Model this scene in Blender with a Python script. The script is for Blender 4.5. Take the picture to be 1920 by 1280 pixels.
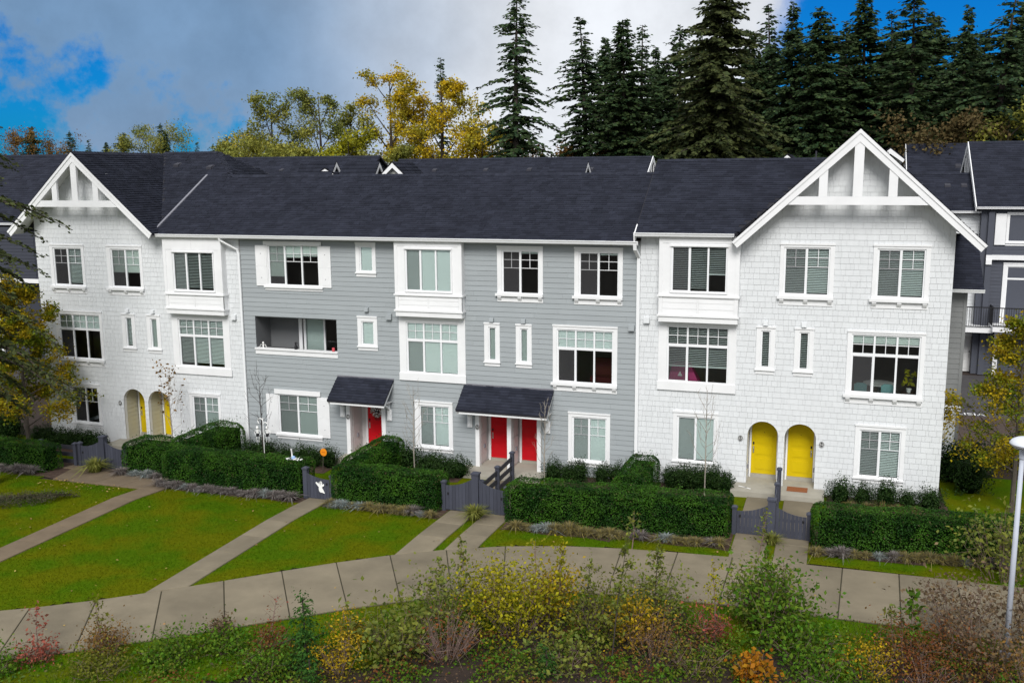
import bpy, math, random
import numpy as np
from mathutils import Vector, Matrix

for _o in list(bpy.data.objects):
    bpy.data.objects.remove(_o)
SC = bpy.context.scene
COL = SC.collection
R = math.radians

# ------------------------------------------------------------------ camera
cam_d = bpy.data.cameras.new('camera')
cam_d.sensor_width = 36.0
cam_d.lens = 34.447
cam_d.clip_start = 0.1
cam_d.clip_end = 6000
cam = bpy.data.objects.new('camera', cam_d)
COL.objects.link(cam)
_r = Vector((0.94763877, 0.31927407, -0.00669581))
_d = Vector((0.04769664, -0.16223854, -0.98559814))
_f = Vector((-0.31576224, 0.93367164, -0.16897183))
M = Matrix(((_r.x, -_d.x, -_f.x, 24.43), (_r.y, -_d.y, -_f.y, -36.0), (_r.z, -_d.z, -_f.z, 11.6), (0, 0, 0, 1)))
cam.matrix_world = M
SC.camera = cam

# ------------------------------------------------------------------ light and sky
SUN_EL, SUN_AZ = 42.0, 168.0      # degrees; azimuth clockwise from +y (the photo looks towards +y)
SUN_STRENGTH, SUN_ANGLE = 2.3, 26.0
SKY_STRENGTH = 0.11
EXPOSURE = 0.5
SC.view_settings.view_transform = 'Standard'
SC.view_settings.look = 'None'
SC.view_settings.gamma = 1.0
SC.view_settings.use_curve_mapping = False
SC.view_settings.exposure = EXPOSURE
sun_d = bpy.data.lights.new('sun', 'SUN')
sun_d.energy = SUN_STRENGTH
sun_d.angle = R(SUN_ANGLE)
sun_d.color = (1.0, 0.975, 0.94)
sun = bpy.data.objects.new('sun', sun_d)
COL.objects.link(sun)
_az, _el = R(SUN_AZ), R(SUN_EL)
_sd = Vector((math.sin(_az) * math.cos(_el), math.cos(_az) * math.cos(_el), math.sin(_el)))
sun.rotation_euler = _sd.to_track_quat('Z', 'Y').to_euler()

world = bpy.data.worlds.new('World')
SC.world = world
world.use_nodes = True
wt = world.node_tree
wt.nodes.clear()
def wn(t, **kw):
    n = wt.nodes.new(t)
    for k, v in kw.items():
        setattr(n, k, v)
    return n
def wl(a, b):
    wt.links.new(a, b)
def wmath(op, a, b=None, clamp=False):
    n = wn('ShaderNodeMath', operation=op, use_clamp=clamp)
    for i, v in enumerate((a, b)):
        if v is None:
            continue
        if isinstance(v, (int, float)):
            n.inputs[i].default_value = v
        else:
            wl(v, n.inputs[i])
    return n.outputs[0]
def wmap(v, a, b, c=0.0, d=1.0):
    n = wn('ShaderNodeMapRange', interpolation_type='SMOOTHSTEP')
    wl(v, n.inputs[0])
    for i, q in enumerate((a, b, c, d)):
        n.inputs[1 + i].default_value = q
    return n.outputs[0]
def wdot(vec, d):
    n = wn('ShaderNodeVectorMath', operation='DOT_PRODUCT')
    wl(vec, n.inputs[0])
    n.inputs[1].default_value = Vector(d).normalized()
    return n.outputs['Value']
def wmix(f, a, b):
    n = wn('ShaderNodeMix', data_type='RGBA')
    if isinstance(f, (int, float)):
        n.inputs[0].default_value = f
    else:
        wl(f, n.inputs[0])
    for i, v in ((6, a), (7, b)):
        if isinstance(v, tuple):
            n.inputs[i].default_value = (*v, 1)
        else:
            wl(v, n.inputs[i])
    return n.outputs[2]
tc = wn('ShaderNodeTexCoord')
dirv = tc.outputs['Generated']
sky = wn('ShaderNodeTexSky', sky_type='NISHITA')
sky.sun_disc = False
sky.sun_elevation = R(SUN_EL)
sky.sun_rotation = R(SUN_AZ)
sky.air_density = 1.0
sky.dust_density = 0.4
sky.ozone_density = 3.0
tint = wn('ShaderNodeMix', data_type='RGBA', blend_type='MULTIPLY')
tint.inputs[0].default_value = 1.0
wl(sky.outputs[0], tint.inputs[6])
tint.inputs[7].default_value = (0.008, 0.23, 0.54, 1)
blue = wn('ShaderNodeBackground')
wl(tint.outputs[2], blue.inputs[0])
blue.inputs[1].default_value = SKY_STRENGTH
# cloud deck: soft grey cover over most of the sky, torn open in a few places
ns = wn('ShaderNodeTexNoise')
ns.inputs['Scale'].default_value = 7.0
ns.inputs['Detail'].default_value = 9.0
ns.inputs['Roughness'].default_value = 0.6
wl(dirv, ns.inputs['Vector'])
ns2 = wn('ShaderNodeTexNoise')
ns2.inputs['Scale'].default_value = 2.6
ns2.inputs['Detail'].default_value = 3.0
wl(dirv, ns2.inputs['Vector'])
nz = wmath('SUBTRACT', ns.outputs[0], 0.5)
nz2 = wmath('SUBTRACT', ns2.outputs[0], 0.5)
nsum = wmath('ADD', wmath('MULTIPLY', nz, 0.055), wmath('MULTIPLY', nz2, 0.03))
def gap(d, a, b, g=1.0):
    v = wmath('ADD', wdot(dirv, d), wmath('MULTIPLY', nsum, g))
    return wmap(v, a, b)
holes = gap((-0.704, 0.709, 0.030), 0.9946, 0.9996)
holes = wmath('MAXIMUM', holes, gap((-0.615, 0.788, 0.016), 0.9968, 1.0004, 0.6))
holes = wmath('MAXIMUM', holes, gap((0.125, 0.985, 0.12), 0.974, 0.9835, 0.6))
holes = wmath('MAXIMUM', holes, wmap(ns2.outputs[0], 0.70, 0.80))
# a darker blue-grey bank of cloud on the left, bright cover elsewhere
bank = wmap(wmath('ADD', wdot(dirv, (-0.70, 0.70, 0.16)), wmath('MULTIPLY', nz2, 0.10)), 0.90, 0.998)
cloudc = wmix(bank, (0.74, 0.77, 0.82), (0.165, 0.285, 0.46))
cn = wmap(ns.outputs[0], 0.3, 0.72, 0.84, 1.12)
cm = wn('ShaderNodeMix', data_type='RGBA', blend_type='MULTIPLY')
cm.inputs[0].default_value = 1.0
wl(cloudc, cm.inputs[6])
wl(cn, cm.inputs[7])
cl = wn('ShaderNodeBackground')
wl(cm.outputs[2], cl.inputs[0])
cl.inputs[1].default_value = 0.78
mx = wn('ShaderNodeMixShader')
wl(holes, mx.inputs[0])
wl(cl.outputs[0], mx.inputs[1])
wl(blue.outputs[0], mx.inputs[2])
wo = wn('ShaderNodeOutputWorld')
wl(mx.outputs[0], wo.inputs[0])

# ------------------------------------------------------------------ materials
def mat(name, col, rough=0.7, var=0.0, nscale=6.0, namp=0.0, bump=0.0, bscale=60.0, spec=0.3, island=True,
        col2=None, stretch=None, metal=0.0, trans=0.0, patch=None):
    """Principled material: base colour, per-piece brightness variation, noise mottling, fine bump."""
    m = bpy.data.materials.new(name)
    m.use_nodes = True
    nt = m.node_tree
    b = nt.nodes['Principled BSDF']
    b.inputs['Roughness'].default_value = rough
    b.inputs['Specular IOR Level'].default_value = spec
    b.inputs['Metallic'].default_value = metal
    def N(t, **kw):
        n = nt.nodes.new(t)
        for k, v in kw.items():
            setattr(n, k, v)
        return n
    L = nt.links.new
    tcn = N('ShaderNodeTexCoord')
    vec = tcn.outputs['Object']
    if stretch:
        mp = N('ShaderNodeMapping')
        mp.inputs['Scale'].default_value = stretch
        L(vec, mp.inputs[0])
        vec = mp.outputs[0]
    rgb = N('ShaderNodeRGB')
    rgb.outputs[0].default_value = (*col, 1)
    cur = rgb.outputs[0]
    rnd = None
    if var > 0 or col2 is not None:
        gi = N('ShaderNodeNewGeometry')
        oi = N('ShaderNodeObjectInfo')
        ad = N('ShaderNodeMath', operation='ADD')
        L(gi.outputs['Random Per Island'], ad.inputs[0])
        L(oi.outputs['Random'], ad.inputs[1])
        fr = N('ShaderNodeMath', operation='FRACT')
        L(ad.outputs[0], fr.inputs[0])
        rnd = fr.outputs[0]
    if col2 is not None:
        mxn = N('ShaderNodeMix', data_type='RGBA')
        fac = rnd
        if patch:
            pn = N('ShaderNodeTexNoise')
            pn.inputs['Scale'].default_value = patch
            pn.inputs['Detail'].default_value = 2.0
            L(tcn.outputs['Object'], pn.inputs['Vector'])
            pr = N('ShaderNodeMapRange')
            pr.inputs[1].default_value = 0.38
            pr.inputs[2].default_value = 0.62
            L(pn.outputs[0], pr.inputs[0])
            m2 = N('ShaderNodeMath', operation='MULTIPLY_ADD', use_clamp=True)
            L(rnd, m2.inputs[0])
            m2.inputs[1].default_value = 0.5
            m3 = N('ShaderNodeMath', operation='SUBTRACT')
            L(pr.outputs[0], m3.inputs[0])
            m3.inputs[1].default_value = 0.25
            L(m3.outputs[0], m2.inputs[2])
            fac = m2.outputs[0]
        L(fac, mxn.inputs[0])
        L(cur, mxn.inputs[6])
        mxn.inputs[7].default_value = (*col2, 1)
        cur = mxn.outputs[2]
    val = None
    if var > 0:
        mr = N('ShaderNodeMapRange')
        sc = N('ShaderNodeMath', operation='MULTIPLY')
        L(rnd, sc.inputs[0])
        sc.inputs[1].default_value = 7.31
        fr2 = N('ShaderNodeMath', operation='FRACT')
        L(sc.outputs[0], fr2.inputs[0])
        L(fr2.outputs[0], mr.inputs[0])
        mr.inputs[3].default_value = 1 - var
        mr.inputs[4].default_value = 1 + var
        val = mr.outputs[0]
    if namp > 0:
        tn = N('ShaderNodeTexNoise')
        tn.inputs['Scale'].default_value = nscale
        tn.inputs['Detail'].default_value = 6.0
        tn.inputs['Roughness'].default_value = 0.6
        L(vec, tn.inputs['Vector'])
        mr2 = N('ShaderNodeMapRange')
        L(tn.outputs[0], mr2.inputs[0])
        mr2.inputs[1].default_value = 0.25
        mr2.inputs[2].default_value = 0.75
        mr2.inputs[3].default_value = 1 - namp
        mr2.inputs[4].default_value = 1 + namp
        if val is None:
            val = mr2.outputs[0]
        else:
            mm = N('ShaderNodeMath', operation='MULTIPLY')
            L(val, mm.inputs[0])
            L(mr2.outputs[0], mm.inputs[1])
            val = mm.outputs[0]
    if val is not None:
        hs = N('ShaderNodeMix', data_type='RGBA', blend_type='MULTIPLY')
        hs.inputs[0].default_value = 1.0
        L(cur, hs.inputs[6])
        L(val, hs.inputs[7])
        cur = hs.outputs[2]
    L(cur, b.inputs['Base Color'])
    if bump > 0:
        bn = N('ShaderNodeTexNoise')
        bn.inputs['Scale'].default_value = bscale
        bn.inputs['Detail'].default_value = 4.0
        L(vec, bn.inputs['Vector'])
        bp = N('ShaderNodeBump')
        bp.inputs['Strength'].default_value = bump
        bp.inputs['Distance'].default_value = 0.02
        L(bn.outputs[0], bp.inputs['Height'])
        L(bp.outputs[0], b.inputs['Normal'])
    if trans > 0:      # thin leaves let some light through
        tr = N('ShaderNodeBsdfTranslucent')
        L(cur, tr.inputs[0])
        ms = N('ShaderNodeMixShader')
        ms.inputs[0].default_value = trans
        L(b.outputs[0], ms.inputs[1])
        L(tr.outputs[0], ms.inputs[2])
        L(ms.outputs[0], nt.nodes['Material Output'].inputs[0])
    return m

MT = {}
MT['trim'] = mat('white_trim_paint', (0.77, 0.775, 0.78), 0.55, namp=0.05, nscale=1.5)
MT['vinyl'] = mat('white_vinyl', (0.79, 0.80, 0.81), 0.4)
MT['shake'] = mat('white_shake_siding', (0.65, 0.668, 0.678), 0.75, var=0.025, namp=0.03, nscale=1.3, bump=0.25, bscale=25, stretch=(6, 6, 1))
MT['shake_dark'] = mat('grey_shake_siding', (0.40, 0.41, 0.38), 0.8, var=0.06, namp=0.05, nscale=1.3, bump=0.25, bscale=25, stretch=(6, 6, 1))
MT['lap'] = mat('grey_lap_siding', (0.318, 0.345, 0.357), 0.7, var=0.03, namp=0.06, nscale=0.8, bump=0.12, bscale=20, stretch=(1, 1, 8))
MT['lap_dark'] = mat('dark_lap_siding', (0.068, 0.074, 0.094), 0.7, var=0.05, namp=0.05, nscale=0.8)
MT['lap_navy'] = mat('navy_lap_siding', (0.042, 0.046, 0.062), 0.7, var=0.05, namp=0.05, nscale=0.8)
MT['lap_mid'] = mat('mid_grey_siding', (0.20, 0.205, 0.205), 0.7, var=0.05, namp=0.05)
MT['sheath'] = mat('building_paper', (0.24, 0.24, 0.235), 0.9)
MT['sheath_white'] = mat('white_undercourse', (0.50, 0.51, 0.52), 0.9)
MT['roof'] = mat('asphalt_shingle', (0.022, 0.0245, 0.036), 0.9, var=0.19, namp=0.25, nscale=1.1, bump=0.5, bscale=90, spec=0.12)
MT['roof_under'] = mat('roof_underlay', (0.022, 0.022, 0.028), 0.9)
MT['soffit'] = mat('white_soffit', (0.70, 0.70, 0.69), 0.7)
MT['metal'] = mat('grey_flashing', (0.25, 0.25, 0.28), 0.45, metal=0.3)
MT['vent'] = mat('roof_vent_plastic', (0.035, 0.035, 0.045), 0.6)
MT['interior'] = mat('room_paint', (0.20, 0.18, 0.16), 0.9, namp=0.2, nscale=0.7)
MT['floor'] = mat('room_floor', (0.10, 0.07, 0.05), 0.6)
MT['red'] = mat('red_door_paint', (0.58, 0.006, 0.014), 0.28, namp=0.04, nscale=3)
MT['yellow'] = mat('yellow_door_paint', (0.60, 0.44, 0.004), 0.28, namp=0.04, nscale=3)
MT['porch'] = mat('porch_panel_red_bounce', (0.62, 0.59, 0.585), 0.6, namp=0.03)  # pinkish cast is light bounced off the red doors, painted into the colour
MT['cream'] = mat('alcove_siding_yellow_bounce', (0.60, 0.58, 0.46), 0.7, var=0.03)  # cream tone stands in for light reflected by the yellow doors
MT['concrete'] = mat('concrete', (0.178, 0.150, 0.103), 0.85, var=0.09, namp=0.22, nscale=0.9, bump=0.2, bscale=70)
MT['concrete_old'] = mat('weathered_concrete', (0.140, 0.105, 0.068), 0.85, var=0.07, namp=0.2, nscale=1.4, bump=0.2, bscale=70)
MT['stoop'] = mat('stoop_concrete', (0.34, 0.32, 0.27), 0.85, namp=0.14, nscale=2.0, bump=0.2, bscale=70)
MT['joint'] = mat('joint_soil', (0.055, 0.05, 0.03), 0.95, namp=0.3)
MT['fence'] = mat('slate_fence_paint', (0.050, 0.054, 0.074), 0.65, var=0.12, namp=0.12, nscale=3.0, stretch=(6, 6, 1))
MT['fence_dark'] = mat('dark_fence_paint', (0.030, 0.030, 0.038), 0.65, var=0.1, namp=0.1)
MT['steel'] = mat('brushed_steel', (0.6, 0.6, 0.58), 0.3, metal=0.9)
MT['black'] = mat('black_paint', (0.015, 0.015, 0.017), 0.5)
MT['plaque'] = mat('black_plaque', (0.02, 0.02, 0.022), 0.4)
MT['white'] = mat('white_paint', (0.82, 0.82, 0.80), 0.5)
MT['soil'] = mat('soil', (0.030, 0.020, 0.015), 0.95, namp=0.45, nscale=2.2, bump=0.8, bscale=14)
MT['mulch'] = mat('bark_mulch', (0.060, 0.036, 0.026), 0.95, namp=0.4, nscale=5.0, bump=0.9, bscale=30)
MT['asphalt'] = mat('asphalt', (0.060, 0.056, 0.058), 0.9, namp=0.2, nscale=1.2, bump=0.3, bscale=90)
MT['lawn'] = mat('lawn_turf', (0.050, 0.104, 0.002), 0.95, spec=0.02, namp=0.22, nscale=9.0, bump=0.6, bscale=45, var=0.001, col2=(0.090, 0.104, 0.002), patch=0.6)
MT['blade'] = mat('grass_blade', (0.056, 0.124, 0.002), 0.8, spec=0.03, var=0.20, col2=(0.106, 0.120, 0.0025), patch=0.6, trans=0.25)
MT['rough_grass'] = mat('rough_grass', (0.048, 0.160, 0.004), 0.8, spec=0.05, var=0.4, col2=(0.10, 0.12, 0.02), patch=1.2, trans=0.25)
MT['hedge'] = mat('hedge_leaf', (0.0080, 0.037, 0.0028), 0.55, var=0.55, col2=(0.036, 0.100, 0.007), patch=1.3, trans=0.1, spec=0.12)
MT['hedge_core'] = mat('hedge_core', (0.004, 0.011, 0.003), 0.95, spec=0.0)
MT['box'] = mat('boxwood_leaf', (0.010, 0.028, 0.006), 0.55, var=0.5, col2=(0.026, 0.055, 0.010), trans=0.1, spec=0.12)
MT['fescue'] = mat('blue_fescue', (0.26, 0.32, 0.32), 0.8, var=0.3, col2=(0.20, 0.19, 0.17), spec=0.12, trans=0.2)
MT['fescue_dry'] = mat('dry_grass', (0.27, 0.215, 0.055), 0.8, var=0.35, col2=(0.13, 0.12, 0.085), spec=0.12, trans=0.2)
MT['fescue_grey'] = mat('grey_grass', (0.26, 0.24, 0.23), 0.8, var=0.35, col2=(0.10, 0.075, 0.065), spec=0.12, trans=0.2)
MT['sedge'] = mat('variegated_sedge', (0.22, 0.21, 0.05), 0.7, var=0.35, col2=(0.13, 0.16, 0.03), spec=0.12, trans=0.2)
MT['bark'] = mat('bark', (0.085, 0.070, 0.058), 0.9, namp=0.3, nscale=4, bump=0.6, bscale=25)
MT['bark_pale'] = mat('pale_bark', (0.30, 0.27, 0.23), 0.8, namp=0.25, nscale=6)
MT['bark_dark'] = mat('dark_bark', (0.045, 0.036, 0.030), 0.9, namp=0.3, nscale=3)
MT['fir'] = mat('fir_needles', (0.021, 0.047, 0.019), 0.7, var=0.45, col2=(0.046, 0.070, 0.023), spec=0.12, trans=0.1)
MT['fir_olive'] = mat('olive_fir_needles', (0.034, 0.048, 0.018), 0.7, var=0.45, col2=(0.062, 0.072, 0.022), spec=0.12, trans=0.1)
MT['fir_blue'] = mat('cool_fir_needles', (0.025, 0.054, 0.025), 0.7, var=0.45, col2=(0.050, 0.076, 0.026), spec=0.12, trans=0.1)
MT['leaf_gold'] = mat('golden_leaf', (0.54, 0.37, 0.012), 0.6, var=0.35, col2=(0.30, 0.28, 0.03), patch=0.35, spec=0.12, trans=0.3)
MT['leaf_olive'] = mat('olive_leaf', (0.27, 0.26, 0.045), 0.6, var=0.4, col2=(0.14, 0.17, 0.04), patch=0.3, spec=0.12, trans=0.3)
MT['leaf_lime'] = mat('lime_leaf', (0.40, 0.37, 0.014), 0.6, var=0.35, col2=(0.16, 0.18, 0.02), spec=0.12, trans=0.3)
MT['leaf_bronze'] = mat('bronze_leaf', (0.14, 0.085, 0.030), 0.6, var=0.4, col2=(0.20, 0.105, 0.02), spec=0.12, trans=0.25)
MT['leaf_dim'] = mat('dim_russet_leaf', (0.115, 0.080, 0.032), 0.6, var=0.4, col2=(0.085, 0.070, 0.028), spec=0.1, trans=0.2)
MT['leaf_maple'] = mat('maple_leaf', (0.36, 0.25, 0.008), 0.6, var=0.4, col2=(0.12, 0.17, 0.010), patch=1.1, spec=0.12, trans=0.3)
MT['leaf_green'] = mat('green_leaf', (0.060, 0.125, 0.022), 0.6, var=0.4, col2=(0.12, 0.155, 0.028), spec=0.12, trans=0.3)
MT['leaf_sage'] = mat('sage_leaf', (0.115, 0.150, 0.060), 0.6, var=0.35, col2=(0.165, 0.185, 0.05), spec=0.12, trans=0.3)
MT['leaf_red'] = mat('russet_leaf', (0.15, 0.045, 0.022), 0.6, var=0.4, col2=(0.11, 0.065, 0.025), spec=0.12, trans=0.25)
MT['leaf_pink'] = mat('pink_red_leaf', (0.33, 0.075, 0.055), 0.6, var=0.35, col2=(0.17, 0.075, 0.045), spec=0.12, trans=0.3)
MT['leaf_brown'] = mat('brown_leaf', (0.12, 0.080, 0.050), 0.7, var=0.35, col2=(0.16, 0.115, 0.06), spec=0.12, trans=0.2)
MT['leaf_orange'] = mat('orange_leaf', (0.38, 0.125, 0.008), 0.6, var=0.35, col2=(0.30, 0.16, 0.01), spec=0.12, trans=0.3)
MT['shrub_gold'] = mat('gold_shrub_leaf', (0.42, 0.27, 0.008), 0.6, var=0.4, col2=(0.19, 0.15, 0.012), spec=0.1, trans=0.25)
MT['shrub_lime'] = mat('yellow_green_shrub_leaf', (0.33, 0.28, 0.008), 0.6, var=0.4, col2=(0.14, 0.155, 0.008), spec=0.1, trans=0.25)
MT['shrub_olive'] = mat('olive_shrub_leaf', (0.150, 0.150, 0.018), 0.6, var=0.4, col2=(0.085, 0.105, 0.014), spec=0.1, trans=0.25)
MT['shrub_green'] = mat('green_shrub_leaf', (0.045, 0.130, 0.008), 0.6, var=0.4, col2=(0.105, 0.155, 0.012), spec=0.1, trans=0.25)
MT['shrub_sage'] = mat('sage_shrub_leaf', (0.110, 0.150, 0.032), 0.6, var=0.35, col2=(0.17, 0.175, 0.026), spec=0.1, trans=0.25)
MT['shrub_red'] = mat('russet_shrub_leaf', (0.165, 0.048, 0.018), 0.6, var=0.4, col2=(0.12, 0.065, 0.016), spec=0.1, trans=0.2)
MT['twig'] = mat('twig', (0.17, 0.115, 0.095), 0.85, var=0.2)
MT['lamp_pole'] = mat('galvanised_pole', (0.46, 0.49, 0.56), 0.5, namp=0.06, nscale=3)
MT['lamp_head'] = mat('lamp_head_paint', (0.68, 0.71, 0.77), 0.4)
MT['lens'] = mat('lamp_lens', (0.5, 0.52, 0.55), 0.2)
MT['mat'] = mat('coir_mat', (0.24, 0.085, 0.032), 0.95, namp=0.2, nscale=30)
MT['orange'] = mat('orange_sign', (0.80, 0.26, 0.012), 0.5)
MT['blind'] = mat('blind_slat', (0.86, 0.93, 0.91), 0.6)
MT['shade'] = mat('roller_shade', (0.70, 0.76, 0.72), 0.8)
MT['shade_grey'] = mat('frosted_shade', (0.52, 0.57, 0.55), 0.8)
MT['teal'] = mat('teal_chair', (0.22, 0.42, 0.42), 0.5)
MT['pink'] = mat('magenta_fabric', (0.50, 0.06, 0.20), 0.8)
MT['dred'] = mat('dark_red_fabric', (0.07, 0.010, 0.010), 0.8)
MT['blue_toy'] = mat('pale_blue_plastic', (0.28, 0.42, 0.70), 0.5)
MT['red_wax'] = mat('red_wax', (0.55, 0.07, 0.09), 0.5)
MT['wall_shade'] = mat('balcony_wall_shaded', (0.145, 0.150, 0.155), 0.8)  # recess shade put into the base colour of the balcony walls
MT['dkbrown'] = mat('dark_brown', (0.06, 0.04, 0.03), 0.6)

def glass_mat(name, tint, gl=1.0):
    m = bpy.data.materials.new(name)
    m.use_nodes = True
    nt = m.node_tree
    nt.nodes.clear()
    o = nt.nodes.new('ShaderNodeOutputMaterial')
    t = nt.nodes.new('ShaderNodeBsdfTransparent')
    t.inputs[0].default_value = (*tint, 1)
    g = nt.nodes.new('ShaderNodeBsdfGlossy')
    g.inputs['Roughness'].default_value = 0.02
    g.inputs[0].default_value = (0.95, 0.97, 1.0, 1)
    fr = nt.nodes.new('ShaderNodeFresnel')
    fr.inputs[0].default_value = 1.5
    mx_ = nt.nodes.new('ShaderNodeMixShader')
    nt.links.new(fr.outputs[0], mx_.inputs[0])
    nt.links.new(t.outputs[0], mx_.inputs[1])
    nt.links.new(g.outputs[0], mx_.inputs[2])
    nt.links.new(mx_.outputs[0], o.inputs[0])
    return m
MT['glass'] = glass_mat('window_glass', (0.93, 0.99, 0.97))
def screen_mat():
    m = bpy.data.materials.new('insect_screen')
    m.use_nodes = True
    nt = m.node_tree
    nt.nodes.clear()
    o = nt.nodes.new('ShaderNodeOutputMaterial')
    t = nt.nodes.new('ShaderNodeBsdfTransparent')
    d = nt.nodes.new('ShaderNodeBsdfDiffuse')
    d.inputs[0].default_value = (0.10, 0.10, 0.105, 1)
    mx_ = nt.nodes.new('ShaderNodeMixShader')
    mx_.inputs[0].default_value = 0.33
    nt.links.new(t.outputs[0], mx_.inputs[1])
    nt.links.new(d.outputs[0], mx_.inputs[2])
    nt.links.new(mx_.outputs[0], o.inputs[0])
    return m
MT['screen'] = screen_mat()

# ------------------------------------------------------------------ mesh helpers
def link(name, me, m=None, parent=None, loc=None):
    o = bpy.data.objects.new(name, me)
    COL.objects.link(o)
    if m is not None and me is not None and len(me.materials) == 0:
        me.materials.append(MT[m] if isinstance(m, str) else m)
    if parent is not None:
        o.parent = parent
        off = Vector(parent.get('_w', (0, 0, 0)))
        o.location = -off if loc is None else Vector(loc)
        o['_w'] = (0.0, 0.0, 0.0)
    elif loc is not None:
        o.location = loc
    return o

def tag(o, label=None, cat=None, group=None, kind=None):
    if label:
        o['label'] = label
    if cat:
        o['category'] = cat
    if group:
        o['group'] = group
    if kind:
        o['kind'] = kind
    return o

def thing(name, label, cat, loc=(0, 0, 0), group=None, rz=0.0):
    o = bpy.data.objects.new(name, None)
    COL.objects.link(o)
    o.location = loc
    o.rotation_euler = (0, 0, rz)
    o.empty_display_size = 0.3
    o['_w'] = tuple(float(q) for q in loc)
    return tag(o, label, cat, group)

class MB:
    def __init__(self):
        self.v = []
        self.f = []
    def poly(self, pts):
        n = len(self.v)
        self.v += [tuple(p) for p in pts]
        self.f.append(tuple(range(n, n + len(pts))))
        return self
    def box(self, x0, x1, y0, y1, z0, z1):
        n = len(self.v)
        self.v += [(x0, y0, z0), (x1, y0, z0), (x1, y1, z0), (x0, y1, z0), (x0, y0, z1), (x1, y0, z1), (x1, y1, z1), (x0, y1, z1)]
        for q in ((0, 3, 2, 1), (4, 5, 6, 7), (0, 1, 5, 4), (1, 2, 6, 5), (2, 3, 7, 6), (3, 0, 4, 7)):
            self.f.append(tuple(n + i for i in q))
        return self
    def hexa(self, p):
        n = len(self.v)
        self.v += [tuple(q) for q in p]
        for q in ((0, 3, 2, 1), (4, 5, 6, 7), (0, 1, 5, 4), (1, 2, 6, 5), (2, 3, 7, 6), (3, 0, 4, 7)):
            self.f.append(tuple(n + i for i in q))
        return self
    def prism(self, pts, d):
        """extrude polygon pts (3d) by vector d"""
        n = len(self.v)
        k = len(pts)
        d = Vector(d)
        self.v += [tuple(p) for p in pts] + [tuple(Vector(p) + d) for p in pts]
        self.f.append(tuple(range(n + k - 1, n - 1, -1)))
        self.f.append(tuple(range(n + k, n + 2 * k)))
        for i in range(k):
            j = (i + 1) % k
            self.f.append((n + i, n + j, n + k + j, n + k + i))
        return self
    def tube(self, pts, rad, n=6, cap=True):
        pts = [Vector(p) for p in pts]
        if not isinstance(rad, (list, tuple)):
            rad = [rad] * len(pts)
        base = len(self.v)
        up = Vector((0, 0, 1))
        for i, p in enumerate(pts):
            t = (pts[min(i + 1, len(pts) - 1)] - pts[max(i - 1, 0)])
            if t.length < 1e-9:
                t = Vector((0, 0, 1))
            t.normalize()
            a = t.cross(up)
            if a.length < 1e-3:
                a = t.cross(Vector((1, 0, 0)))
            a.normalize()
            b = t.cross(a)
            for k in range(n):
                w = 2 * math.pi * k / n
                self.v.append(tuple(p + (a * math.cos(w) + b * math.sin(w)) * rad[i]))
        for i in range(len(pts) - 1):
            for k in range(n):
                k2 = (k + 1) % n
                self.f.append((base + i * n + k, base + i * n + k2, base + (i + 1) * n + k2, base + (i + 1) * n + k))
        if cap:
            self.f.append(tuple(base + k for k in range(n - 1, -1, -1)))
            self.f.append(tuple(base + (len(pts) - 1) * n + k for k in range(n)))
        return self
    def lathe(self, prof, c, n=16):
        base = len(self.v)
        for r, z in prof:
            for k in range(n):
                w = 2 * math.pi * k / n
                self.v.append((c[0] + r * math.cos(w), c[1] + r * math.sin(w), c[2] + z))
        for i in range(len(prof) - 1):
            for k in range(n):
                k2 = (k + 1) % n
                self.f.append((base + i * n + k, base + i * n + k2, base + (i + 1) * n + k2, base + (i + 1) * n + k))
        self.f.append(tuple(base + k for k in range(n - 1, -1, -1)))
        self.f.append(tuple(base + (len(prof) - 1) * n + k for k in range(n)))
        return self
    def mesh(self, name, smooth=False):
        me = bpy.data.meshes.new(name)
        me.from_pydata(self.v, [], self.f)
        if smooth:
            me.polygons.foreach_set('use_smooth', [True] * len(me.polygons))
        me.update()
        return me
    def build(self, name, m, parent=None, smooth=False):
        return link(name, self.mesh(name, smooth), m, parent)

def npmesh(name, V, nper, m=None):
    """V: (N*nper,3) vertices, each consecutive nper vertices form one face"""
    V = np.asarray(V, dtype=np.float32).reshape(-1, 3)
    nv = len(V)
    nf = nv // nper
    me = bpy.data.meshes.new(name)
    me.vertices.add(nv)
    me.vertices.foreach_set('co', V.ravel())
    me.loops.add(nv)
    me.loops.foreach_set('vertex_index', np.arange(nv, dtype=np.int32))
    me.polygons.add(nf)
    me.polygons.foreach_set('loop_start', np.arange(0, nv, nper, dtype=np.int32))
    me.polygons.foreach_set('loop_total', np.full(nf, nper, dtype=np.int32))
    me.update(calc_edges=True)
    if m:
        me.materials.append(MT[m] if isinstance(m, str) else m)
    return me

def copy_tree(o, parent=None):
    c = o.copy()
    COL.objects.link(c)
    if parent is not None:
        c.parent = parent
    for ch in list(o.children):
        copy_tree(ch, c)
    return c

def text_mesh(s, size, name, depth=0.004, align='CENTER'):
    cu = bpy.data.curves.new(name, 'FONT')
    cu.body = s
    cu.size = size
    cu.align_x = align
    cu.align_y = 'CENTER'
    cu.extrude = depth
    ob = bpy.data.objects.new(name, cu)
    COL.objects.link(ob)
    dg = bpy.context.evaluated_depsgraph_get()
    me = bpy.data.meshes.new_from_object(ob.evaluated_get(dg))
    bpy.data.objects.remove(ob)
    return me
# ------------------------------------------------------------------ the ground
rng = random.Random(7)
nrng = np.random.default_rng(7)
def clamp(v, a=0.0, b=1.0):
    return max(a, min(b, v))
def gz(x, y):
    s = -0.62 * clamp((22 - x) / 28.0) * clamp((y + 8) / 6.0)
    # the bank in front of the pavement falls gently away
    return s
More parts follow.
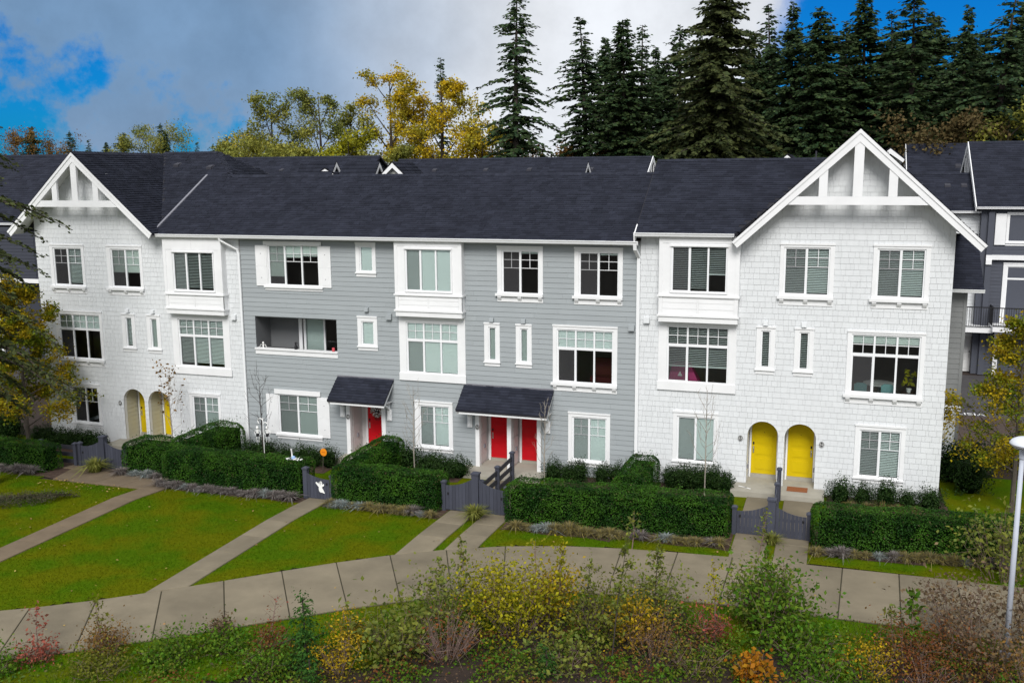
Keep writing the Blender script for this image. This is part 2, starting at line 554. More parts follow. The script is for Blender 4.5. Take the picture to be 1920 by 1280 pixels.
# pavement: pairs (upper edge, lower edge) of each joint, following the bend of the path
JT = [((-8.2, -20.9), (-7.4, -24.0)), ((-5.2, -20.1), (-4.2, -23.2)), ((-2.2, -19.2), (-1.2, -22.3)), ((-0.6, -18.7), (0.6, -21.6)), ((1.0, -18.05), (2.3, -20.9)), ((2.5, -17.35), (3.9, -20.05)), ((3.96, -16.53), (5.4, -19.1)),
      ((5.3, -15.55), (6.85, -18.1)), ((6.63, -14.45), (8.35, -17.0)), ((7.94, -13.26), (9.8, -15.85)), ((9.09, -12.14), (11.05, -14.75)), ((10.33, -11.05), (12.2, -13.78)),
      ((11.55, -10.04), (13.35, -12.92)), ((12.95, -9.09), (14.5, -12.2)), ((14.78, -8.12), (15.85, -11.45)), ((16.59, -7.55), (17.1, -10.95)), ((18.35, -7.28), (18.6, -10.7)),
      ((20.07, -7.1), (20.15, -10.55)), ((21.7, -7.0), (21.66, -10.5)), ((23.3, -6.95), (23.2, -10.45)), ((24.87, -6.92), (24.75, -10.40)), ((26.42, -6.85), (26.32, -10.38))]
while JT[-1][0][0] < 46:
    a, b = JT[-1]
    JT.append(((a[0] + 1.55, a[1] + 0.02), (b[0] + 1.55, b[1] + 0.0)))
for _k in range(2):      # ease the joints onto one smooth curve
    JT = [JT[0]] + [tuple(tuple((JT[i - 1][e][c] + 2 * JT[i][e][c] + JT[i + 1][e][c]) / 4 for c in (0, 1)) for e in (0, 1)) for i in range(1, len(JT) - 1)] + [JT[-1]]
TOPX = np.array([a[0] for a, b in JT]); TOPY = np.array([a[1] for a, b in JT])
BOTX = np.array([b[0] for a, b in JT]); BOTY = np.array([b[1] for a, b in JT])
def ytop(x):
    return float(np.interp(x, TOPX, TOPY))
def ybot(x):
    return float(np.interp(x, BOTX, BOTY))
# base sheet to the horizon
mb = MB()
xs = list(np.arange(-60, 90.1, 2.0)); ys = list(np.arange(-60, 70.1, 2.0))
xs = [-3000, -600, -200] + xs + [250, 700, 3000]
ys = [-3000, -600, -200] + ys + [200, 600, 3000]
for y in ys:
    for x in xs:
        mb.v.append((x, y, gz(x, y) - 0.03 - 0.10 * clamp((ybot(x) - y - 0.3) / 6.0) * (1 if -60 < x < 90 else 1)))
nx = len(xs)
for j in range(len(ys) - 1):
    for i in range(nx - 1):
        a = j * nx + i
        mb.f.append((a, a + 1, a + nx + 1, a + nx))
tag(mb.build('ground', 'soil'), kind='structure')

def gridsheet(name, m, x0, x1, y0, y1, st, test, dz, kind='structure'):
    mb = MB()
    idx = {}
    def vi(i, j):
        if (i, j) not in idx:
            x = x0 + i * st
            y = y0 + j * st
            idx[(i, j)] = len(mb.v)
            mb.v.append((x, y, gz(x, y) + dz))
        return idx[(i, j)]
    for i in range(int(round((x1 - x0) / st))):
        for j in range(int(round((y1 - y0) / st))):
            if test(x0 + (i + .5) * st, y0 + (j + .5) * st):
                mb.f.append((vi(i, j), vi(i + 1, j), vi(i + 1, j + 1), vi(i, j + 1)))
    return tag(mb.build(name, m), kind=kind)
PATHS = [(-0.42, 0.50, -17.8, -6.7), (6.25, 7.15, -14.6, -0.9), (11.75, 12.75, -10.1, -1.3), (13.05, 14.0, -9.3, -1.3), (21.55, 22.6, -7.15, -1.1), (22.85, 23.85, -7.1, -1.1)]
def in_path(x, y, m=0.0):
    for a, b, c, d in PATHS:
        if a - m < x < b + m and c < y < d:
            return True
    return False
def lawn_test(x, y):
    if y > -0.25 and x < 28.3:
        return False
    if y < ytop(x) + 0.08:
        return False
    if x < 0.6 and y > -6.75 and x > -5.2:
        return False
    return True
gridsheet('lawn', 'lawn', -32, 46, -24, 6, 0.25, lambda x, y: lawn_test(x, y) and not (x > 28.9 and y > 4), 0.0)
# lawn strip on the far side of the pavement, ragged where the planting begins
def verge_w(x):
    return 1.3 + .7 * math.sin(x * .9) + .45 * math.sin(x * 2.3 + 1) + .25 * math.sin(x * 5.1) + 2.0 * clamp((16 - x) / 2) + 1.6 * clamp(1 - abs(x - 25) / 2.5)
def verge_test(x, y):
    return ybot(x) - verge_w(x) < y < ybot(x) - .02
mb = MB()
vx = list(np.arange(-10, 46, .15))
for a, b in zip(vx[:-1], vx[1:]):
    mb.poly([(a, ybot(a) + .1, -.01), (b, ybot(b) + .1, -.01), (b, ybot(b) - verge_w(b), -.05), (a, ybot(a) - verge_w(a), -.05)])
tag(mb.build('verge', 'lawn'), kind='structure')
gridsheet('rear_lane', 'asphalt', 28.0, 70, 6.6, 24.6, 1.0, lambda x, y: True, 0.012)
gridsheet('rear_road', 'asphalt', -70, 28.0, 9.5, 19.5, 1.5, lambda x, y: True, 0.010)
# planting beds (bark mulch) under the hedges and along the house fronts
mb = MB()
for x0, x1, y0, y1 in ((-14, -4.6, -6.5, -3.9), (-3.7, -0.35, -5.2, -2.9), (-0.2, 6.2, -6.3, -4.3), (7.15, 11.7, -6.4, -4.3), (14.05, 17.8, -6.75, -3.7), (17.8, 21.5, -6.45, -3.7), (23.9, 27.2, -5.95, -3.7), (27.2, 31, -5.6, -3.7),
                       (-11, -4.6 + 1, -2.6, -0.05), (0.0, 4.85, -2.2, -0.05), (7.2, 10.6, -2.0, -0.05), (14.0, 17.25, -1.6, -0.05), (17.35, 20.9, -1.5, -0.05), (24.3, 28.3, -1.7, -0.05)):
    n = max(2, int((x1 - x0) / 0.7))
    for i in range(n):
        a = x0 + (x1 - x0) * i / n
        b = x0 + (x1 - x0) * (i + 1) / n
        j0 = 0.09 * math.sin(a * 3.1)
        j1 = 0.09 * math.sin(b * 3.1)
        mb.poly([(a, y0 + j0, gz(a, y0) + .008), (b, y0 + j1, gz(b, y0) + .008), (b, y1, gz(b, y1) + .008), (a, y1, gz(a, y1) + .008)])
tag(mb.build('mulch_bed', 'mulch'), kind='structure')

# concrete pavement and paths, one slab per piece
pav = tag(MB().poly([(JT[0][0][0], JT[0][0][1], .004), (JT[0][1][0], JT[0][1][1], .004), (JT[1][1][0], JT[1][1][1], .004), (JT[1][0][0], JT[1][0][1], .004)]).build('pavement', 'joint'), kind='structure')
mbj = MB()
for (a, b), (c, d) in zip(JT[:-1], JT[1:]):
    mbj.poly([(a[0], a[1], .006), (b[0], b[1], .006), (d[0], d[1], .006), (c[0], c[1], .006)])
pav.data = mbj.mesh('pavement')
pav.data.materials.append(MT['joint'])
def slab(parent, quad, h=0.045, inset=0.014, m='concrete'):
    q = [Vector((*p, 0)) for p in quad]
    c = sum(q, Vector()) / 4
    out = []
    for i in range(4):
        p = q[i]
        e1 = (q[(i + 1) % 4] - p).normalized()
        e2 = (q[(i - 1) % 4] - p).normalized()
        out.append(p + (e1 + e2) * inset)
    be = 0.012
    mb = MB()
    bot = [(p.x, p.y, gz(p.x, p.y) - .02) for p in out]
    mid = [(p.x, p.y, gz(p.x, p.y) + h - be) for p in out]
    topv = []
    for i in range(4):
        p = out[i]
        e1 = (out[(i + 1) % 4] - p).normalized()
        e2 = (out[(i - 1) % 4] - p).normalized()
        w = p + (e1 + e2) * be
        topv.append((w.x, w.y, gz(w.x, w.y) + h))
    mb.v = bot + mid + topv
    for k in (0, 4):
        for i in range(4):
            j = (i + 1) % 4
            mb.f.append((k + i, k + j, k + 4 + j, k + 4 + i))
    mb.f.append((8, 9, 10, 11))
    return mb.build('slab', m, parent)
for (a, b), (c, d) in zip(JT[:-1], JT[1:]):
    slab(pav, [a, b, d, c])
def path(x0, x1, y0, y1, step, m='concrete', ytrim=None):
    p = MB()
    p.poly([(x0 + .01, y0, gz(x0, y0) + .006), (x1 - .01, y0, gz(x1, y0) + .006), (x1 - .01, y1, gz(x1, y1) + .006), (x0 + .01, y1, gz(x0, y1) + .006)])
    p = tag(p.build('path', 'joint'), kind='structure')
    n = max(1, int(round((y1 - y0) / step)))
    for i in range(n):
        a = y0 + (y1 - y0) * i / n
        b = y0 + (y1 - y0) * (i + 1) / n
        q = [(x0, a), (x1, a), (x1, b), (x0, b)]
        if i == 0:
            q = [(x0, ytop(x0) + .012), (x1, ytop(x1) + .012), (x1, b), (x0, b)]
        slab(p, q, 0.042, 0.008, m)
path(-0.42, 0.50, ytop(0.0), -6.7, 1.5, 'concrete_old')
path(6.25, 7.15, -14.3, -5.6, 1.45)
path(11.75, 12.75, -9.6, -5.45, 1.4)
path(13.05, 14.0, -8.85, -5.45, 1.15)
path(21.55, 22.6, -7.0, -1.1, 1.5)
path(22.85, 23.85, -6.98, -1.1, 1.5)
# inner garden paths behind the gates and the wide landing by the left gate
for x0, x1, y0, y1 in ((6.25, 7.0, -5.55, -1.0), (11.75, 12.45, -5.4, -1.35), (12.75, 14.0, -5.4, -1.35)):
    p = MB().poly([(x0, y0, gz(x0, y0) + .006), (x1, y0, gz(x1, y0) + .006), (x1, y1, gz(x1, y1) + .006), (x0, y1, gz(x0, y1) + .006)])
    p = tag(p.build('garden_path', 'joint'), kind='structure')
    n = 3
    for i in range(n):
        slab(p, [(x0, y0 + (y1 - y0) * i / n), (x1, y0 + (y1 - y0) * i / n), (x1, y0 + (y1 - y0) * (i + 1) / n), (x0, y0 + (y1 - y0) * (i + 1) / n)], 0.04, 0.008)
p = MB().poly([(-4.6, -6.6, gz(-4, -6) - .006 + .01), (0.5, -6.7, gz(0.5, -6.7) + .004), (0.5, -4.6, gz(0.5, -5) + .004), (-5.6, -4.2, gz(-5, -4) + .004)])
p = tag(p.build('garden_landing', 'joint'), kind='structure')
lx = [-5.3, -3.9, -2.6, -1.35, 0.5]
for i in range(4):
    slab(p, [(lx[i] + (.75 if i == 0 else 0), -6.72), (lx[i + 1], -6.72), (lx[i + 1] , -4.9), (lx[i], -4.9)], 0.045, 0.01, 'concrete_old')
slab(p, [(-5.8, -4.9), (-3.5, -4.9), (-3.5, -3.2), (-5.8, -3.2)], 0.045, 0.01, 'concrete_old')
# ------------------------------------------------------------------ house building kit
def rsub(rects, h):
    out = []
    hx0, hx1, hz0, hz1 = h
    for (a, b, c, d) in rects:
        if hx1 <= a or hx0 >= b or hz1 <= c or hz0 >= d:
            out.append((a, b, c, d))
            continue
        if hz0 > c:
            out.append((a, b, c, hz0))
        if hz1 < d:
            out.append((a, b, hz1, d))
        z0, z1 = max(c, hz0), min(d, hz1)
        if hx0 > a:
            out.append((a, hx0, z0, z1))
        if hx1 < b:
            out.append((hx1, b, z0, z1))
    return out

def clip_poly(r, top=None, kinks=(), arches=()):
    a, b, c, d = r
    X = {a, b}
    for k in kinks:
        if a < k < b:
            X.add(k)
    act = []
    for (xc, zc, rr) in arches:
        if b > xc - rr and a < xc + rr and d > zc and c < zc + rr:
            act.append((xc, zc, rr))
            for i in range(25):
                q = xc - rr * math.cos(math.pi * i / 24)
                if a < q < b:
                    X.add(q)
    X = sorted(X)
    bot = []
    tp = []
    for x in X:
        z = c
        for (xc, zc, rr) in act:
            if abs(x - xc) <= rr:
                z = max(z, zc + math.sqrt(max(0, rr * rr - (x - xc) ** 2)))
        t = d if top is None else min(d, top(x))
        bot.append(min(z, d))
        tp.append(t)
    if all(t - z < 1e-3 for t, z in zip(tp, bot)):
        return None
    # keep only the columns with height
    keep = [i for i in range(len(X)) if tp[i] - bot[i] > -1e-6 or (i > 0 and tp[i - 1] > bot[i - 1]) or (i + 1 < len(X) and tp[i + 1] > bot[i + 1])]
    P = [(X[i], bot[i]) for i in keep] + [(X[i], max(tp[i], bot[i])) for i in reversed(keep)]
    Q = []
    for p in P:
        if not Q or abs(p[0] - Q[-1][0]) + abs(p[1] - Q[-1][1]) > 1e-5:
            Q.append(p)
    if len(Q) > 2 and abs(Q[0][0] - Q[-1][0]) + abs(Q[0][1] - Q[-1][1]) < 1e-5:
        Q.pop()
    return Q if len(Q) >= 3 else None

def piece(mb, P, z0, z1, yb, yt, y0):
    """one wedge of siding: polygon P (x,z), butt at yb, top at yt, closed back to y0"""
    n = len(mb.v)
    k = len(P)
    for x, z in P:
        t = (z - z0) / max(1e-6, z1 - z0)
        mb.v.append((x, yb + (yt - yb) * t, z))
    for x, z in P:
        mb.v.append((x, y0, z))
    mb.f.append(tuple(range(n, n + k)))
    for i in range(k):
        j = (i + 1) % k
        mb.f.append((n + j, n + i, n + k + i, n + k + j))

def sheathing(house, x0, x1, z0, z1, holes, m, top=None, kinks=(), arches=(), y=0.0):
    rects = [(x0, x1, z0, z1)]
    for h in holes:
        rects = rsub(rects, h)
    mb = MB()
    for r in rects:
        P = clip_poly(r, top, kinks, arches)
        if P:
            mb.poly([(x, y, z) for x, z in P])
    return mb.build('wall', m, house)

def shake_wall(wall, x0, x1, z0, z1, holes, m, top=None, kinks=(), arches=(), y=0.0, ex=0.205, seed=1, singles=0, sc=1.0):
    rr = random.Random(seed)
    pcs = []
    z = z0
    while z < z1:
        x = x0 - rr.random() * 0.2
        while x < x1:
            w = rr.choice((0.10, 0.14, 0.18, 0.18, 0.22, 0.22, 0.26, 0.30, 0.40)) * sc
            a, b = max(x, x0), min(x + w, x1)
            x += w
            if b - a < 0.02:
                continue
            rects = [(a + .003, b - .003, z, z + ex)]
            for h in holes:
                rects = rsub(rects, h)
            off = rr.uniform(0, 0.003)
            for r in rects:
                P = clip_poly(r, top, kinks, arches)
                if P and (r[1] - r[0]) > .01:
                    A = (r[1] - r[0]) * (r[3] - r[2])
                    pcs.append((A, P, z, off))
        z += ex
    if singles:
        order = sorted(range(len(pcs)), key=lambda i: -pcs[i][0])
        big = set(order[:singles])
    else:
        big = set()
    mb = MB()
    for i, (A, P, zz, off) in enumerate(pcs):
        if i in big:
            m1 = MB()
            piece(m1, P, zz, zz + ex, y - 0.0225 - off, y - 0.012, y)
            m1.build('shingle', m, wall)
        else:
            piece(mb, P, zz, zz + ex, y - 0.0225 - off, y - 0.012, y)
    o = mb.build('shingle_siding', m, wall)
    o['kind'] = 'stuff'
    return o

def lap_wall(wall, x0, x1, z0, z1, holes, m, top=None, kinks=(), arches=(), y=0.0, ex=0.20, seed=1, joined=False):
    rr = random.Random(seed)
    z = z0
    mbj = MB()
    while z < z1:
        cuts = [x0]
        x = x0 + rr.uniform(1.2, 3.6)
        while x < x1 - .4:
            cuts.append(x)
            x += 3.66
        cuts.append(x1)
        for a, b in zip(cuts[:-1], cuts[1:]):
            rects = [(a + .0015, b - .0015, z, min(z + ex, z1))]
            for h in holes:
                rects = rsub(rects, h)
            for r in rects:
                if r[1] - r[0] < .02 or r[3] - r[2] < .01:
                    continue
                P = clip_poly(r, top, kinks, arches)
                if not P:
                    continue
                if joined:
                    piece(mbj, P, z, z + ex, y - 0.028, y - 0.010, y)
                else:
                    m1 = MB()
                    piece(m1, P, z, z + ex, y - 0.028, y - 0.010, y)
                    m1.build('lap_board', m, wall)
        z += ex
    if joined:
        o = mbj.build('lap_siding', m, wall)
        o['kind'] = 'stuff'

def slats(mb, x0, x1, z0, z1, y, pitch=0.05, w=0.046, ang=60.0):
    z = z1 - pitch * .5
    dy = w * .5 * math.cos(R(ang))
    dz = w * .5 * math.sin(R(ang))
    while z > z0 + pitch * .3:
        mb.poly([(x0, y - dy, z - dz), (x1, y - dy, z - dz), (x1, y + dy, z + dz), (x0, y + dy, z + dz)])
        z -= pitch

def window(house, g, cols=2, transom=None, trim=(.20, .20, .20, .20), sill='bracket', nb=3, grid=True, blind=None, Y=0.0, screen=(0,), cap=True, head_ext=0.0,
           casing='trim', frame_w=0.055, label=None, deep=0.12):
    """a window in a wall facing -y: casing, sash frame, panes, muntins, blind, sill"""
    x0, x1, z0, z1 = g
    tl, tr_, tb, tt = trim
    mb = MB()
    ya, yb = Y - 0.055, Y + deep
    o_ = 0.02       # casing covers the frame edge
    X0, X1, Z0, Z1 = x0 - tl, x1 + tr_, z0 - tb, z1 + tt
    fx0, fx1, fz0, fz1 = x0 - .05, x1 + .05, z0 - .05, z1 + .05     # frame outer
    mb.box(X0, fx0, ya, yb, Z0, Z1)
    mb.box(fx1, X1, ya, yb, Z0, Z1)
    mb.box(fx0, fx1, ya, yb, fz1, Z1)
    mb.box(fx0, fx1, ya, yb, Z0, fz0)
    if cap:
        mb.box(X0 - head_ext - .012, X1 + head_ext + .012, ya - .03, ya - .001, Z1 - .055, Z1 + .012)
    w = mb.build('window', casing, house)
    if label:
        w['label'] = label
    # sash frame with mullions
    fr = MB()
    y0f, y1f = Y - 0.02, Y + 0.07
    fr.box(fx0 + .001, x0, y0f, y1f, fz0 + .001, fz1 - .001)
    fr.box(x1, fx1 - .001, y0f, y1f, fz0 + .001, fz1 - .001)
    fr.box(x0, x1, y0f, y1f, fz0 + .001, z0)
    fr.box(x0, x1, y0f, y1f, z1, fz1 - .001)
    mw = 0.065 if cols > 1 else 0
    cw = (x1 - x0 - mw * (cols - 1)) / cols
    cx = []
    for i in range(cols):
        a = x0 + i * (cw + mw)
        cx.append((a, a + cw))
        if i < cols - 1:
            fr.box(a + cw, a + cw + mw, y0f + .005, y1f, z0, z1)
    rows = [(z0, z1)]
    if transom:
        fr2 = (transom - .05, transom + .05)
        for a, b in cx:
            fr.box(a, b, y0f + .005, y1f, fr2[0], fr2[1])
        rows = [(z0, fr2[0]), (fr2[1], z1)]
    fr.build('sash_frame', 'vinyl', w)
    # panes
    for a, b in cx:
        for c, d in rows:
            MB().poly([(a, Y + .03, c), (b, Y + .03, c), (b, Y + .03, d), (a, Y + .03, d)]).build('pane', 'glass', w)
    # muntins
    if grid:
        mu = MB()
        t = 0.011
        for a, b in cx:
            m_ = (a + b) / 2
            if transom:
                c, d = rows[1]
                mu.box(m_ - t, m_ + t, Y + .015, Y + .045, c, d)
                mu.box(a, m_ - t, Y + .015, Y + .045, (c + d) / 2 - t, (c + d) / 2 + t)
                mu.box(m_ + t, b, Y + .015, Y + .045, (c + d) / 2 - t, (c + d) / 2 + t)
            else:
                H = z1 - z0
                mu.box(m_ - t, m_ + t, Y + .015, Y + .045, z1 - .40 * H, z1)
                for q in (.2, .4):
                    mu.box(a, m_ - t, Y + .015, Y + .045, z1 - q * H - t, z1 - q * H + t)
                    mu.box(m_ + t, b, Y + .015, Y + .045, z1 - q * H - t, z1 - q * H + t)
                mu.box(m_ - t, m_ + t, Y + .016, Y + .044, z1 - .40 * H - t, z1 - .40 * H)
        mu.build('muntin', 'vinyl', w)
    # insect screens
    for i in screen or ():
        if i < len(cx):
            a, b = cx[i]
            c, d = rows[0]
            s = MB()
            s.poly([(a + .02, Y + .004, c + .02), (b - .02, Y + .004, c + .02), (b - .02, Y + .004, d - .02), (a + .02, Y + .004, d - .02)])
            s.build('insect_screen', 'screen', w)
            s = MB()
            for (p, q, r_, s_) in ((a, a + .02, c, d), (b - .02, b, c, d), (a + .02, b - .02, c, c + .02), (a + .02, b - .02, d - .02, d)):
                s.box(p, q, Y - .004, Y + .012, r_, s_)
            s.build('screen_frame', 'vinyl', w)
    # blinds: list of (col, kind, coverage from the top 0..1)
    if blind:
        bm = MB()
        bk = None
        for (i, kind, cov) in blind:
            a, b = cx[i] if i >= 0 else (x0, x1)
            zt = z1 - .01
            zb = z1 - (z1 - z0) * cov
            if kind == 'closed':
                slats(bm, a, b, zb, zt, Y + .078, 0.055, 0.062, 68)
                bk = bk or 'blind'
            elif kind == 'open':
                slats(bm, a, b, zb, zt, Y + .095, 0.066, 0.055, 14)
                if cov < .98:
                    bm.box(a, b, Y + .08, Y + .12, zb - .04, zb)
                bk = bk or 'blind'
            elif kind == 'half':
                slats(bm, a, b, zb, zt, Y + .09, 0.060, 0.052, 36)
                bk = bk or 'blind'
            elif kind == 'shade':
                bm.box(a, b, Y + .075, Y + .085, zb, zt)
                bk = bk or 'shade'
            elif kind == 'frost':
                bm.box(a, b, Y + .08, Y + .09, zb, zt)
                bk = bk or 'shade_grey'
        bm.build('blind', bk, w)
    # sill
    if sill == 'bracket':
        s = MB()
        s.box(X0 - .06, X1 + .02, Y - .16, Y - .001 - .055, Z0 - .07, Z0 + .03)
        s.box(X0, X1, Y - .045, Y + .01, Z0 - .30, Z0 - .07)
        so = s.build('sill', casing, w)
        for i in range(nb):
            t = X0 + .10 + (X1 - X0 - .20) * i / (nb - 1)
            b = MB()
            b.prism([(t - .07, Y - .046, Z0 - .071), (t - .07, Y - .14, Z0 - .071), (t - .07, Y - .14, Z0 - .12), (t - .07, Y - .08, Z0 - .22), (t - .07, Y - .046, Z0 - .24)], (.14, 0, 0))
            b.build('bracket', casing, w)
    elif sill == 'apron':
        s = MB()
        s.box(X0 - .03, X1 + .03, Y - .10, Y - .056, Z0 - .02, Z0 + .035)
        s.box(X0 + .001, X1 - .001, Y - .045, Y + .01, Z0 - .15, Z0 - .021)
        s.build('sill', casing, w)
    return w

def shutter(house, x0, x1, z0, z1, Y=0.0):
    mb = MB()
    mb.box(x0, x1, Y - .065, Y - .03, z0, z1)
    zm = (z0 + z1) / 2
    for a, b in ((z0 + .1, zm - .04), (zm + .04, z1 - .1)):
        mb.box(x0 + .09, x1 - .09, Y - .072, Y - .066, a, b)
    mb.box(x0 + .0, x1 - .0, Y - .074, Y - .0655, zm - .02, zm + .02)
    o = mb.build('shutter', 'trim', house)
    for px_ in (x0 + (x1 - x0) * .5,):
        for pz in (z0 + .35, z1 - .35):
            MB().box(px_ - .014, px_ + .014, Y - .086, Y - .073, pz - .014, pz + .014).build('bolt', 'metal', o)

def vent_hood(house, x, z, m, s=.17, Y=-.026):
    mb = MB()
    mb.prism([(x - s / 2, Y, z + s / 2), (x - s / 2, Y - .10, z + s / 2 - .02), (x - s / 2, Y - .13, z - s / 2), (x - s / 2, Y, z - s / 2)], (s, 0, 0))
    mb.build('vent_hood', m, house)

def shingle_field(parent, p0, u, v, lu, lv, ex=0.145, tw=0.30, seed=0, clip=None, m='roof'):
    """rows of overlapping tabs on a roof plane; clip(s,t)->bool keeps a tab"""
    rr = random.Random(seed)
    p0, u, v = Vector(p0), Vector(u).normalized(), Vector(v).normalized()
    n = u.cross(v).normalized()
    if n.z < 0:
        n = -n
    V = []
    rows = int(lv / ex)
    for r_ in range(rows + 1):
        t0 = r_ * ex
        t1 = min(t0 + ex * 1.02, lv)
        if t1 - t0 < .01:
            continue
        s = -rr.random() * tw
        while s < lu:
            w = tw * rr.uniform(.6, 1.3)
            a, b = max(0, s), min(lu, s + w)
            s += w
            if b - a < .02:
                continue
            if clip and not clip((a + b) / 2, (t0 + t1) / 2):
                continue
            h = 0.020 + (0.016 if rr.random() < .45 else 0) + rr.uniform(0, .006)
            lo = p0 + v * (t0 - rr.uniform(0, .01))
            hi = p0 + v * t1
            A, B = lo + u * a + n * h, lo + u * b + n * h
            Cc, Dd = hi + u * b + n * .004, hi + u * a + n * .004
            E_, F_ = lo + u * a - n * .002, lo + u * b - n * .002
            V += [A, B, Cc, Dd, E_, F_, B, A]
    if not V:
        return None
    V = np.array([tuple(q) for q in V], dtype=np.float32)
    # weld each tab so that a tab is one island
    nt_ = len(V) // 8
    W = V.reshape(nt_, 8, 3)[:, :6].reshape(-1, 3)
    me = bpy.data.meshes.new('shingles')
    me.vertices.add(nt_ * 6)
    me.vertices.foreach_set('co', W.ravel())
    idx = (np.arange(nt_)[:, None] * 6 + np.array([0, 1, 2, 3, 4, 5, 1, 0])[None, :]).astype(np.int32)
    me.loops.add(nt_ * 8)
    me.loops.foreach_set('vertex_index', idx.ravel())
    me.polygons.add(nt_ * 2)
    me.polygons.foreach_set('loop_start', np.arange(0, nt_ * 8, 4, dtype=np.int32))
    me.polygons.foreach_set('loop_total', np.full(nt_ * 2, 4, dtype=np.int32))
    me.update(calc_edges=True)
    o = link('shingles', me, m, parent)
    o['kind'] = 'stuff'
    return o

def roof_slab(house, corners, th=0.14, name='roof', m='roof_under'):
    """corners: eave-left, eave-right, ridge-right, ridge-left (top surface)"""
    mb = MB()
    p = [Vector(c) for c in corners]
    mb.hexa([q - Vector((0, 0, th)) for q in p] + [q - Vector((0, 0, .003)) for q in p])
    return mb.build(name, m, house)

def roof_plane(house, el, er, rr_, rl, seed, ex=.145, tw=.30, clip=None, th=.14):
    o = roof_slab(house, (el, er, rr_, rl), th)
    el, er, rl = Vector(el), Vector(er), Vector(rl)
    shingle_field(o, el, er - el, rl - el, (er - el).length, (rl - el).length, ex, tw, seed, clip)
    return o

def ridge_cap(roof, a, b, seed=0, w=.16, pitch=.62):
    a, b = Vector(a), Vector(b)
    d = (b - a)
    n = int(d.length / .18)
    d.normalize()
    side = d.cross(Vector((0, 0, 1))).normalized()
    mb = MB()
    for i in range(n):
        p = a + d * (i * .18)
        q = a + d * (i * .18 + .19)
        for s in (1, -1):
            mb.poly([p + Vector((0, 0, .035)), q + Vector((0, 0, .022)), q + side * s * w + Vector((0, 0, .022 - w * pitch)), p + side * s * w + Vector((0, 0, .035 - w * pitch))])
    o = mb.build('ridge_cap', 'roof', roof)
    o['kind'] = 'stuff'

def roof_vent(roof, x, y, z, pitch=.62, s=.30):
    mb = MB()
    mb.hexa([(x - s / 2, y - s / 2, z - s / 2 * pitch), (x + s / 2, y - s / 2, z - s / 2 * pitch), (x + s / 2, y + s / 2, z + s / 2 * pitch), (x - s / 2, y + s / 2, z + s / 2 * pitch),
             (x - s / 2 * .9, y - s / 2, z - s / 2 * pitch + .13), (x + s / 2 * .9, y - s / 2, z - s / 2 * pitch + .13), (x + s / 2 * .8, y + s / 2, z + s / 2 * pitch + .04), (x - s / 2 * .8, y + s / 2, z + s / 2 * pitch + .04)])
    mb.build('roof_vent', 'vent', roof)

def gutter(house, x0, x1, y, z, m='vinyl'):
    """K-profile gutter along x; y,z = outer top lip"""
    prof = [(y, z), (y, z - .035), (y + .03, z - .06), (y + .045, z - .125), (y + .13, z - .125), (y + .13, z - .005), (y + .122, z - .005), (y + .122, z - .115), (y + .05, z - .115), (y + .037, z - .055), (y + .01, z - .03), (y + .01, z)]
    mb = MB()
    mb.prism([(x0, a, b) for a, b in prof], (x1 - x0, 0, 0))
    g = mb.build('gutter', m, house)
    return g

def downspout(house, pts, w=.085, m='vinyl'):
    mb = MB()
    P = [Vector(p) for p in pts]
    for a, b in zip(P[:-1], P[1:]):
        d = (b - a)
        L_ = d.length
        d.normalize()
        s = Vector((1, 0, 0))
        if abs(d.x) > .9:
            s = Vector((0, 1, 0))
        s = (s - d * s.dot(d)).normalized()
        t = d.cross(s)
        q = []
        for base in (a - d * .02, b + d * .02):
            for (i, j) in ((-1, -1), (1, -1), (1, 1), (-1, 1)):
                q.append(base + s * (i * w / 2) + t * (j * w / 2 * .8))
        mb.hexa(q)
    return mb.build('downspout', m, house)

def plaque(house, x, z, num, Y=-.07):
    mb = MB()
    n = 20
    mb.prism([(x + .088 * math.cos(2 * math.pi * k / n), Y, z + .11 * math.sin(2 * math.pi * k / n)) for k in range(n)], (0, .018, 0))
    p = mb.build('number_plaque', 'plaque', house)
    ring = MB()
    for k in range(n):
        a, b = 2 * math.pi * k / n, 2 * math.pi * (k + 1) / n
        ring.poly([(x + .078 * math.cos(a), Y - .002, z + .098 * math.sin(a)), (x + .078 * math.cos(b), Y - .002, z + .098 * math.sin(b)), (x + .070 * math.cos(b), Y - .002, z + .088 * math.sin(b)), (x + .070 * math.cos(a), Y - .002, z + .088 * math.sin(a))])
    ring.build('plaque_rim', 'white', p)
    me = text_mesh(num, .115, 'house_number', .002)
    for v in me.vertices:
        c = v.co.copy()
        v.co = (x + c.x, Y - .003 - c.z, z + c.y)
    t = link('house_number', me, 'white', p)
    return p

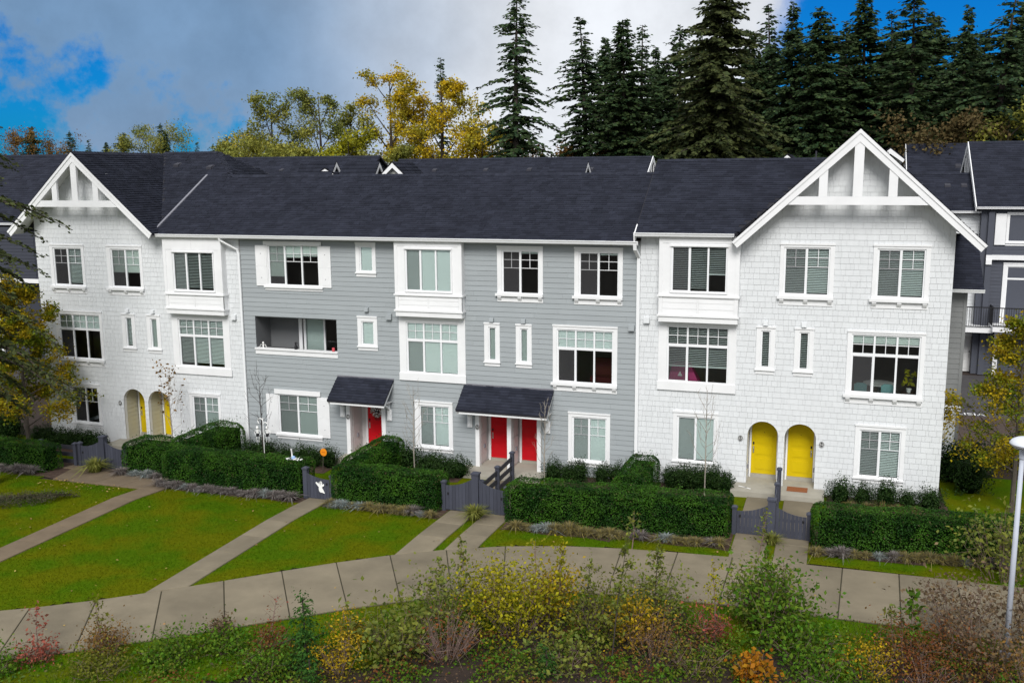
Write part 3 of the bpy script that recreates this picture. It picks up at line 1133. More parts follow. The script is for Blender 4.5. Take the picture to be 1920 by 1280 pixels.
def door(house, x0, x1, z0, z1, y, m, handle='left', arch=None, peep=True):
    """a panelled door leaf; arch=(xc,zc,r) rounds the head"""
    if arch:
        P = clip_poly((x0, x1, z0, z1), top=lambda x: arch[1] + math.sqrt(max(0, arch[2] ** 2 - (x - arch[0]) ** 2)), kinks=[arch[0] + arch[2] * math.cos(math.pi * k / 16) for k in range(17)])
    else:
        P = [(x0, z0), (x1, z0), (x1, z1), (x0, z1)]
    mb = MB()
    mb.prism([(a, y, b) for a, b in P], (0, .045, 0))
    d = mb.build('door', m, house)
    w = x1 - x0
    h = z1 - z0
    for k, (a, b) in enumerate(((.06, .30), (.33, .50), (.53, .70))):
        p = MB()
        p.box(x0 + .12, x1 - .12, y - .006, y - .001, z0 + a * h, z0 + b * h); p.box(x0 + .17, x1 - .17, y - .022, y - .0065, z0 + a * h + .05, z0 + b * h - .05)
        p.build('door_panel', m, d)
    hx = x0 + .075 if handle == 'left' else x1 - .075
    hh = MB()
    hh.box(hx - .028, hx + .028, y - .02, y - .002, z0 + 1.12, z0 + 1.22)
    hh.build('deadbolt', 'black', d)
    hh = MB()
    hh.box(hx - .026, hx + .026, y - .018, y - .002, z0 + .80, z0 + 1.06)
    hh.tube([(hx, y - .018, z0 + 1.0), (hx, y - .07, z0 + .99), (hx, y - .07, z0 + .86), (hx, y - .02, z0 + .84)], .011, 6)
    hh.build('handle', 'steel', d)
    if peep:
        MB().box(x0 + w / 2 - .012, x0 + w / 2 + .012, y - .012, y - .002, z0 + 1.60, z0 + 1.624).build('peephole', 'black', d)
    return d

def bay(house, x0, x1, zb, zt, win, Y=-.36, blind=None, sh='trim', seed=0):
    """box bay: boxed window above a panelled band with two ledges"""
    zl1, zl2 = win[2] - .19, zb + .22      # ledge heights
    mb = MB()
    wx0, wx1, wz0, wz1 = win
    rects = [(x0, x1, zl1, zt)]
    rects = rsub(rects, (wx0 - .05, wx1 + .05, wz0 - .05, wz1 + .05))
    for r in rects:
        mb.poly([(r[0], Y, r[2]), (r[1], Y, r[2]), (r[1], Y, r[3]), (r[0], Y, r[3])])
    for xx in (x0, x1):
        mb.poly([(xx, Y, zb), (xx, .0, zb), (xx, .0, zt), (xx, Y, zt)])
    mb.poly([(x0, Y + .02, zb), (x1, Y + .02, zb), (x1, 0, zb), (x0, 0, zb)])
    b = mb.build('bay', sh, house)
    # corner boards and head board
    c = MB()
    for a, q in ((x0 - .004, x0 + .13), (x1 - .13, x1 + .004)):
        c.box(a, q, Y - .02, Y - .001, zl1, zt)
    c.box(x0 + .13, (x0 + x1) / 2 - .004, Y - .016, Y - .001, wz1 + .14, zt)
    c.box((x0 + x1) / 2 + .004, x1 - .13, Y - .016, Y - .001, wz1 + .14, zt)
    c.box(x1 + .001, x1 + .02, Y - .018, Y + .12, zl1, zt)
    c.build('corner_board', 'trim', b)
    # band of two recessed panels with horizontal boards
    p = MB()
    p.box(x0, x1, Y + .012, Y + .05, zl2, zl1)
    p.box(x0, x0 + .14, Y - .012, Y + .011, zl2, zl1)
    p.box(x1 - .14, x1, Y - .012, Y + .011, zl2, zl1)
    p.box((x0 + x1) / 2 - .03, (x0 + x1) / 2 + .03, Y - .004, Y + .011, zl2, zl1)
    p.build('panel_band', 'trim', b)
    nb_ = 3
    for k in range(nb_):
        for a, q in ((x0 + .15, (x0 + x1) / 2 - .035), ((x0 + x1) / 2 + .035, x1 - .15)):
            z0_ = zl2 + .03 + (zl1 - zl2 - .06) * k / nb_
            z1_ = zl2 + .03 + (zl1 - zl2 - .06) * (k + 1) / nb_
            bb = MB()
            piece(bb, [(a, z0_ + .004), (q, z0_ + .004), (q, z1_ - .001), (a, z1_ - .001)], z0_, z1_, Y - .004, Y + .006, Y + .011)
            bb.build('panel_board', 'trim', b)
    l = MB()
    for zz, e in ((zl1, .06), (zl2, .06)):
        l.box(x0 - .05, x1 + .05, Y - e, Y - .021 + .06, zz - .035, zz + .03)
        l.box(x1 + .0205, x1 + .05, Y + .04, -.03, zz - .035, zz + .03)
    l.build('ledge', 'trim', b)
    bt = MB()
    bt.box(x0 + .004, x1 - .004, Y - .012, Y + .03, zb - .02, zl2 - .035)
    bt.box(x1 - .03, x1 + .006, Y + .03, -.03, zb - .02, zl2 - .035)
    bt.build('skirt_board', 'trim', b)
    w = window(house, win, cols=3, trim=(.08, .08, .08, .08), sill=None, grid=False, blind=blind, Y=Y + .01, cap=True, screen=(0,), deep=.10)
    return b

def gable_truss(house, xc, za, half, slope, yf, beam_z, post_off, depth=.75, wall_top=None):
    """overhanging gable: rake boards, collar beam, king post and two side posts, soffits"""
    ze = za - slope * half
    cosn = 1 / math.sqrt(1 + slope * slope)
    bw = .30 / cosn      # vertical depth of the rake board
    tr = None
    for s in (-1, 1):
        mb = MB()
        mb.prism([(xc, yf, za), (xc + s * half, yf, ze), (xc + s * (half - .16), yf, ze - .20), (xc, yf, za - bw)], (0, .05, 0))
        tr = mb.build('rake_board', 'trim', house)
        t = MB()
        t.prism([(xc, yf - .03, za + .01), (xc + s * (half + .02), yf - .03, ze + .01), (xc + s * (half - .04), yf - .03, ze - .06), (xc, yf - .03, za - .13)], (0, .029, 0))
        t.build('rake_trim', 'trim', tr)
        # soffit under the overhang
        so = MB()
        th = .17
        a = Vector((xc, yf + .05, za - th))
        b = Vector((xc + s * (half - .05), yf + .05, ze + .05 * slope - th))
        so.poly([a, b, b + Vector((0, depth + .05, 0)), a + Vector((0, depth + .05, 0))])
        so.build('soffit', 'soffit', house)
    hb = (za - bw - beam_z) / slope + .05
    mb = MB()
    mb.box(xc - hb - .25, xc + hb + .25, yf + .012, yf + .15, beam_z, beam_z + .28)
    rects = mb
    # trim beam ends to the rake underside
    mb = MB()
    def und(z):
        return (za - .12 - z) / slope
    mb.prism([(xc - und(beam_z), yf + .052, beam_z), (xc + und(beam_z), yf + .052, beam_z), (xc + und(beam_z + .28), yf + .052, beam_z + .28), (xc - und(beam_z + .28), yf + .052, beam_z + .28)], (0, .10, 0))
    mb.prism([(xc - und(beam_z) + .32, yf + .012, beam_z + .002), (xc + und(beam_z) - .32, yf + .012, beam_z + .002), (xc + und(beam_z + .28) - .32, yf + .012, beam_z + .278), (xc - und(beam_z + .28) + .32, yf + .012, beam_z + .278)], (0, .039, 0))
    mb.build('collar_beam', 'trim', house)
    k = MB()
    k.box(xc - .155, xc + .155, yf + .02, yf + .13, beam_z + .281, za - bw + .10)
    k.build('king_post', 'trim', house)
    for s in (-1, 1):
        x = xc + s * post_off
        p = MB()
        zt0 = za - slope * (post_off - .14) - .16
        zt1 = za - slope * (post_off + .14) - .16
        pts = [(x - .14, yf + .022, beam_z + .281), (x + .14, yf + .022, beam_z + .281), (x + .14, yf + .022, zt1 if s > 0 else zt0), (x - .14, yf + .022, zt0 if s > 0 else zt1)]
        p.prism(pts, (0, .105, 0))
        p.build('truss_post', 'trim', house)
    return tr
def gable_roof(house, xc, za, half, slope, yf, yb, seed):
    for s in (-1, 1):
        ze = za - slope * half
        e0 = (xc + s * half, yf, ze)
        e1 = (xc + s * half, yb, ze)
        r1 = (xc, yb, za)
        r0 = (xc, yf, za)
        if s > 0:
            o = roof_plane(house, e0, e1, r1, r0, seed + 1, th=.10)
        else:
            o = roof_plane(house, e1, e0, r0, r1, seed + 2, th=.10)
    ridge_cap(o, (xc, yf, za + .01), (xc, yb, za + .01), w=.14, pitch=slope)
# ------------------------------------------------------------------ the three joined townhouses
def interior(house, x0, x1, floors, y=3.0, top=9.2):
    mb = MB()
    mb.poly([(x0, y, -.3), (x1, y, -.3), (x1, y, top), (x0, y, top)])
    for xx in (x0, x1):
        mb.poly([(xx, .05, -.3), (xx, y, -.3), (xx, y, top), (xx, .05, top)])
    mb.build('interior_wall', 'interior', house)
    for z in floors:
        MB().box(x0, x1, .05, y - .002, z - .15, z).build('interior_floor', 'floor', house)

def partition(house, xs_, y=3.0, z0=-.3, z1=9.2):
    for x in xs_:
        MB().box(x - .05, x + .05, .15, y - .003, z0, z1).build('interior_partition', 'interior', house)

def arch_alcove(house, xc, zc, r, zf, depth, wallm):
    """alcove behind an arched opening: side walls, vault, back wall"""
    mb = MB()
    n = 12
    prof = [(xc - r, zf)] + [(xc - r * math.cos(math.pi * k / n), zc + r * math.sin(math.pi * k / n)) for k in range(n + 1)] + [(xc + r, zf)]
    for (a, b), (c, d) in zip(prof[:-1], prof[1:]):
        mb.poly([(a, -.03, b), (c, -.03, d), (c, .16, d), (a, .16, b)])
    mb.build('arch_reveal', 'trim', house)
    e = .02
    x0, x1 = xc - r - e, xc + r + e
    top = zc + r + .12
    for k in range(13):
        z0 = zf + k * .2
        z1 = min(z0 + .2, top)
        if z1 <= z0 + .01:
            break
        b = MB()
        b.prism([(x0, .16, z0), (x0 + .014, .16, z0 + .002), (x0 + .003, .16, z1), (x0, .16, z1)], (0, depth - .16, 0))
        b.build('alcove_board', wallm, house)
    mb = MB()
    mb.poly([(x1, .16, zf), (x1, depth, zf), (x1, depth, top), (x1, .16, top)])
    mb.poly([(x0, .16, top), (x1, .16, top), (x1, depth, top), (x0, depth, top)])
    mb.poly([(x0, depth + .04, zf), (x1, depth + .04, zf), (x1, depth + .04, top), (x0, depth + .04, top)])
    mb.build('alcove_wall', wallm, house)
    fr = MB()
    fr.box(xc - .53, xc - .465, depth - .09, depth + .03, zf, top)
    fr.box(xc + .465, xc + .53, depth - .09, depth + .03, zf, top)
    fr.build('door_frame', 'trim', house)
    MB().box(xc - .465, xc + .465, depth - .12, depth + .03, zf + .002, zf + .13).build('threshold', 'stoop', house)

# ---- right: white shingled house
HR = thing('townhouse', 'white shingled townhouse with two yellow arched doors and a truss gable on the right', 'house', (22.6, 0, 0))
xcR, zaR, slR, hfR = 24.8, 12.97, .935, 4.07
def topR(x):
    return min(zaR - slR * abs(x - xcR) - .14, 99) if x > 20.95 else 9.42
GR = dict(w2=(22.51, 23.97, 7.32, 8.92), w3=(25.61, 27.06, 7.32, 8.92), s1=(21.82, 22.06, 4.64, 5.91), s2=(23.15, 23.39, 4.64, 5.91), w4=(24.92, 27.08, 3.91, 5.92),
          bl=(18.42, 20.58, 3.92, 5.94), w5=(18.86, 20.17, .89, 2.53), w6=(25.34, 26.63, .87, 2.51))
archR = [(21.96, 2.04, .55), (23.28, 2.04, .55)]
hR = [(a - .07, b + .07, c - .07, d + .07) for a, b, c, d in GR.values()] + [(18.2, 20.8, 6.4, 9.42)] + [(x - r, x + r, -.5, z) for x, z, r in archR]
wallR = sheathing(HR, 17.32, 28.0, -.15, 12.9, hR, 'sheath_white', topR, (20.949, 20.951, xcR), archR)
sR = [(18.08, 20.9, 3.6, 9.42)]
shake_wall(wallR, 17.32, 28.0, .02, 12.9, hR + sR, 'shake', topR, (20.949, 20.951, xcR), archR, seed=11, singles=300)
MB().box(27.98, 28.0, .001, 8.0, -.2, 9.6).build('side_wall', 'shake', HR)
interior(HR, 17.4, 27.9, (.15, 3.25, 6.3), top=9.3)
partition(HR, (22.3, 24.5), z0=3.3, z1=9.25)
window(HR, GR['w2'], trim=(.18, .20, .11, .19), blind=[(0, 'half', .98), (1, 'half', .98)])
window(HR, GR['w3'], trim=(.18, .20, .11, .19), blind=[(0, 'half', .98), (1, 'half', .98)])
for k in ('s1', 's2'):
    window(HR, GR[k], cols=1, trim=(.21, .21, .13, .20), sill='apron', grid=False, blind=[(0, 'open', 1)], screen=None)
    vent_hood(HR, (GR[k][0] + GR[k][1]) / 2 - .02, 6.23, 'shake', .16)
vent_hood(HR, 17.6, 6.17, 'shake', .22)
window(HR, GR['w4'], cols=3, transom=5.25, trim=(.19, .19, .12, .18), nb=4, blind=[(-1, 'shade', .14)], label='wide transom window with a plant and teal chairs behind it')
window(HR, GR['w5'], trim=(.20, .16, .08, .24), sill='apron', blind=[(0, 'closed', 1), (1, 'closed', 1)], grid=False)
window(HR, GR['w6'], trim=(.19, .19, .10, .23), sill='apron', blind=[(0, 'half', 1), (1, 'half', 1)])
bay(HR, 18.08, 20.95, 6.2, 9.33, (18.57, 20.48, 7.34, 8.93), blind=[(0, 'open', .98), (1, 'open', .98), (2, 'open', .60)])
window(HR, GR['bl'], cols=3, transom=5.27, trim=(.37, .33, .36, .26), sill=None, blind=[(-1, 'open', .72)], cap=False)
MB().box(18.03, 20.93, -.085, -.056, 3.56, 3.60 + .28).build('apron_board', 'trim', HR)
for (x, z, r), hd in zip(archR, ('left', 'right')):
    arch_alcove(HR, x, z, r, .2, .93, 'trim')
    door(HR, x - .462, x + .462, .335, 2.5, .88, 'yellow', hd)
plaque(HR, 21.16, 1.90, '53', -.05)
plaque(HR, 24.03, 1.89, '52', -.05)
for x, z in ((21.43, .55), (23.80, .62)):
    MB().box(x - .03, x + .03, .30, .40, z + .1, z + .26).build('outlet_cover', 'metal', HR)
st = MB()
st.box(20.95, 24.2, -1.08, .95, -.25, .2)
st.build('stoop', 'stoop', HR)
gable_truss(HR, xcR, zaR, hfR, slR, -.78, 10.47, 1.11)
gable_roof(HR, xcR, zaR + .03, hfR, slR, -.80, 8.5, 40)
rR = roof_slab(HR, ((17.2, -.45, 9.42), (20.74, -.45, 9.42), (23.87, 3.85, 12.08), (17.2, 3.85, 12.08)))
shingle_field(rR, (17.2, -.45, 9.42), (1, 0, 0), (0, 4.3, 2.66), 6.8, math.hypot(4.3, 2.66), seed=31, clip=lambda s, t: s < 3.45 + t / math.hypot(4.3, 2.66) * 3.13)
roof_plane(HR, (xcR, 8.15, 9.42), (17.2, 8.15, 9.42), (17.2, 3.85, 12.08), (xcR, 3.85, 12.08), 32, .25, .5)
ridge_cap(rR, (17.2, 3.85, 12.09), (23.7, 3.85, 12.09))
MB().box(17.22, 20.7, -.44, 0, 9.27, 9.285).build('soffit', 'soffit', HR)
MB().box(17.2, 20.68, -.455, -.435, 9.27, 9.42).build('fascia', 'trim', HR)
gutter(HR, 17.15, 20.75, -.59, 9.44)
# verge of the step between the two roofs
mb = MB()
mb.prism([(17.19, -.46, 9.40), (17.19, 3.85, 12.06), (17.19, 3.85, 11.86), (17.19, -.46, 9.20)], (-.03, 0, 0))
mb.build('verge_board', 'roof_under', HR)
mb = MB()
mb.prism([(17.16, -.62, 9.36), (17.16, -.02, 9.36 + .36), (17.16, -.02, 9.30), (17.16, -.56, 9.10)], (.04, 0, 0))
mb.build('eave_return', 'trim', HR)
roof_vent(rR, 24.0, 2.6, 11.42)
# rear wing with its own lower roof, seen past the right corner
WG = MB()
WG.box(28.0, 28.95, 4.4, 9, -.2, 7.1)
WG.build('wing_wall', 'lap_mid', HR)
for k in range(36):
    z0 = -.1 + k * .2
    mb = MB()
    piece(mb, [(28.01, z0), (28.86, z0), (28.86, z0 + .2), (28.01, z0 + .2)], z0, z0 + .2, 4.37, 4.385, 4.4)
    mb.build('lap_board', 'lap_mid' if z0 > 2.6 else 'shake', HR)
MB().box(28.86, 28.98, 4.36, 4.399, -.2, 7.1).build('corner_board', 'lap_mid', HR)
MB().box(28.0, 29.02, 4.34, 4.39, 2.45, 2.65).build('band_board', 'trim', HR)
roof_plane(HR, (28.0, 3.95, 7.22), (29.48, 3.95, 7.22), (29.48, 7.2, 9.1), (28.0, 7.2, 9.1), 55, .16, .3)
gutter(HR, 28.0, 29.5, 3.83, 7.22)

# ---- middle: grey house
HG = thing('townhouse', 'grey lap-sided townhouse in the middle with red doors under small canopies', 'house', (8.6, 0, -.3))
GG = dict(g1=(1.44, 3.77, 7.04, 8.66), g2=(5.76, 6.26, 7.72, 8.67), g3=(5.74, 6.22, 4.68, 5.58), g4=(11.91, 13.34, 7.02, 8.62), g5=(15.01, 16.46, 7.02, 8.62),
          s1=(11.33, 11.56, 4.33, 5.58), s2=(12.65, 12.88, 4.33, 5.58), g6=(14.15, 16.28, 3.63, 5.62), bl=(7.77, 9.95, 3.63, 5.64),
          gg=(1.61, 3.45, .58, 2.24), w3=(8.26, 9.50, .58, 2.21), w4=(14.77, 16.05, .55, 2.20))
hG = [(a - .07, b + .07, c - .07, d + .07) for a, b, c, d in GG.values()]
hG += [(7.6, 10.2, 6.1, 9.3), (.60, 4.53, 4.18, 5.63), (5.0, 6.6, -.6, 2.2), (10.8, 13.4, -.6, 2.2)]
wallG = sheathing(HG, -.02, 17.32, -.5, 9.1, hG, 'sheath')
lap_wall(wallG, .04, 17.30, -.35, 9.0, hG + [(7.45, 10.28, 3.3, 9.1)], 'lap', ex=.2, seed=3)
interior(HG, .1, 17.2, (-.14, 2.95, 6.0), y=3.2, top=9.0)
partition(HG, (4.7, 7.2, 10.5, 14.0), y=3.2, z1=8.9)
window(HG, GG['g1'], cols=3, trim=(.10, .10, .08, .19), sill=None, blind=[(0, 'shade', .80), (1, 'shade', .30), (2, 'shade', .26)], cap=False, label='shuttered triple window with half-drawn shades')
MB().box(1.22, 3.98, -.10, -.056, 8.70, 8.86).build('head_board', 'trim', HG)
s_ = MB(); s_.box(1.18, 3.98, -.12, -.056, 6.90, 6.97); s_.box(1.20, 3.96, -.05, -.0, 6.79, 6.899); s_.build('sill', 'trim', HG)
shutter(HG, .80, 1.335, 6.96, 8.68); shutter(HG, 3.875, 4.38, 6.96, 8.68)
window(HG, GG['g2'], cols=1, trim=(.22, .18, .10, .20), sill='apron', grid=False, blind=[(0, 'closed', 1)], screen=None)
window(HG, GG['g3'], cols=1, trim=(.22, .20, .12, .26), sill='apron', grid=False, blind=[(0, 'closed', 1)], screen=None)
window(HG, GG['g4'], trim=(.23, .20, .06, .21), blind=[(1, 'shade', .05)])
window(HG, GG['g5'], trim=(.22, .20, .06, .21), blind=[(1, 'shade', .05)])
for k in ('s1', 's2'):
    window(HG, GG[k], cols=1, trim=(.22, .20, .12, .22), sill='apron', grid=False, blind=[(0, 'frost', 1)], screen=None)
    vent_hood(HG, (GG[k][0] + GG[k][1]) / 2 - .01, 5.93, 'lap', .17)
vent_hood(HG, 5.97, 6.13, 'lap', .17); vent_hood(HG, 6.98, 5.87, 'lap', .24); vent_hood(HG, 17.03, 5.85, 'lap', .22)
window(HG, GG['g6'], cols=3, transom=4.93, trim=(.21, .21, .08, .22), nb=4, blind=[(-1, 'closed', .34)])
bay(HG, 7.43, 10.30, 5.98, 8.99, (7.95, 9.84, 7.03, 8.64), blind=[(0, 'closed', 1), (1, 'closed', 1), (2, 'closed', 1)])
window(HG, GG['bl'], cols=3, transom=4.95, trim=(.36, .35, .36, .30), sill=None, blind=[(-1, 'closed', 1)], cap=False)
MB().box(7.39, 10.32, -.085, -.056, 3.27, 3.58).build('apron_board', 'trim', HG)
window(HG, GG['gg'], cols=2, trim=(.12, .12, .08, .22), sill=None, blind=[(0, 'frost', 1), (1, 'closed', 1)], cap=False, grid=True, label='shuttered ground-floor window')
MB().box(1.42, 3.66, -.10, -.056, 2.30, 2.50).build('head_board', 'trim', HG)
s_ = MB(); s_.box(1.42, 3.70, -.12, -.056, .45, .53); s_.box(1.46, 3.66, -.05, -.0, .32, .449); s_.build('sill', 'trim', HG)
shutter(HG, .98, 1.49, .50, 2.26); shutter(HG, 3.575, 4.06, .50, 2.26)
window(HG, GG['w3'], trim=(.24, .20, .12, .24), sill='apron', blind=[(0, 'closed', 1), (1, 'closed', 1)])
window(HG, GG['w4'], trim=(.20, .19, .12, .24), sill='apron', blind=[(0, 'closed', 1), (1, 'closed', 1)])
# recessed balcony
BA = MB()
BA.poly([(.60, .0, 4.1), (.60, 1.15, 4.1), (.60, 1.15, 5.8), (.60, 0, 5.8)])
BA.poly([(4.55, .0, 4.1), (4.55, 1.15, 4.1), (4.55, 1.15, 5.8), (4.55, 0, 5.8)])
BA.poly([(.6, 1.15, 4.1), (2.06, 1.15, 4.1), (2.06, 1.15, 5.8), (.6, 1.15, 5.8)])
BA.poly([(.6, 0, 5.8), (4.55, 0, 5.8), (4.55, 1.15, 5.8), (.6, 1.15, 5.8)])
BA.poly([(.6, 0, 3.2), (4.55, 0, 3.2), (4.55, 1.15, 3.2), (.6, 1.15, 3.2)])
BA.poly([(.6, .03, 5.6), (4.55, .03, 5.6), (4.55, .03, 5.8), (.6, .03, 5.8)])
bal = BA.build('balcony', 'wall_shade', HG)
s_ = MB(); s_.box(.56, 4.56, -.10, .14, 4.20, 4.27); s_.box(.57, 4.55, -.05, .10, 4.0, 4.199); s_.build('parapet_cap', 'trim', bal)
s_ = MB()
for a, b in ((2.06, 2.22), (2.30, 2.40), (3.28, 3.36), (4.46, 4.54)):
    s_.box(a, b, 1.08, 1.16, 3.2, 5.7)
s_.box(2.22, 4.54, 1.10, 1.15, 5.62, 5.72)
s_.build('sliding_door_frame', 'vinyl', bal)
MB().poly([(2.40, 1.12, 3.2), (3.28, 1.12, 3.2), (3.28, 1.12, 5.62), (2.40, 1.12, 5.62)]).build('pane', 'glass', bal)
MB().poly([(3.36, 1.12, 3.2), (4.46, 1.12, 3.2), (4.46, 1.12, 5.62), (3.36, 1.12, 5.62)]).build('pane', 'glass', bal)
MB().box(2.40, 3.30, 1.2, 1.21, 3.2, 5.62).build('blind', 'shade_grey', bal)
# entrances
def porch(house, px, zf, zh, depth, posts, doors, num=None):
    x0, x1 = px
    mb = MB()
    mb.poly([(x0, 0, zf), (x0, depth + .04, zf), (x0, depth + .04, zh + .3), (x0, 0, zh + .3)])
    mb.poly([(x1, 0, zf), (x1, depth + .04, zf), (x1, depth + .04, zh + .3), (x1, 0, zh + .3)])
    mb.poly([(x0, depth + .04, zf), (x1, depth + .04, zf), (x1, depth + .04, zh + .3), (x0, depth + .04, zh + .3)])
    mb.poly([(x0, 0, zh + .3), (x1, 0, zh + .3), (x1, depth, zh + .3), (x0, depth, zh + .3)])
    pw = mb.build('porch_wall', 'porch', house)
    xl = [x0] + [ (a + b) / 2 + .06 for a, b in posts[1:-1]]
    for xx in xl:     # panelled left-hand wall
        for za_, zb_ in ((zf + .08, zf + 1.2), (zf + 1.24, zh + .2)):
            p = MB()
            p.box(xx + .002, xx + .016, .22, depth - .18, za_, zb_)
            p.build('wall_panel', 'porch', pw)
        MB().box(xx + .017, xx + .07, .52, .60, zf + .62, zf + .78).build('outlet_cover', 'metal', pw)
    for a, b in posts[1:-1]:
        MB().box((a + b) / 2 - .05, (a + b) / 2 + .05, .10, depth + .03, zf, zh + .29).build('porch_divider', 'porch', pw)
    for a, b in posts:
        MB().box(a, b, -.10, .10, zf, zh + .3).build('porch_post', 'trim', house)
    MB().box(posts[0][0] - .03, posts[-1][1] + .03, -.085, .085, zh, zh + .28).build('porch_header', 'trim', house)
    for (a, b, hd) in doors:
        door(house, a, b, zf + .12, zf + 2.2, depth - .05, 'red', hd)
        fr = MB()
        fr.box(a - .09, a - .003, depth - .09, depth + .03, zf, zf + 2.3)
        fr.box(b + .003, b + .09, depth - .09, depth + .03, zf, zf + 2.3)
        fr.box(a - .003, b + .003, depth - .09, depth + .03, zf + 2.205, zf + 2.3)
        fr.build('door_frame', 'trim', house)
        MB().box(a, b, depth - .14, depth + .02, zf + .002, zf + .115).build('threshold', 'stoop', house)
porch(HG, (5.02, 6.58), -.11, 2.16, 1.0, [(4.87, 5.05), (6.52, 6.70)], [(5.36, 6.28, 'left')])
porch(HG, (10.82, 13.36), -.11, 2.16, 1.0, [(10.70, 10.87), (12.05, 12.22), (13.30, 13.46)], [(11.0, 11.92, 'left'), (12.34, 13.26, 'right')])
plaque(HG, 4.96, 1.53, '56', -.12)
plaque(HG, 10.785, 1.53, '55', -.12)
MB().box(4.75, 6.85, -.95, 1.0, -.5, -.11).build('stoop', 'stoop', HG)
MB().box(10.25, 13.75, -1.3, 1.0, -.5, -.11).build('stoop', 'stoop', HG)
def canopy(house, x0, x1, seed, braces):
    zt, zf, yf = 3.24, 2.42, -1.02
    o = roof_plane(house, (x0, yf, zf), (x1, yf, zf), (x1, -.03, zt), (x0, -.03, zt), seed, .14, .34, th=.07)
    o.name = 'canopy'
    MB().box(x0, x1, -.06, -.029, zt - .02, zt + .05).build('wall_flashing', 'metal', o)
    f = MB()
    f.box(x0 + .12, x1 - .02, yf + .03, yf + .07, zf - .16, zf - .05)
    f.build('canopy_fascia', 'trim', o)
    for x in (x0 + .03, x1 - .07):
        f = MB()
        f.prism([(x, yf + .02, zf - .075), (x, -.04, zt - .075), (x, -.04, zt - .25), (x, yf + .08, zf - .2)], (.04, 0, 0))
        f.build('canopy_rake', 'trim', o)
    f = MB()
    f.poly([(x0 + .08, yf + .07, zf - .11), (x1 - .08, yf + .07, zf - .11), (x1 - .08, -.03, zf - .11), (x0 + .08, -.03, zf - .11)])
    f.build('canopy_ceiling', 'trim', o)
    for x in braces:
        b = MB()
        b.box(x - .10, x + .10, -.10, -.031, 1.50, 1.98)
        b.box(x - .055, x + .055, -.14, -.101, 1.56, 2.26)
        b.prism([(x - .05, -.14, 1.95), (x - .05, -.14, 2.10), (x - .05, -.50, 2.27), (x - .05, -.64, 2.27), (x - .05, -.30, 2.08)], (.10, 0, 0))
        b.box(x - .055, x + .055, -.78, -.141, 2.27, 2.33)
        bo = b.build('canopy_brace', 'trim', o)
        MB().box(x - .02, x + .02, -.112, -.1005, 1.68, 1.72).build('bolt', 'metal', bo)
canopy(HG, 4.5, 7.1, 61, (4.69, 6.88))
canopy(HG, 10.22, 13.98, 62, (10.46, 13.74))
# roof
rG = roof_plane(HG, (-4.1, -.45, 9.10), (17.2, -.45, 9.10), (17.2, 3.75, 11.57), (-4.1, 3.75, 11.57), 21)
roof_plane(HG, (17.2, 7.95, 9.10), (-4.1, 7.95, 9.10), (-4.1, 3.75, 11.57), (17.2, 3.75, 11.57), 22, .25, .5)
ridge_cap(rG, (-4.1, 3.75, 11.58), (17.2, 3.75, 11.58))
MB().box(-4.0, 17.25, -.44, 0, 8.955, 8.97).build('soffit', 'soffit', HG)
MB().box(-4.1, 17.3, -.455, -.435, 8.955, 9.10).build('fascia', 'trim', HG)
gutter(HG, -4.15, 17.3, -.59, 9.12)
mb = MB()
mb.prism([(-4.16, -.47, 9.16), (-4.16, 3.75, 11.64), (-4.16, 3.75, 11.45), (-4.16, -.47, 8.97)], (.10, 0, 0))
mb.build('verge_flashing', 'metal', HG)
downspout(HG, [(-.66, -.50, 9.0), (-.62, -.46, 8.86), (-.06, -.09, 8.45), (0.0, -.085, 8.3), (0.0, -.085, -.35)])
downspout(HG, [(17.2, -.50, 9.0), (17.2, -.46, 8.82), (17.27, -.09, 8.5), (17.27, -.085, 8.3), (17.27, -.085, -.1)], .12)

# ---- left: white shingled house
HL = thing('townhouse', 'white shingled townhouse with yellow-tinted arched alcoves and a truss gable on the left', 'house', (-5.5, 0, -.55))
xcL, zaL, slL, hfL = -7.8, 12.62, .885, 3.95
def topL(x):
    return zaL - slL * abs(x - xcL) - .14 if x < -3.95 else 9.0
GL = dict(l1=(-9.93, -8.40, 6.71, 8.34), l2=(-6.70, -5.22, 6.71, 8.34), lm=(-9.92, -7.68, 3.31, 5.29), s1=(-6.15, -5.89, 4.01, 5.26), s2=(-4.79, -4.53, 4.01, 5.26),
          bl=(-3.31, -1.06, 3.28, 5.32), g1=(-9.44, -8.11, .26, 1.88), g2=(-2.81, -1.53, .27, 1.86))
archL = [(-6.04, 1.42, .58), (-4.68, 1.42, .58)]
hL = [(a - .07, b + .07, c - .07, d + .07) for a, b, c, d in GL.values()] + [(-3.5, -.85, 5.9, 9.0)] + [(x - r, x + r, -.9, z) for x, z, r in archL]
wallL = sheathing(HL, -10.95, -.02, -.8, 12.6, hL, 'sheath_white', topL, (-3.951, -3.949, xcL), archL)
shake_wall(wallL, -10.95, -.05, -.6, 12.6, hL + [(-3.6, -.75, 2.95, 9.0)], 'shake', topL, (-3.951, -3.949, xcL), archL, seed=12, singles=0)
MB().box(-10.95, -10.93, .001, 8.0, -.8, 9.6).build('side_wall', 'shake', HL)
interior(HL, -10.85, -.1, (-.46, 2.65, 5.7), y=3.0, top=8.9)
partition(HL, (-7.3, -3.9), z1=8.8)
window(HL, GL['l1'], trim=(.22, .18, .10, .21), blind=[(1, 'half', .98)])
window(HL, GL['l2'], trim=(.26, .18, .10, .21), blind=[(0, 'shade', .62), (1, 'shade', .62)])
window(HL, GL['lm'], cols=3, transom=4.65, trim=(.22, .19, .08, .22), nb=4, blind=[(-1, 'closed', .34)])
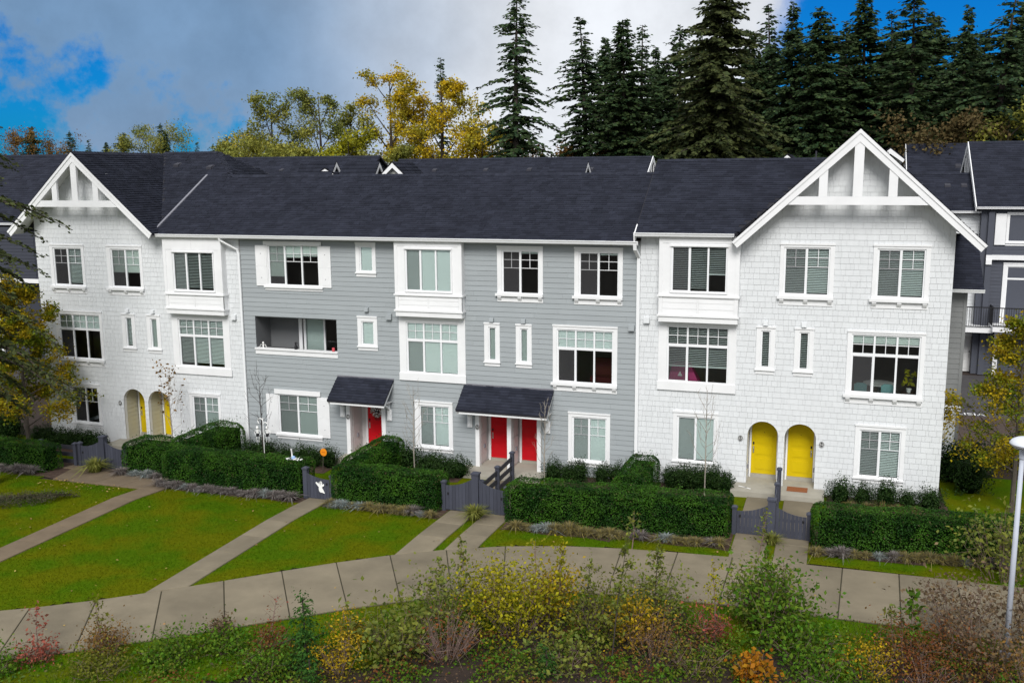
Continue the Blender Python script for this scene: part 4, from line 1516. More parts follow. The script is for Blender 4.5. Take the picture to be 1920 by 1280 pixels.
for k, b_ in (('s1', 'half'), ('s2', 'frost')):
    window(HL, GL[k], cols=1, trim=(.24, .22, .12, .22), sill='apron', grid=False, blind=[(0, b_, 1)], screen=None)
    vent_hood(HL, (GL[k][0] + GL[k][1]) / 2, 5.62, 'shake', .17)
vent_hood(HL, -.42, 5.55, 'shake', .22)
bay(HL, -3.65, -.70, 5.66, 8.97, (-3.12, -1.15, 6.71, 8.31), blind=[(0, 'half', .98), (1, 'open', .98), (2, 'open', .98)])
window(HL, GL['bl'], cols=3, transom=4.63, trim=(.37, .36, .38, .34), sill=None, blind=[(-1, 'half', .96)], cap=False)
MB().box(-3.70, -.67, -.085, -.056, 2.90, 3.22).build('apron_board', 'trim', HL)
window(HL, GL['g1'], trim=(.21, .20, .10, .21), sill='apron', blind=[(0, 'open', .3)])
window(HL, GL['g2'], trim=(.19, .16, .10, .20), sill='apron', blind=[(0, 'frost', 1), (1, 'shade', 1)])
for (x, z, r), hd in zip(archL, ('left', 'right')):
    arch_alcove(HL, x, z, r, -.42, .95, 'cream')
    door(HL, x - .462, x + .462, -.285, 1.93, .90, 'yellow', hd)
plaque(HL, -6.84, 1.29, '58', -.05)
MB().box(-7.0, -3.75, -1.1, .95, -.85, -.42).build('stoop', 'stoop', HL)
gable_truss(HL, xcL, zaL, hfL, slL, -.78, 10.26, 1.12)
gable_roof(HL, xcL, zaL + .03, hfL, slL, -.80, 9.0, 70)
rL = roof_slab(HL, ((-4.30, .40, 9.51), (-2.65, .40, 9.51), (-2.65, 3.60, 11.50), (-7.0, 3.60, 11.50)))
mb = MB()
mb.hexa([Vector(q) - Vector((0, 0, .14)) for q in ((-7.0, 3.6, 11.50), (-2.65, 3.6, 11.50), (-4.6, 5.55, 12.72), (xcL, 5.55, 12.72))] + [(-7.0, 3.6, 11.497), (-2.65, 3.6, 11.497), (-4.6, 5.55, 12.717), (xcL, 5.55, 12.717)])
mb.build('roof_deck', 'roof_under', rL)
sl_ = math.hypot(6, 3.74)
def clipL(s, t):
    y_ = -.45 + 6.0 * t / sl_
    x_ = xcL + s
    return t > 1.02 and s > 4.15 - t / sl_ * 4.15 and x_ < -2.65 - max(0, y_ - 3.6)
shingle_field(rL, (xcL, -.45, 8.98), (1, 0, 0), (0, 6.0, 3.74), 5.15, sl_, seed=33, clip=clipL)
# hipped end facing right
mb = MB()
mb.prism([(-2.65, 3.6, 11.49), (-2.65, 7.5, 11.49), (-4.6, 5.55, 12.71)], (0, 0, -.12))
hp = mb.build('hip', 'roof_under', HL)
hs_ = math.hypot(1.95, 1.23)
shingle_field(hp, (-2.65, 3.6, 11.50), (0, 1, 0), (-1.95, 0, 1.22), 3.9, hs_, seed=35, clip=lambda s, t: t / hs_ * 1.95 < s < 3.9 - t / hs_ * 1.95)
ridge_cap(hp, (-2.65, 3.6, 11.51), (-4.6, 5.55, 12.73), w=.12, pitch=.3)
roof_plane(HL, (-2.65, 11.5, 8.98), (xcL, 11.5, 8.98), (xcL, 5.55, 12.72), (-4.6, 5.55, 12.72), 34, .25, .5, clip=lambda s, t: False)
ridge_cap(rL, (xcL, 5.55, 12.73), (-4.6, 5.55, 12.73))
roof_vent(rL, -6.3, 4.5, 8.98 + 4.95 * .6233 + .02); roof_vent(rL, -4.3, 4.3, 8.98 + 4.75 * .6233 + .02)
# ------------------------------------------------------------------ buildings behind
def rear_house(label, x0, x1, yf, ze, zr, depth, wall_m, z0=0.0, seed=0, ends=(), cat='house', ex=.22, tw=.5, over=.35, name='townhouse'):
    """a plain gabled block, ridge along x, eave front at yf, with rake-trimmed ends"""
    H = thing(name, label, cat, ((x0 + x1) / 2, yf, z0))
    yr = yf + depth / 2
    pitch = (zr - ze) / (depth / 2 + over)
    mb = MB()
    mb.poly([(x0, yf, z0), (x1, yf, z0), (x1, yf, ze), (x0, yf, ze)])
    mb.poly([(x0, yf + depth, z0), (x1, yf + depth, z0), (x1, yf + depth, ze), (x0, yf + depth, ze)])
    for x in (x0, x1):
        mb.poly([(x, yf, z0), (x, yf + depth, z0), (x, yf + depth, ze), (x, yr, zr - .12), (x, yf, ze)])
    w = mb.build('wall', wall_m, H)
    r_ = roof_plane(H, (x0 - .3, yf - over, ze), (x1 + .3, yf - over, ze), (x1 + .3, yr, zr), (x0 - .3, yr, zr), seed, ex, tw)
    roof_plane(H, (x1 + .3, yf + depth + over, ze), (x0 - .3, yf + depth + over, ze), (x0 - .3, yr, zr), (x1 + .3, yr, zr), seed + 1, .4, .8)
    ridge_cap(r_, (x0 - .3, yr, zr + .01), (x1 + .3, yr, zr + .01), w=.2, pitch=pitch)
    gutter(H, x0 - .3, x1 + .3, yf - over - .13, ze + .02)
    for e in ends:
        xe, s = (x0 - .32, -1) if e == 'l' else (x1 + .32, 1)
        for q in (-1, 1):
            m2 = MB()
            hd = depth / 2 + over
            m2.prism([(xe, yr, zr + .03), (xe, yr + q * hd, ze + .03), (xe, yr + q * (hd - .1), ze - .25), (xe, yr, zr - .35)], (s * .05, 0, 0))
            m2.build('rake_board', 'trim', H)
        m2 = MB()
        for k in (-1.1, -.4, .4, 1.1):
            m2.box(xe - .02, xe + .02, yr + k - .12, yr + k + .12, zr - 2.3, zr - .3 - abs(k) * pitch)
        m2.box(xe - .025, xe + .025, yr - 2.9, yr + 2.9, zr - 2.6, zr - 2.301)
        m2.build('gable_bars', 'trim', H)
    return H, r_, pitch

def front_gable(H, x, y, za, half, slope, depth, seed, wall_m='shake_dark'):
    """small gable facing the viewer on a rear roof"""
    ze = za - slope * half
    mb = MB()
    mb.poly([(x - half + .2, y + .3, ze - 1.5), (x + half - .2, y + .3, ze - 1.5), (x + half - .2, y + .3, ze), (x, y + .3, za - .15), (x - half + .2, y + .3, ze)])
    g = mb.build('dormer_gable', wall_m, H)
    for s in (-1, 1):
        m2 = MB()
        m2.prism([(x, y, za), (x + s * half, y, ze), (x + s * (half - .1), y, ze - .2), (x, y, za - .34)], (0, .05, 0))
        m2.build('rake_board', 'trim', g)
        a, b = (x + s * half, y, ze + .03), (x + s * half, y + depth, ze + .03)
        c, d = (x, y + depth, za + .03), (x, y, za + .03)
        roof_plane(H, *((a, b, c, d) if s > 0 else (b, a, d, c)), seed + s, .3, .6, th=.08)
    return g

def end_gable(H, X, y, za, half, slope, depth, seed, wall_m='shake_dark'):
    """small gable facing right (+x) on a rear roof"""
    ze = za - slope * half
    mb = MB()
    mb.poly([(X - .25, y - half + .15, ze - 1.0), (X - .25, y + half - .15, ze - 1.0), (X - .25, y + half - .15, ze), (X - .25, y, za - .12), (X - .25, y - half + .15, ze)])
    g = mb.build('side_gable', wall_m, H)
    for s in (-1, 1):
        m2 = MB()
        m2.prism([(X, y, za), (X, y + s * half, ze), (X, y + s * (half - .08), ze - .2), (X, y, za - .32)], (-.05, 0, 0))
        m2.build('rake_board', 'trim', g)
        a, b = (X, y + s * half, ze + .03), (X - depth, y + s * half, ze + .03)
        c, d = (X - depth, y, za + .03), (X, y, za + .03)
        roof_plane(H, *((b, a, d, c) if s < 0 else (a, b, c, d)), seed + s, .3, .6, th=.08)
    return g

H1, r1, p1 = rear_house('long dark roofed townhouse row behind the grey house', -6.6, 11.6, 25.5, 9.2, 12.66, 11.0, 'lap_dark', seed=81, ends=('r',))
for x in (-3.5, 0.4, 3.6, 8.0):
    roof_vent(r1, x, 29.6, 12.66 - (31 - 29.6) * p1, p1, .35)
end_gable(H1, 8.45, 27.0, 12.33, 1.2, .9, 2.5, 84)
H2, r2, p2 = rear_house('dark roofed townhouse behind the left end of the grey roof', -24.5, -9.7, 27.0, 9.3, 12.98, 12.0, 'lap_dark', seed=86)
for x in (-21, -17, -13):
    roof_vent(r2, x, 31.2, 12.98 - (33 - 31.2) * p2, p2, .35)
H3, r3, p3 = rear_house('low dark roofed townhouse with small white gables behind the grey ridge', -10.5, -1.0, 17.5, 9.0, 11.50, 8.6, 'lap_dark', seed=88)
front_gable(H3, -6.85, 19.8, 12.0, 1.5, .55, 3, 90)
front_gable(H3, -2.17, 19.8, 12.33, 1.5, .93, 3, 290)
end_gable(H3, -6.32, 20.4, 12.42, 1.2, 1.15, 2.5, 292)
end_gable(H3, -3.30, 20.4, 12.36, 1.2, 1.15, 2.5, 294)
H4, r4, p4 = rear_house('dark roofed townhouse hidden behind the right white house', 18.5, 27.3, 25.5, 9.0, 12.3, 9.5, 'lap_dark', seed=92)
front_gable(H4, 21.05, 24.8, 12.60, .8, .80, 6, 94)
front_gable(H4, 26.72, 24.8, 12.90, .8, .80, 6, 96)
MB().tube([(22.7, 24, 11), (22.7, 24, 12.75)], .05, 6).build('vent_pipe', 'vent', r4)
H5, r5, p5 = rear_house('far dark roofed townhouse at the upper right behind the lane', 28.6, 37.5, 34.0, 9.8, 13.42, 11, 'lap_dark', seed=98, ends=('l',))
roof_vent(r5, 31.5, 37, 13.42 - (39.5 - 37) * p5, p5, .4)
# left rear block beyond the left house
H6, r6, p6 = rear_house('dark sided townhouse standing behind the left house', -46, -22.0, 12.5, 8.75, 13.05, 12.5, 'lap_navy', z0=-.6, seed=101)
roof_vent(r6, -24.6, 16.6, 8.75 + (16.6 - 12.1) * p6, p6, .35)
roof_vent(r6, -31, 16.6, 8.75 + (16.6 - 12.1) * p6, p6, .35)
mb = MB(); mb.box(-26.0, -22.3, 11.5, 12.49, 5.4, 8.5); bb_ = mb.build('oriel', 'lap_navy', H6)
MB().box(-26.1, -22.2, 11.4, 12.48, 5.15, 5.4).build('oriel_skirt', 'trim', bb_)
for k in range(15):
    z = 5.45 + .2 * k
    m_ = MB(); piece(m_, [(-25.9, z), (-22.4, z), (-22.4, z + .2), (-25.9, z + .2)], z, z + .2, 11.46, 11.485, 11.5); m_.build('lap_board', 'lap_navy', bb_)
downspout(H6, [(-26.45, 12.1, 8.7), (-26.45, 12.35, 8.4), (-26.45, 12.35, -.5)], .16)
window(H6, (-29.5, -27.9, 6.6, 8.1), trim=(.2, .2, .12, .2), Y=12.5, blind=[(0, 'closed', 1), (1, 'closed', 1)], sill=None, screen=None)
window(H6, (-29.5, -27.9, 3.4, 4.9), trim=(.2, .2, .12, .2), Y=12.5, blind=[(0, 'closed', 1), (1, 'closed', 1)], sill=None, screen=None)
# right rear block across the lane, the one whose front shows
H7, r7, p7 = rear_house('dark grey townhouse with balcony and garage across the rear lane', 31.75, 48, 25.2, 9.56, 13.3, 12.0, 'lap_dark', seed=105, ends=('l',))
roof_vent(r7, 36.1, 27.4, 9.56 + (27.4 - 24.85) * p7, p7, .4)
hol7 = [(33.15, 36.9, 7.55, 9.2), (33.0, 38, 3.0, 6.5), (33.0, 37.0, .05, 2.5)]
lap_wall(H7, 32.42, 48, 0, 9.5, hol7, 'lap_dark', y=25.2, ex=.2, seed=9, joined=True)
window(H7, (33.2, 35.0, 7.68, 9.12), trim=(.15, .15, .12, .15), Y=25.2, blind=[(0, 'frost', 1), (1, 'frost', 1)], sill='apron', screen=None)
sh_ = MB(); sh_.box(32.48, 33.03, 25.1, 25.16, 7.45, 9.2); sh_.build('shutter', 'trim', H7)
MB().box(32.1, 48, 24.95, 25.17, 6.62, 6.88).build('band_board', 'trim', H7)
MB().box(32.1, 32.4, 24.9, 25.19, 6.35, 6.62).build('band_bracket', 'trim', H7)
window(H7, (33.3, 36.6, 3.05, 6.2), cols=2, trim=(.25, .2, .02, .25), Y=25.2, sill=None, grid=False, screen=None, transom=5.55)
MB().box(32.5, 40, 23.4, 25.17, 2.75, 3.0).build('balcony_slab', 'trim', H7)
rl_ = MB()
for k in range(60):
    x = 32.55 + k * .12
    rl_.box(x - .012, x + .012, 23.44, 23.47, 3.1, 4.05)
rl_.box(32.5, 39.8, 23.43, 23.48, 4.05, 4.11); rl_.box(32.5, 39.8, 23.43, 23.48, 3.04, 3.10)
rl_.build('balcony_railing', 'black', H7)
gd = MB(); gd.box(33.1, 36.8, 25.25, 25.3, .05, 2.35); gd = gd.build('garage_door', 'soffit', H7)
for k in range(4):
    MB().box(33.15, 36.75, 25.22, 25.249, .08 + k * .57, .60 + k * .57).build('garage_panel', 'soffit', gd)
fr = MB(); fr.box(32.85, 33.09, 25.1, 25.19, .02, 2.6); fr.box(33.09, 37.0, 25.1, 25.19, 2.36, 2.6); fr.build('garage_frame', 'trim', H7)
wn_ = MB(); wn_.box(37.2, 38.0, 24.9, 24.95, 1.2, 2.6); wn_.build('notice_board', 'black', H7)
# lower linking block to its left
H8, r8, p8 = rear_house('white low-roofed link of the rear townhouse with a black balcony rail', 27.6, 32.1, 25.8, 9.3, 11.42, 6.4, 'sheath_white', seed=108)
for x in (28.6, 30.1, 31.0):
    roof_vent(r8, x, 27.8, 9.3 + (27.8 - 25.45) * p8, p8, .35)
lap_wall(H8, 27.6, 32.1, 0, 9.2, [(30.9, 31.75, 0, 2.1)], 'shake', y=25.8, ex=.2, seed=19, joined=True)
fr = MB(); fr.box(31.75, 32.05, 25.65, 25.77, 0, 9.2); fr.build('corner_board', 'trim', H8)
door(H8, 30.9, 31.75, .02, 2.1, 25.78, 'soffit', 'right', peep=False)
fr = MB(); fr.box(31.76, 31.98, 25.6, 25.649, 0, 2.3); fr.box(30.6, 31.76, 25.6, 25.649, 2.11, 2.3); fr.build('door_frame', 'trim', H8)
MB().box(29.2, 32.6, 23.9, 25.75, 2.6, 2.85).build('balcony_slab', 'trim', H8)
rl_ = MB()
for k in range(28):
    x = 29.3 + k * .12
    rl_.box(x - .012, x + .012, 23.94, 23.97, 2.95, 4.0)
for k in range(15):
    y = 23.95 + k * .12
    rl_.box(32.53, 32.555, y - .012, y + .012, 2.95, 4.0)
rl_.box(29.2, 32.6, 23.93, 23.98, 4.0, 4.06); rl_.box(29.2, 32.6, 23.93, 23.98, 2.90, 2.95); rl_.box(32.52, 32.57, 23.98, 25.7, 4.0, 4.06)
rl_.build('balcony_railing', 'black', H8)
br_ = MB(); br_.box(32.1, 32.4, 25.0, 25.79, 0, 9.3); br_.build('return_wall', 'lap_dark', H8)
# painted words on the lane, read from the far side, and the stall strip with its board joints
me = text_mesh('VISITOR', .62, 'visitor_lettering', .001)
lt = link('lane_lettering', me, 'white')
lt.location = (30.15, 14.6, .03); lt.rotation_euler = (0, 0, math.pi)
tag(lt, 'white painted lettering on the dark rear lane', 'road marking')
dk = thing('timber_ramp', 'dark boarded strip on the lane beside the right house', 'ramp', (30.5, 11.5, 0))
for k in range(9):
    mb = MB(); x = 28.9 + k * .42
    mb.hexa([(x, 8.2, .02), (x + .40, 8.2, .02), (x + .40, 14.0, .02), (x, 14.0, .02), (x, 8.2, .06), (x + .40, 8.2, .06), (x + .40, 14.0, .06), (x, 14.0, .06)])
    mb.build('plank', 'dkbrown', dk)

# ------------------------------------------------------------------ garden fences and gates
def post(parent, x, y, z, h, s=.15, m='fence', cap=True):
    mb = MB()
    mb.box(x - s / 2, x + s / 2, y - s / 2, y + s / 2, z - .1, z + h)
    if cap:
        mb.box(x - s / 2 - .025, x + s / 2 + .025, y - s / 2 - .025, y + s / 2 + .025, z + h + .0005, z + h + .05)
        mb.hexa([(x - s / 2 - .01, y - s / 2 - .01, z + h + .0505), (x + s / 2 + .01, y - s / 2 - .01, z + h + .0505), (x + s / 2 + .01, y + s / 2 + .01, z + h + .0505), (x - s / 2 - .01, y + s / 2 + .01, z + h + .0505),
                 (x - .04, y - .04, z + h + .09), (x + .04, y - .04, z + h + .09), (x + .04, y + .04, z + h + .09), (x - .04, y + .04, z + h + .09)])
    return mb.build('post', m, parent)
def leaf_gate(parent, x0, x1, y, z, h_hinge, h_latch, hinge_left=False, n=None):
    """vertical boards under a scooped top edge"""
    w = x1 - x0
    n = n or max(4, int(round(w / .125)))
    def ht(t):
        u = t if hinge_left else 1 - t      # u = 0 at the tall end
        return h_hinge + (h_latch - h_hinge) * (1 - (1 - u) ** 2.2)
    for k in range(n):
        a, b = x0 + w * k / n + .004, x0 + w * (k + 1) / n - .004
        ha, hb = ht(k / n), ht((k + 1) / n)
        mb = MB()
        mb.prism([(a, y, z + .05), (b, y, z + .05), (b, y, z + hb), (a, y, z + ha)], (0, .022, 0))
        mb.build('board', 'fence', parent)
    rl = MB()
    rl.box(x0 + .02, x1 - .02, y + .0225, y + .06, z + .18, z + .27)
    rl.box(x0 + .02, x1 - .02, y + .0225, y + .06, z + .58, z + .67)
    rl.build('gate_rail', 'fence', parent)
    la = MB()
    lx_ = x1 - .10 if hinge_left else x0 + .10
    la.box(lx_ - .03, lx_ + .03, y - .02, y - .001, z + .60, z + .68)
    la.build('latch', 'black', parent)
def gate(label, xs3, y, z, ht_post, ht_end):
    xa, xm, xb = xs3
    g = thing('garden_gate', label, 'gate', (xm, y, z), 'garden gates in the hedges')
    post(g, xm, y + .05, z, ht_post, .24)
    post(g, xa, y + .05, z, ht_end + .06, .14)
    post(g, xb, y + .05, z, ht_end + .06, .14)
    leaf_gate(g, xa + .075, xm - .125, y, z, ht_post - .18, ht_end - .02)
    leaf_gate(g, xm + .125, xb - .075, y, z, ht_post - .18, ht_end - .02, True)
    return g
gate('double slate gate with a tall middle post below the yellow doors', (21.5, 22.66, 23.82), -4.95, 0.0, 1.25, .82)
gate('double slate gate with a tall middle post below the twin red doors', (11.52, 12.72, 13.85), -5.45, gz(12.7, -5.4), 1.42, .95)
gate('double slate gate beside the sedge clump at the left house', (-5.35, -4.15, -3.05), -4.35, gz(-4, -4.3), 1.36, .92)
g2 = thing('garden_gate', 'narrow slate gate with a white ghost cut-out on it', 'gate', (6.65, -5.7, gz(6.6, -5.7)), 'garden gates in the hedges')
post(g2, 6.13, -5.62, gz(6.1, -5.7), 1.12, .17)
post(g2, 7.2, -5.62, gz(7.1, -5.7), .9, .12)
leaf_gate(g2, 6.22, 7.13, -5.7, gz(6.6, -5.7), .98, .80, True)
# ghost
gx, gzz = 6.76, gz(6.6, -5.7) + .52
pts = [(-.02, .17), (.05, .20), (.09, .15), (.085, .08), (.13, .11), (.16, .09), (.15, .04), (.09, .01), (.08, -.04), (.12, -.09), (.15, -.16), (.18, -.20), (.15, -.215), (.09, -.19), (.02, -.19), (-.03, -.15), (-.045, -.08), (-.04, -.01), (-.08, .03), (-.13, .09), (-.16, .13), (-.13, .16), (-.09, .14), (-.05, .09), (-.045, .14)]
mb = MB(); mb.prism([(gx + a * 1.1, -5.735, gzz + b * 1.1) for a, b in pts], (0, .012, 0))
gh = tag(mb.build('ghost_decoration', 'white'), 'white ghost cut-out hung on the narrow gate', 'decoration')
e = MB()
for dx in (-.012, .045):
    e.box(gx + dx - .014, gx + dx + .014, -5.739, -5.736, gzz + .14, gzz + .185)
e.box(gx + .0, gx + .03, -5.739, -5.736, gzz + .08, gzz + .11)
e.build('ghost_face', 'black', gh)
def rail_fence(label, pts, hs, dark=True):
    f = thing('rail_fence', label, 'fence', pts[0])
    m = 'fence_dark' if dark else 'fence'
    for p, h in zip(pts, hs):
        post(f, p[0], p[1], p[2], h, .14, 'fence')
    for (p, h), (q, k) in zip(list(zip(pts, hs))[:-1], list(zip(pts, hs))[1:]):
        for t0 in (.12, .42, .72):
            mb = MB()
            d = Vector((q[0] - p[0], q[1] - p[1], 0)).normalized()
            s = Vector((-d.y, d.x, 0)) * .02
            a0, b0 = Vector(p) + d * .07, Vector(q) - d * .07
            za_, zb_ = h * t0 / .95, k * t0 / .95
            P = [a0 - s + Vector((0, 0, za_)), b0 - s + Vector((0, 0, zb_)), b0 + s + Vector((0, 0, zb_)), a0 + s + Vector((0, 0, za_))]
            mb.hexa(P + [v + Vector((0, 0, .17)) for v in P])
            mb.build('rail', m, f)
    return f
rail_fence('dark rail fence dividing the twin red door steps', [(12.74, -4.9, gz(12.7, -4.9)), (12.70, -3.1, gz(12.7, -3.1)), (12.68, -1.35, gz(12.7, -1.4))], (1.0, 1.05, 1.15))
rail_fence('slate rail fence dividing the yellow door steps', [(22.70, -4.5, 0), (22.68, -2.6, 0), (22.66, -1.15, 0)], (1.0, 1.05, 1.15), False)
rail_fence('dark rail fence beside the left gate', [(-5.6, -4.3, gz(-5.6, -4.3)), (-7.4, -4.3, gz(-7.4, -4.3))], (.95, .95))
# ------------------------------------------------------------------ foliage kit
def leaf_quads(P, N, size, rs, flat=0.5, aspect=.55):
    """rhombic leaves at P (n,3) around normals N (n,3); size array"""
    n = len(P)
    rnd = rs.normal(size=(n, 3))
    nn = N + rnd * flat
    nn /= np.linalg.norm(nn, axis=1, keepdims=True) + 1e-9
    t = rs.normal(size=(n, 3))
    a = np.cross(nn, t)
    a /= np.linalg.norm(a, axis=1, keepdims=True) + 1e-9
    b = np.cross(nn, a)
    s = np.asarray(size).reshape(-1, 1) * np.ones((n, 1))
    V = np.empty((n, 4, 3))
    V[:, 0] = P - a * s * .5
    V[:, 1] = P + b * s * aspect * .5 + nn * s * .08
    V[:, 2] = P + a * s * .5
    V[:, 3] = P - b * s * aspect * .5 + nn * s * .08
    return V.reshape(-1, 3)

def wobble(P, amp, sc):
    """smooth pseudo-noise displacement amplitude per point"""
    return amp * (np.sin(P[:, 0] * 2.1 * sc + 1.3) * np.cos(P[:, 1] * 1.7 * sc + .4) + .6 * np.sin(P[:, 2] * 3.3 * sc + P[:, 0] * 3.9 * sc) + .4 * np.sin(P[:, 0] * 7.3 * sc + P[:, 2] * 5.1 * sc + P[:, 1] * 6.1 * sc)) / 1.6

def hedge(label, x0, x1, y0, y1, ztop, seed, dens=900, round_=.12, rot=0.0, m='hedge', shear=0.0, name='clipped_hedge', cat='hedge'):
    """clipped hedge: dark core, leaf shell over front, back, sides and top"""
    rs = np.random.default_rng(seed)
    xc, yc = (x0 + x1) / 2, (y0 + y1) / 2
    zb = min(gz(x0, y0), gz(x1, y0)) - .02
    H = thing(name, label, cat, (xc, yc, zb), 'clipped hedges in front of the houses')
    ins = .15 + round_ * .55
    mb = MB()
    nxs = max(3, int((x1 - x0) / .35))
    nys = max(3, int((y1 - y0) / .35))
    def sh(x, y):
        return y + shear * (x - xc)
    # core as a softly lumpy box
    def grid(fn, nu, nv):
        base = len(mb.v)
        for j in range(nv + 1):
            for i in range(nu + 1):
                mb.v.append(fn(i / nu, j / nv))
        for j in range(nv):
            for i in range(nu):
                a = base + j * (nu + 1) + i
                mb.f.append((a, a + 1, a + nu + 2, a + nu + 1))
    X0, X1, Y0, Y1, Z1 = x0 + ins, x1 - ins, y0 + ins, y1 - ins, ztop - ins
    grid(lambda u, v: (X0 + (X1 - X0) * u, sh(X0 + (X1 - X0) * u, Y0), zb + (Z1 - zb) * v), nxs, 4)
    grid(lambda u, v: (X0 + (X1 - X0) * u, sh(X0 + (X1 - X0) * u, Y1), zb + (Z1 - zb) * v), nxs, 4)
    grid(lambda u, v: (X0, sh(X0, Y0 + (Y1 - Y0) * u), zb + (Z1 - zb) * v), nys, 4)
    grid(lambda u, v: (X1, sh(X1, Y0 + (Y1 - Y0) * u), zb + (Z1 - zb) * v), nys, 4)
    grid(lambda u, v: (X0 + (X1 - X0) * u, sh(X0 + (X1 - X0) * u, Y0 + (Y1 - Y0) * v), Z1), nxs, nys)
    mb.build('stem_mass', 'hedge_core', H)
    W, D_, Hh = x1 - x0, y1 - y0, ztop - zb
    P, N = [], []
    for (area, fn, nrm) in ((W * Hh, lambda n: np.c_[rs.uniform(x0, x1, n), np.full(n, y0), rs.uniform(zb, ztop, n)], (0, -1, 0)),
                            (W * Hh * .5, lambda n: np.c_[rs.uniform(x0, x1, n), np.full(n, y1), rs.uniform(zb, ztop, n)], (0, 1, 0)),
                            (D_ * Hh, lambda n: np.c_[np.full(n, x0), rs.uniform(y0, y1, n), rs.uniform(zb, ztop, n)], (-1, 0, 0)),
                            (D_ * Hh, lambda n: np.c_[np.full(n, x1), rs.uniform(y0, y1, n), rs.uniform(zb, ztop, n)], (1, 0, 0)),
                            (W * D_ * 1.2, lambda n: np.c_[rs.uniform(x0, x1, n), rs.uniform(y0, y1, n), np.full(n, ztop)], (0, 0, 1))):
        n = int(area * dens)
        if n < 1:
            continue
        q = fn(n)
        P.append(q)
        N.append(np.tile(np.array(nrm, float), (n, 1)))
    P = np.vstack(P)
    N = np.vstack(N)
    # round the edges, lumps, and a rough surface
    c = np.array([xc, yc, (zb + ztop) / 2])
    hs = np.array([W / 2, D_ / 2, Hh / 2])
    rel = (P - c)
    over = np.maximum(np.abs(rel) - (hs - round_ * 2), 0)
    over[:, 2] = np.where(rel[:, 2] < 0, 0, over[:, 2])
    ln = np.linalg.norm(over, axis=1)
    k = np.where(ln > round_ * 2, (ln - round_ * 2) / np.maximum(ln, 1e-6), 0)[:, None]
    P = P - np.sign(rel) * over * k
    P = P + N * (wobble(P, .055, 1.0)[:, None] - np.abs(rs.normal(size=(len(P), 1))) * .045 + .012)
    Nn = N + np.array([0, 0, .35])
    P[:, 1] += shear * (P[:, 0] - xc)
    me = npmesh('leaves', leaf_quads(P, Nn, rs.uniform(.035, .075, len(P)), rs, .6), 4)
    o = link('leaves', me, m, H)
    o['kind'] = 'stuff'
    # brown twigs and dry leaves showing through the shell
    q = P[rs.integers(0, len(P), int(len(P) * .035))] + rs.normal(size=(int(len(P) * .035), 3)) * .02
    o = link('dry_leaves', npmesh('dry_leaves', leaf_quads(q, np.tile(np.array([0, -.6, .6]), (len(q), 1)), rs.uniform(.03, .08, len(q)), rs, 1.0, .25), 4), 'leaf_brown', H)
    o['kind'] = 'stuff'
    # loose shoots standing above the cut
    n = int(W * D_ * 22)
    q = np.c_[rs.uniform(x0 + .1, x1 - .1, n), rs.uniform(y0 + .1, y1 - .1, n), np.full(n, ztop)]
    q[:, 1] += shear * (q[:, 0] - xc)
    q[:, 2] += np.abs(rs.normal(size=n)) * .05
    qq = np.repeat(q, 4, axis=0) + rs.normal(size=(n * 4, 3)) * .025
    me = npmesh('shoots', leaf_quads(qq, np.tile(np.array([0, 0, 1.]), (len(qq), 1)), rs.uniform(.04, .07, len(qq)), rs, 1.0), 4)
    o = link('shoots', me, m, H)
    o['kind'] = 'stuff'
    return H

def ball_cloud(rs, n, r, zs=1.0, lump=.15, seedphase=0.0, shell=.35):
    d = rs.normal(size=(n, 3))
    d /= np.linalg.norm(d, axis=1, keepdims=True)
    f = 1 - np.abs(rs.normal(size=n)) * shell * .5
    w = 1 + lump * (np.sin(d[:, 0] * 5 + seedphase) * np.cos(d[:, 1] * 4 + seedphase * 2) + .7 * np.sin(d[:, 2] * 7 + d[:, 0] * 6 + seedphase * 3))
    P = d * (np.clip(f, .2, 1) * w)[:, None] * r
    P[:, 2] *= zs
    return P, d

def shrub_proto(name, m, r, h, seed, n=1500, leaf=.05, spiky=.3):
    """rounded shrub as local-space meshes (leaf mesh, core mesh)"""
    rs = np.random.default_rng(seed)
    P, N = ball_cloud(rs, n, 1.0, 1.0, .30, seed * 1.7, .5)
    P = P * np.array([r, r, h / 2]) + np.array([0, 0, h / 2 * .98])
    P[:, 2] = np.maximum(P[:, 2], .02)
    up = rs.random(n) < spiky
    P[up, 2] += np.abs(rs.normal(size=up.sum())) * h * .10
    me = npmesh(name + '_leaves', leaf_quads(P, N + np.array([0, 0, .3]), rs.uniform(leaf * .7, leaf * 1.4, n), rs, .8), 4, m)
    mb = MB()
    mb.lathe([(r * .25, 0), (r * .6, h * .2), (r * .62, h * .45), (r * .45, h * .65), (r * .15, h * .75)], (0, 0, 0), 10)
    core = mb.mesh(name + '_core')
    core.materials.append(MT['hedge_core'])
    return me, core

def place_two(name, label, cat, group, protos, parts, loc, rz, sc):
    o = thing(name, label, cat, loc, group, rz)
    o.scale = sc
    for p, nm in zip(protos, parts):
        c = bpy.data.objects.new(nm, p)
        COL.objects.link(c)
        c.parent = o
        if nm in ('leaves', 'needles', 'blades', 'foliage'):
            c['kind'] = 'stuff'
    return o

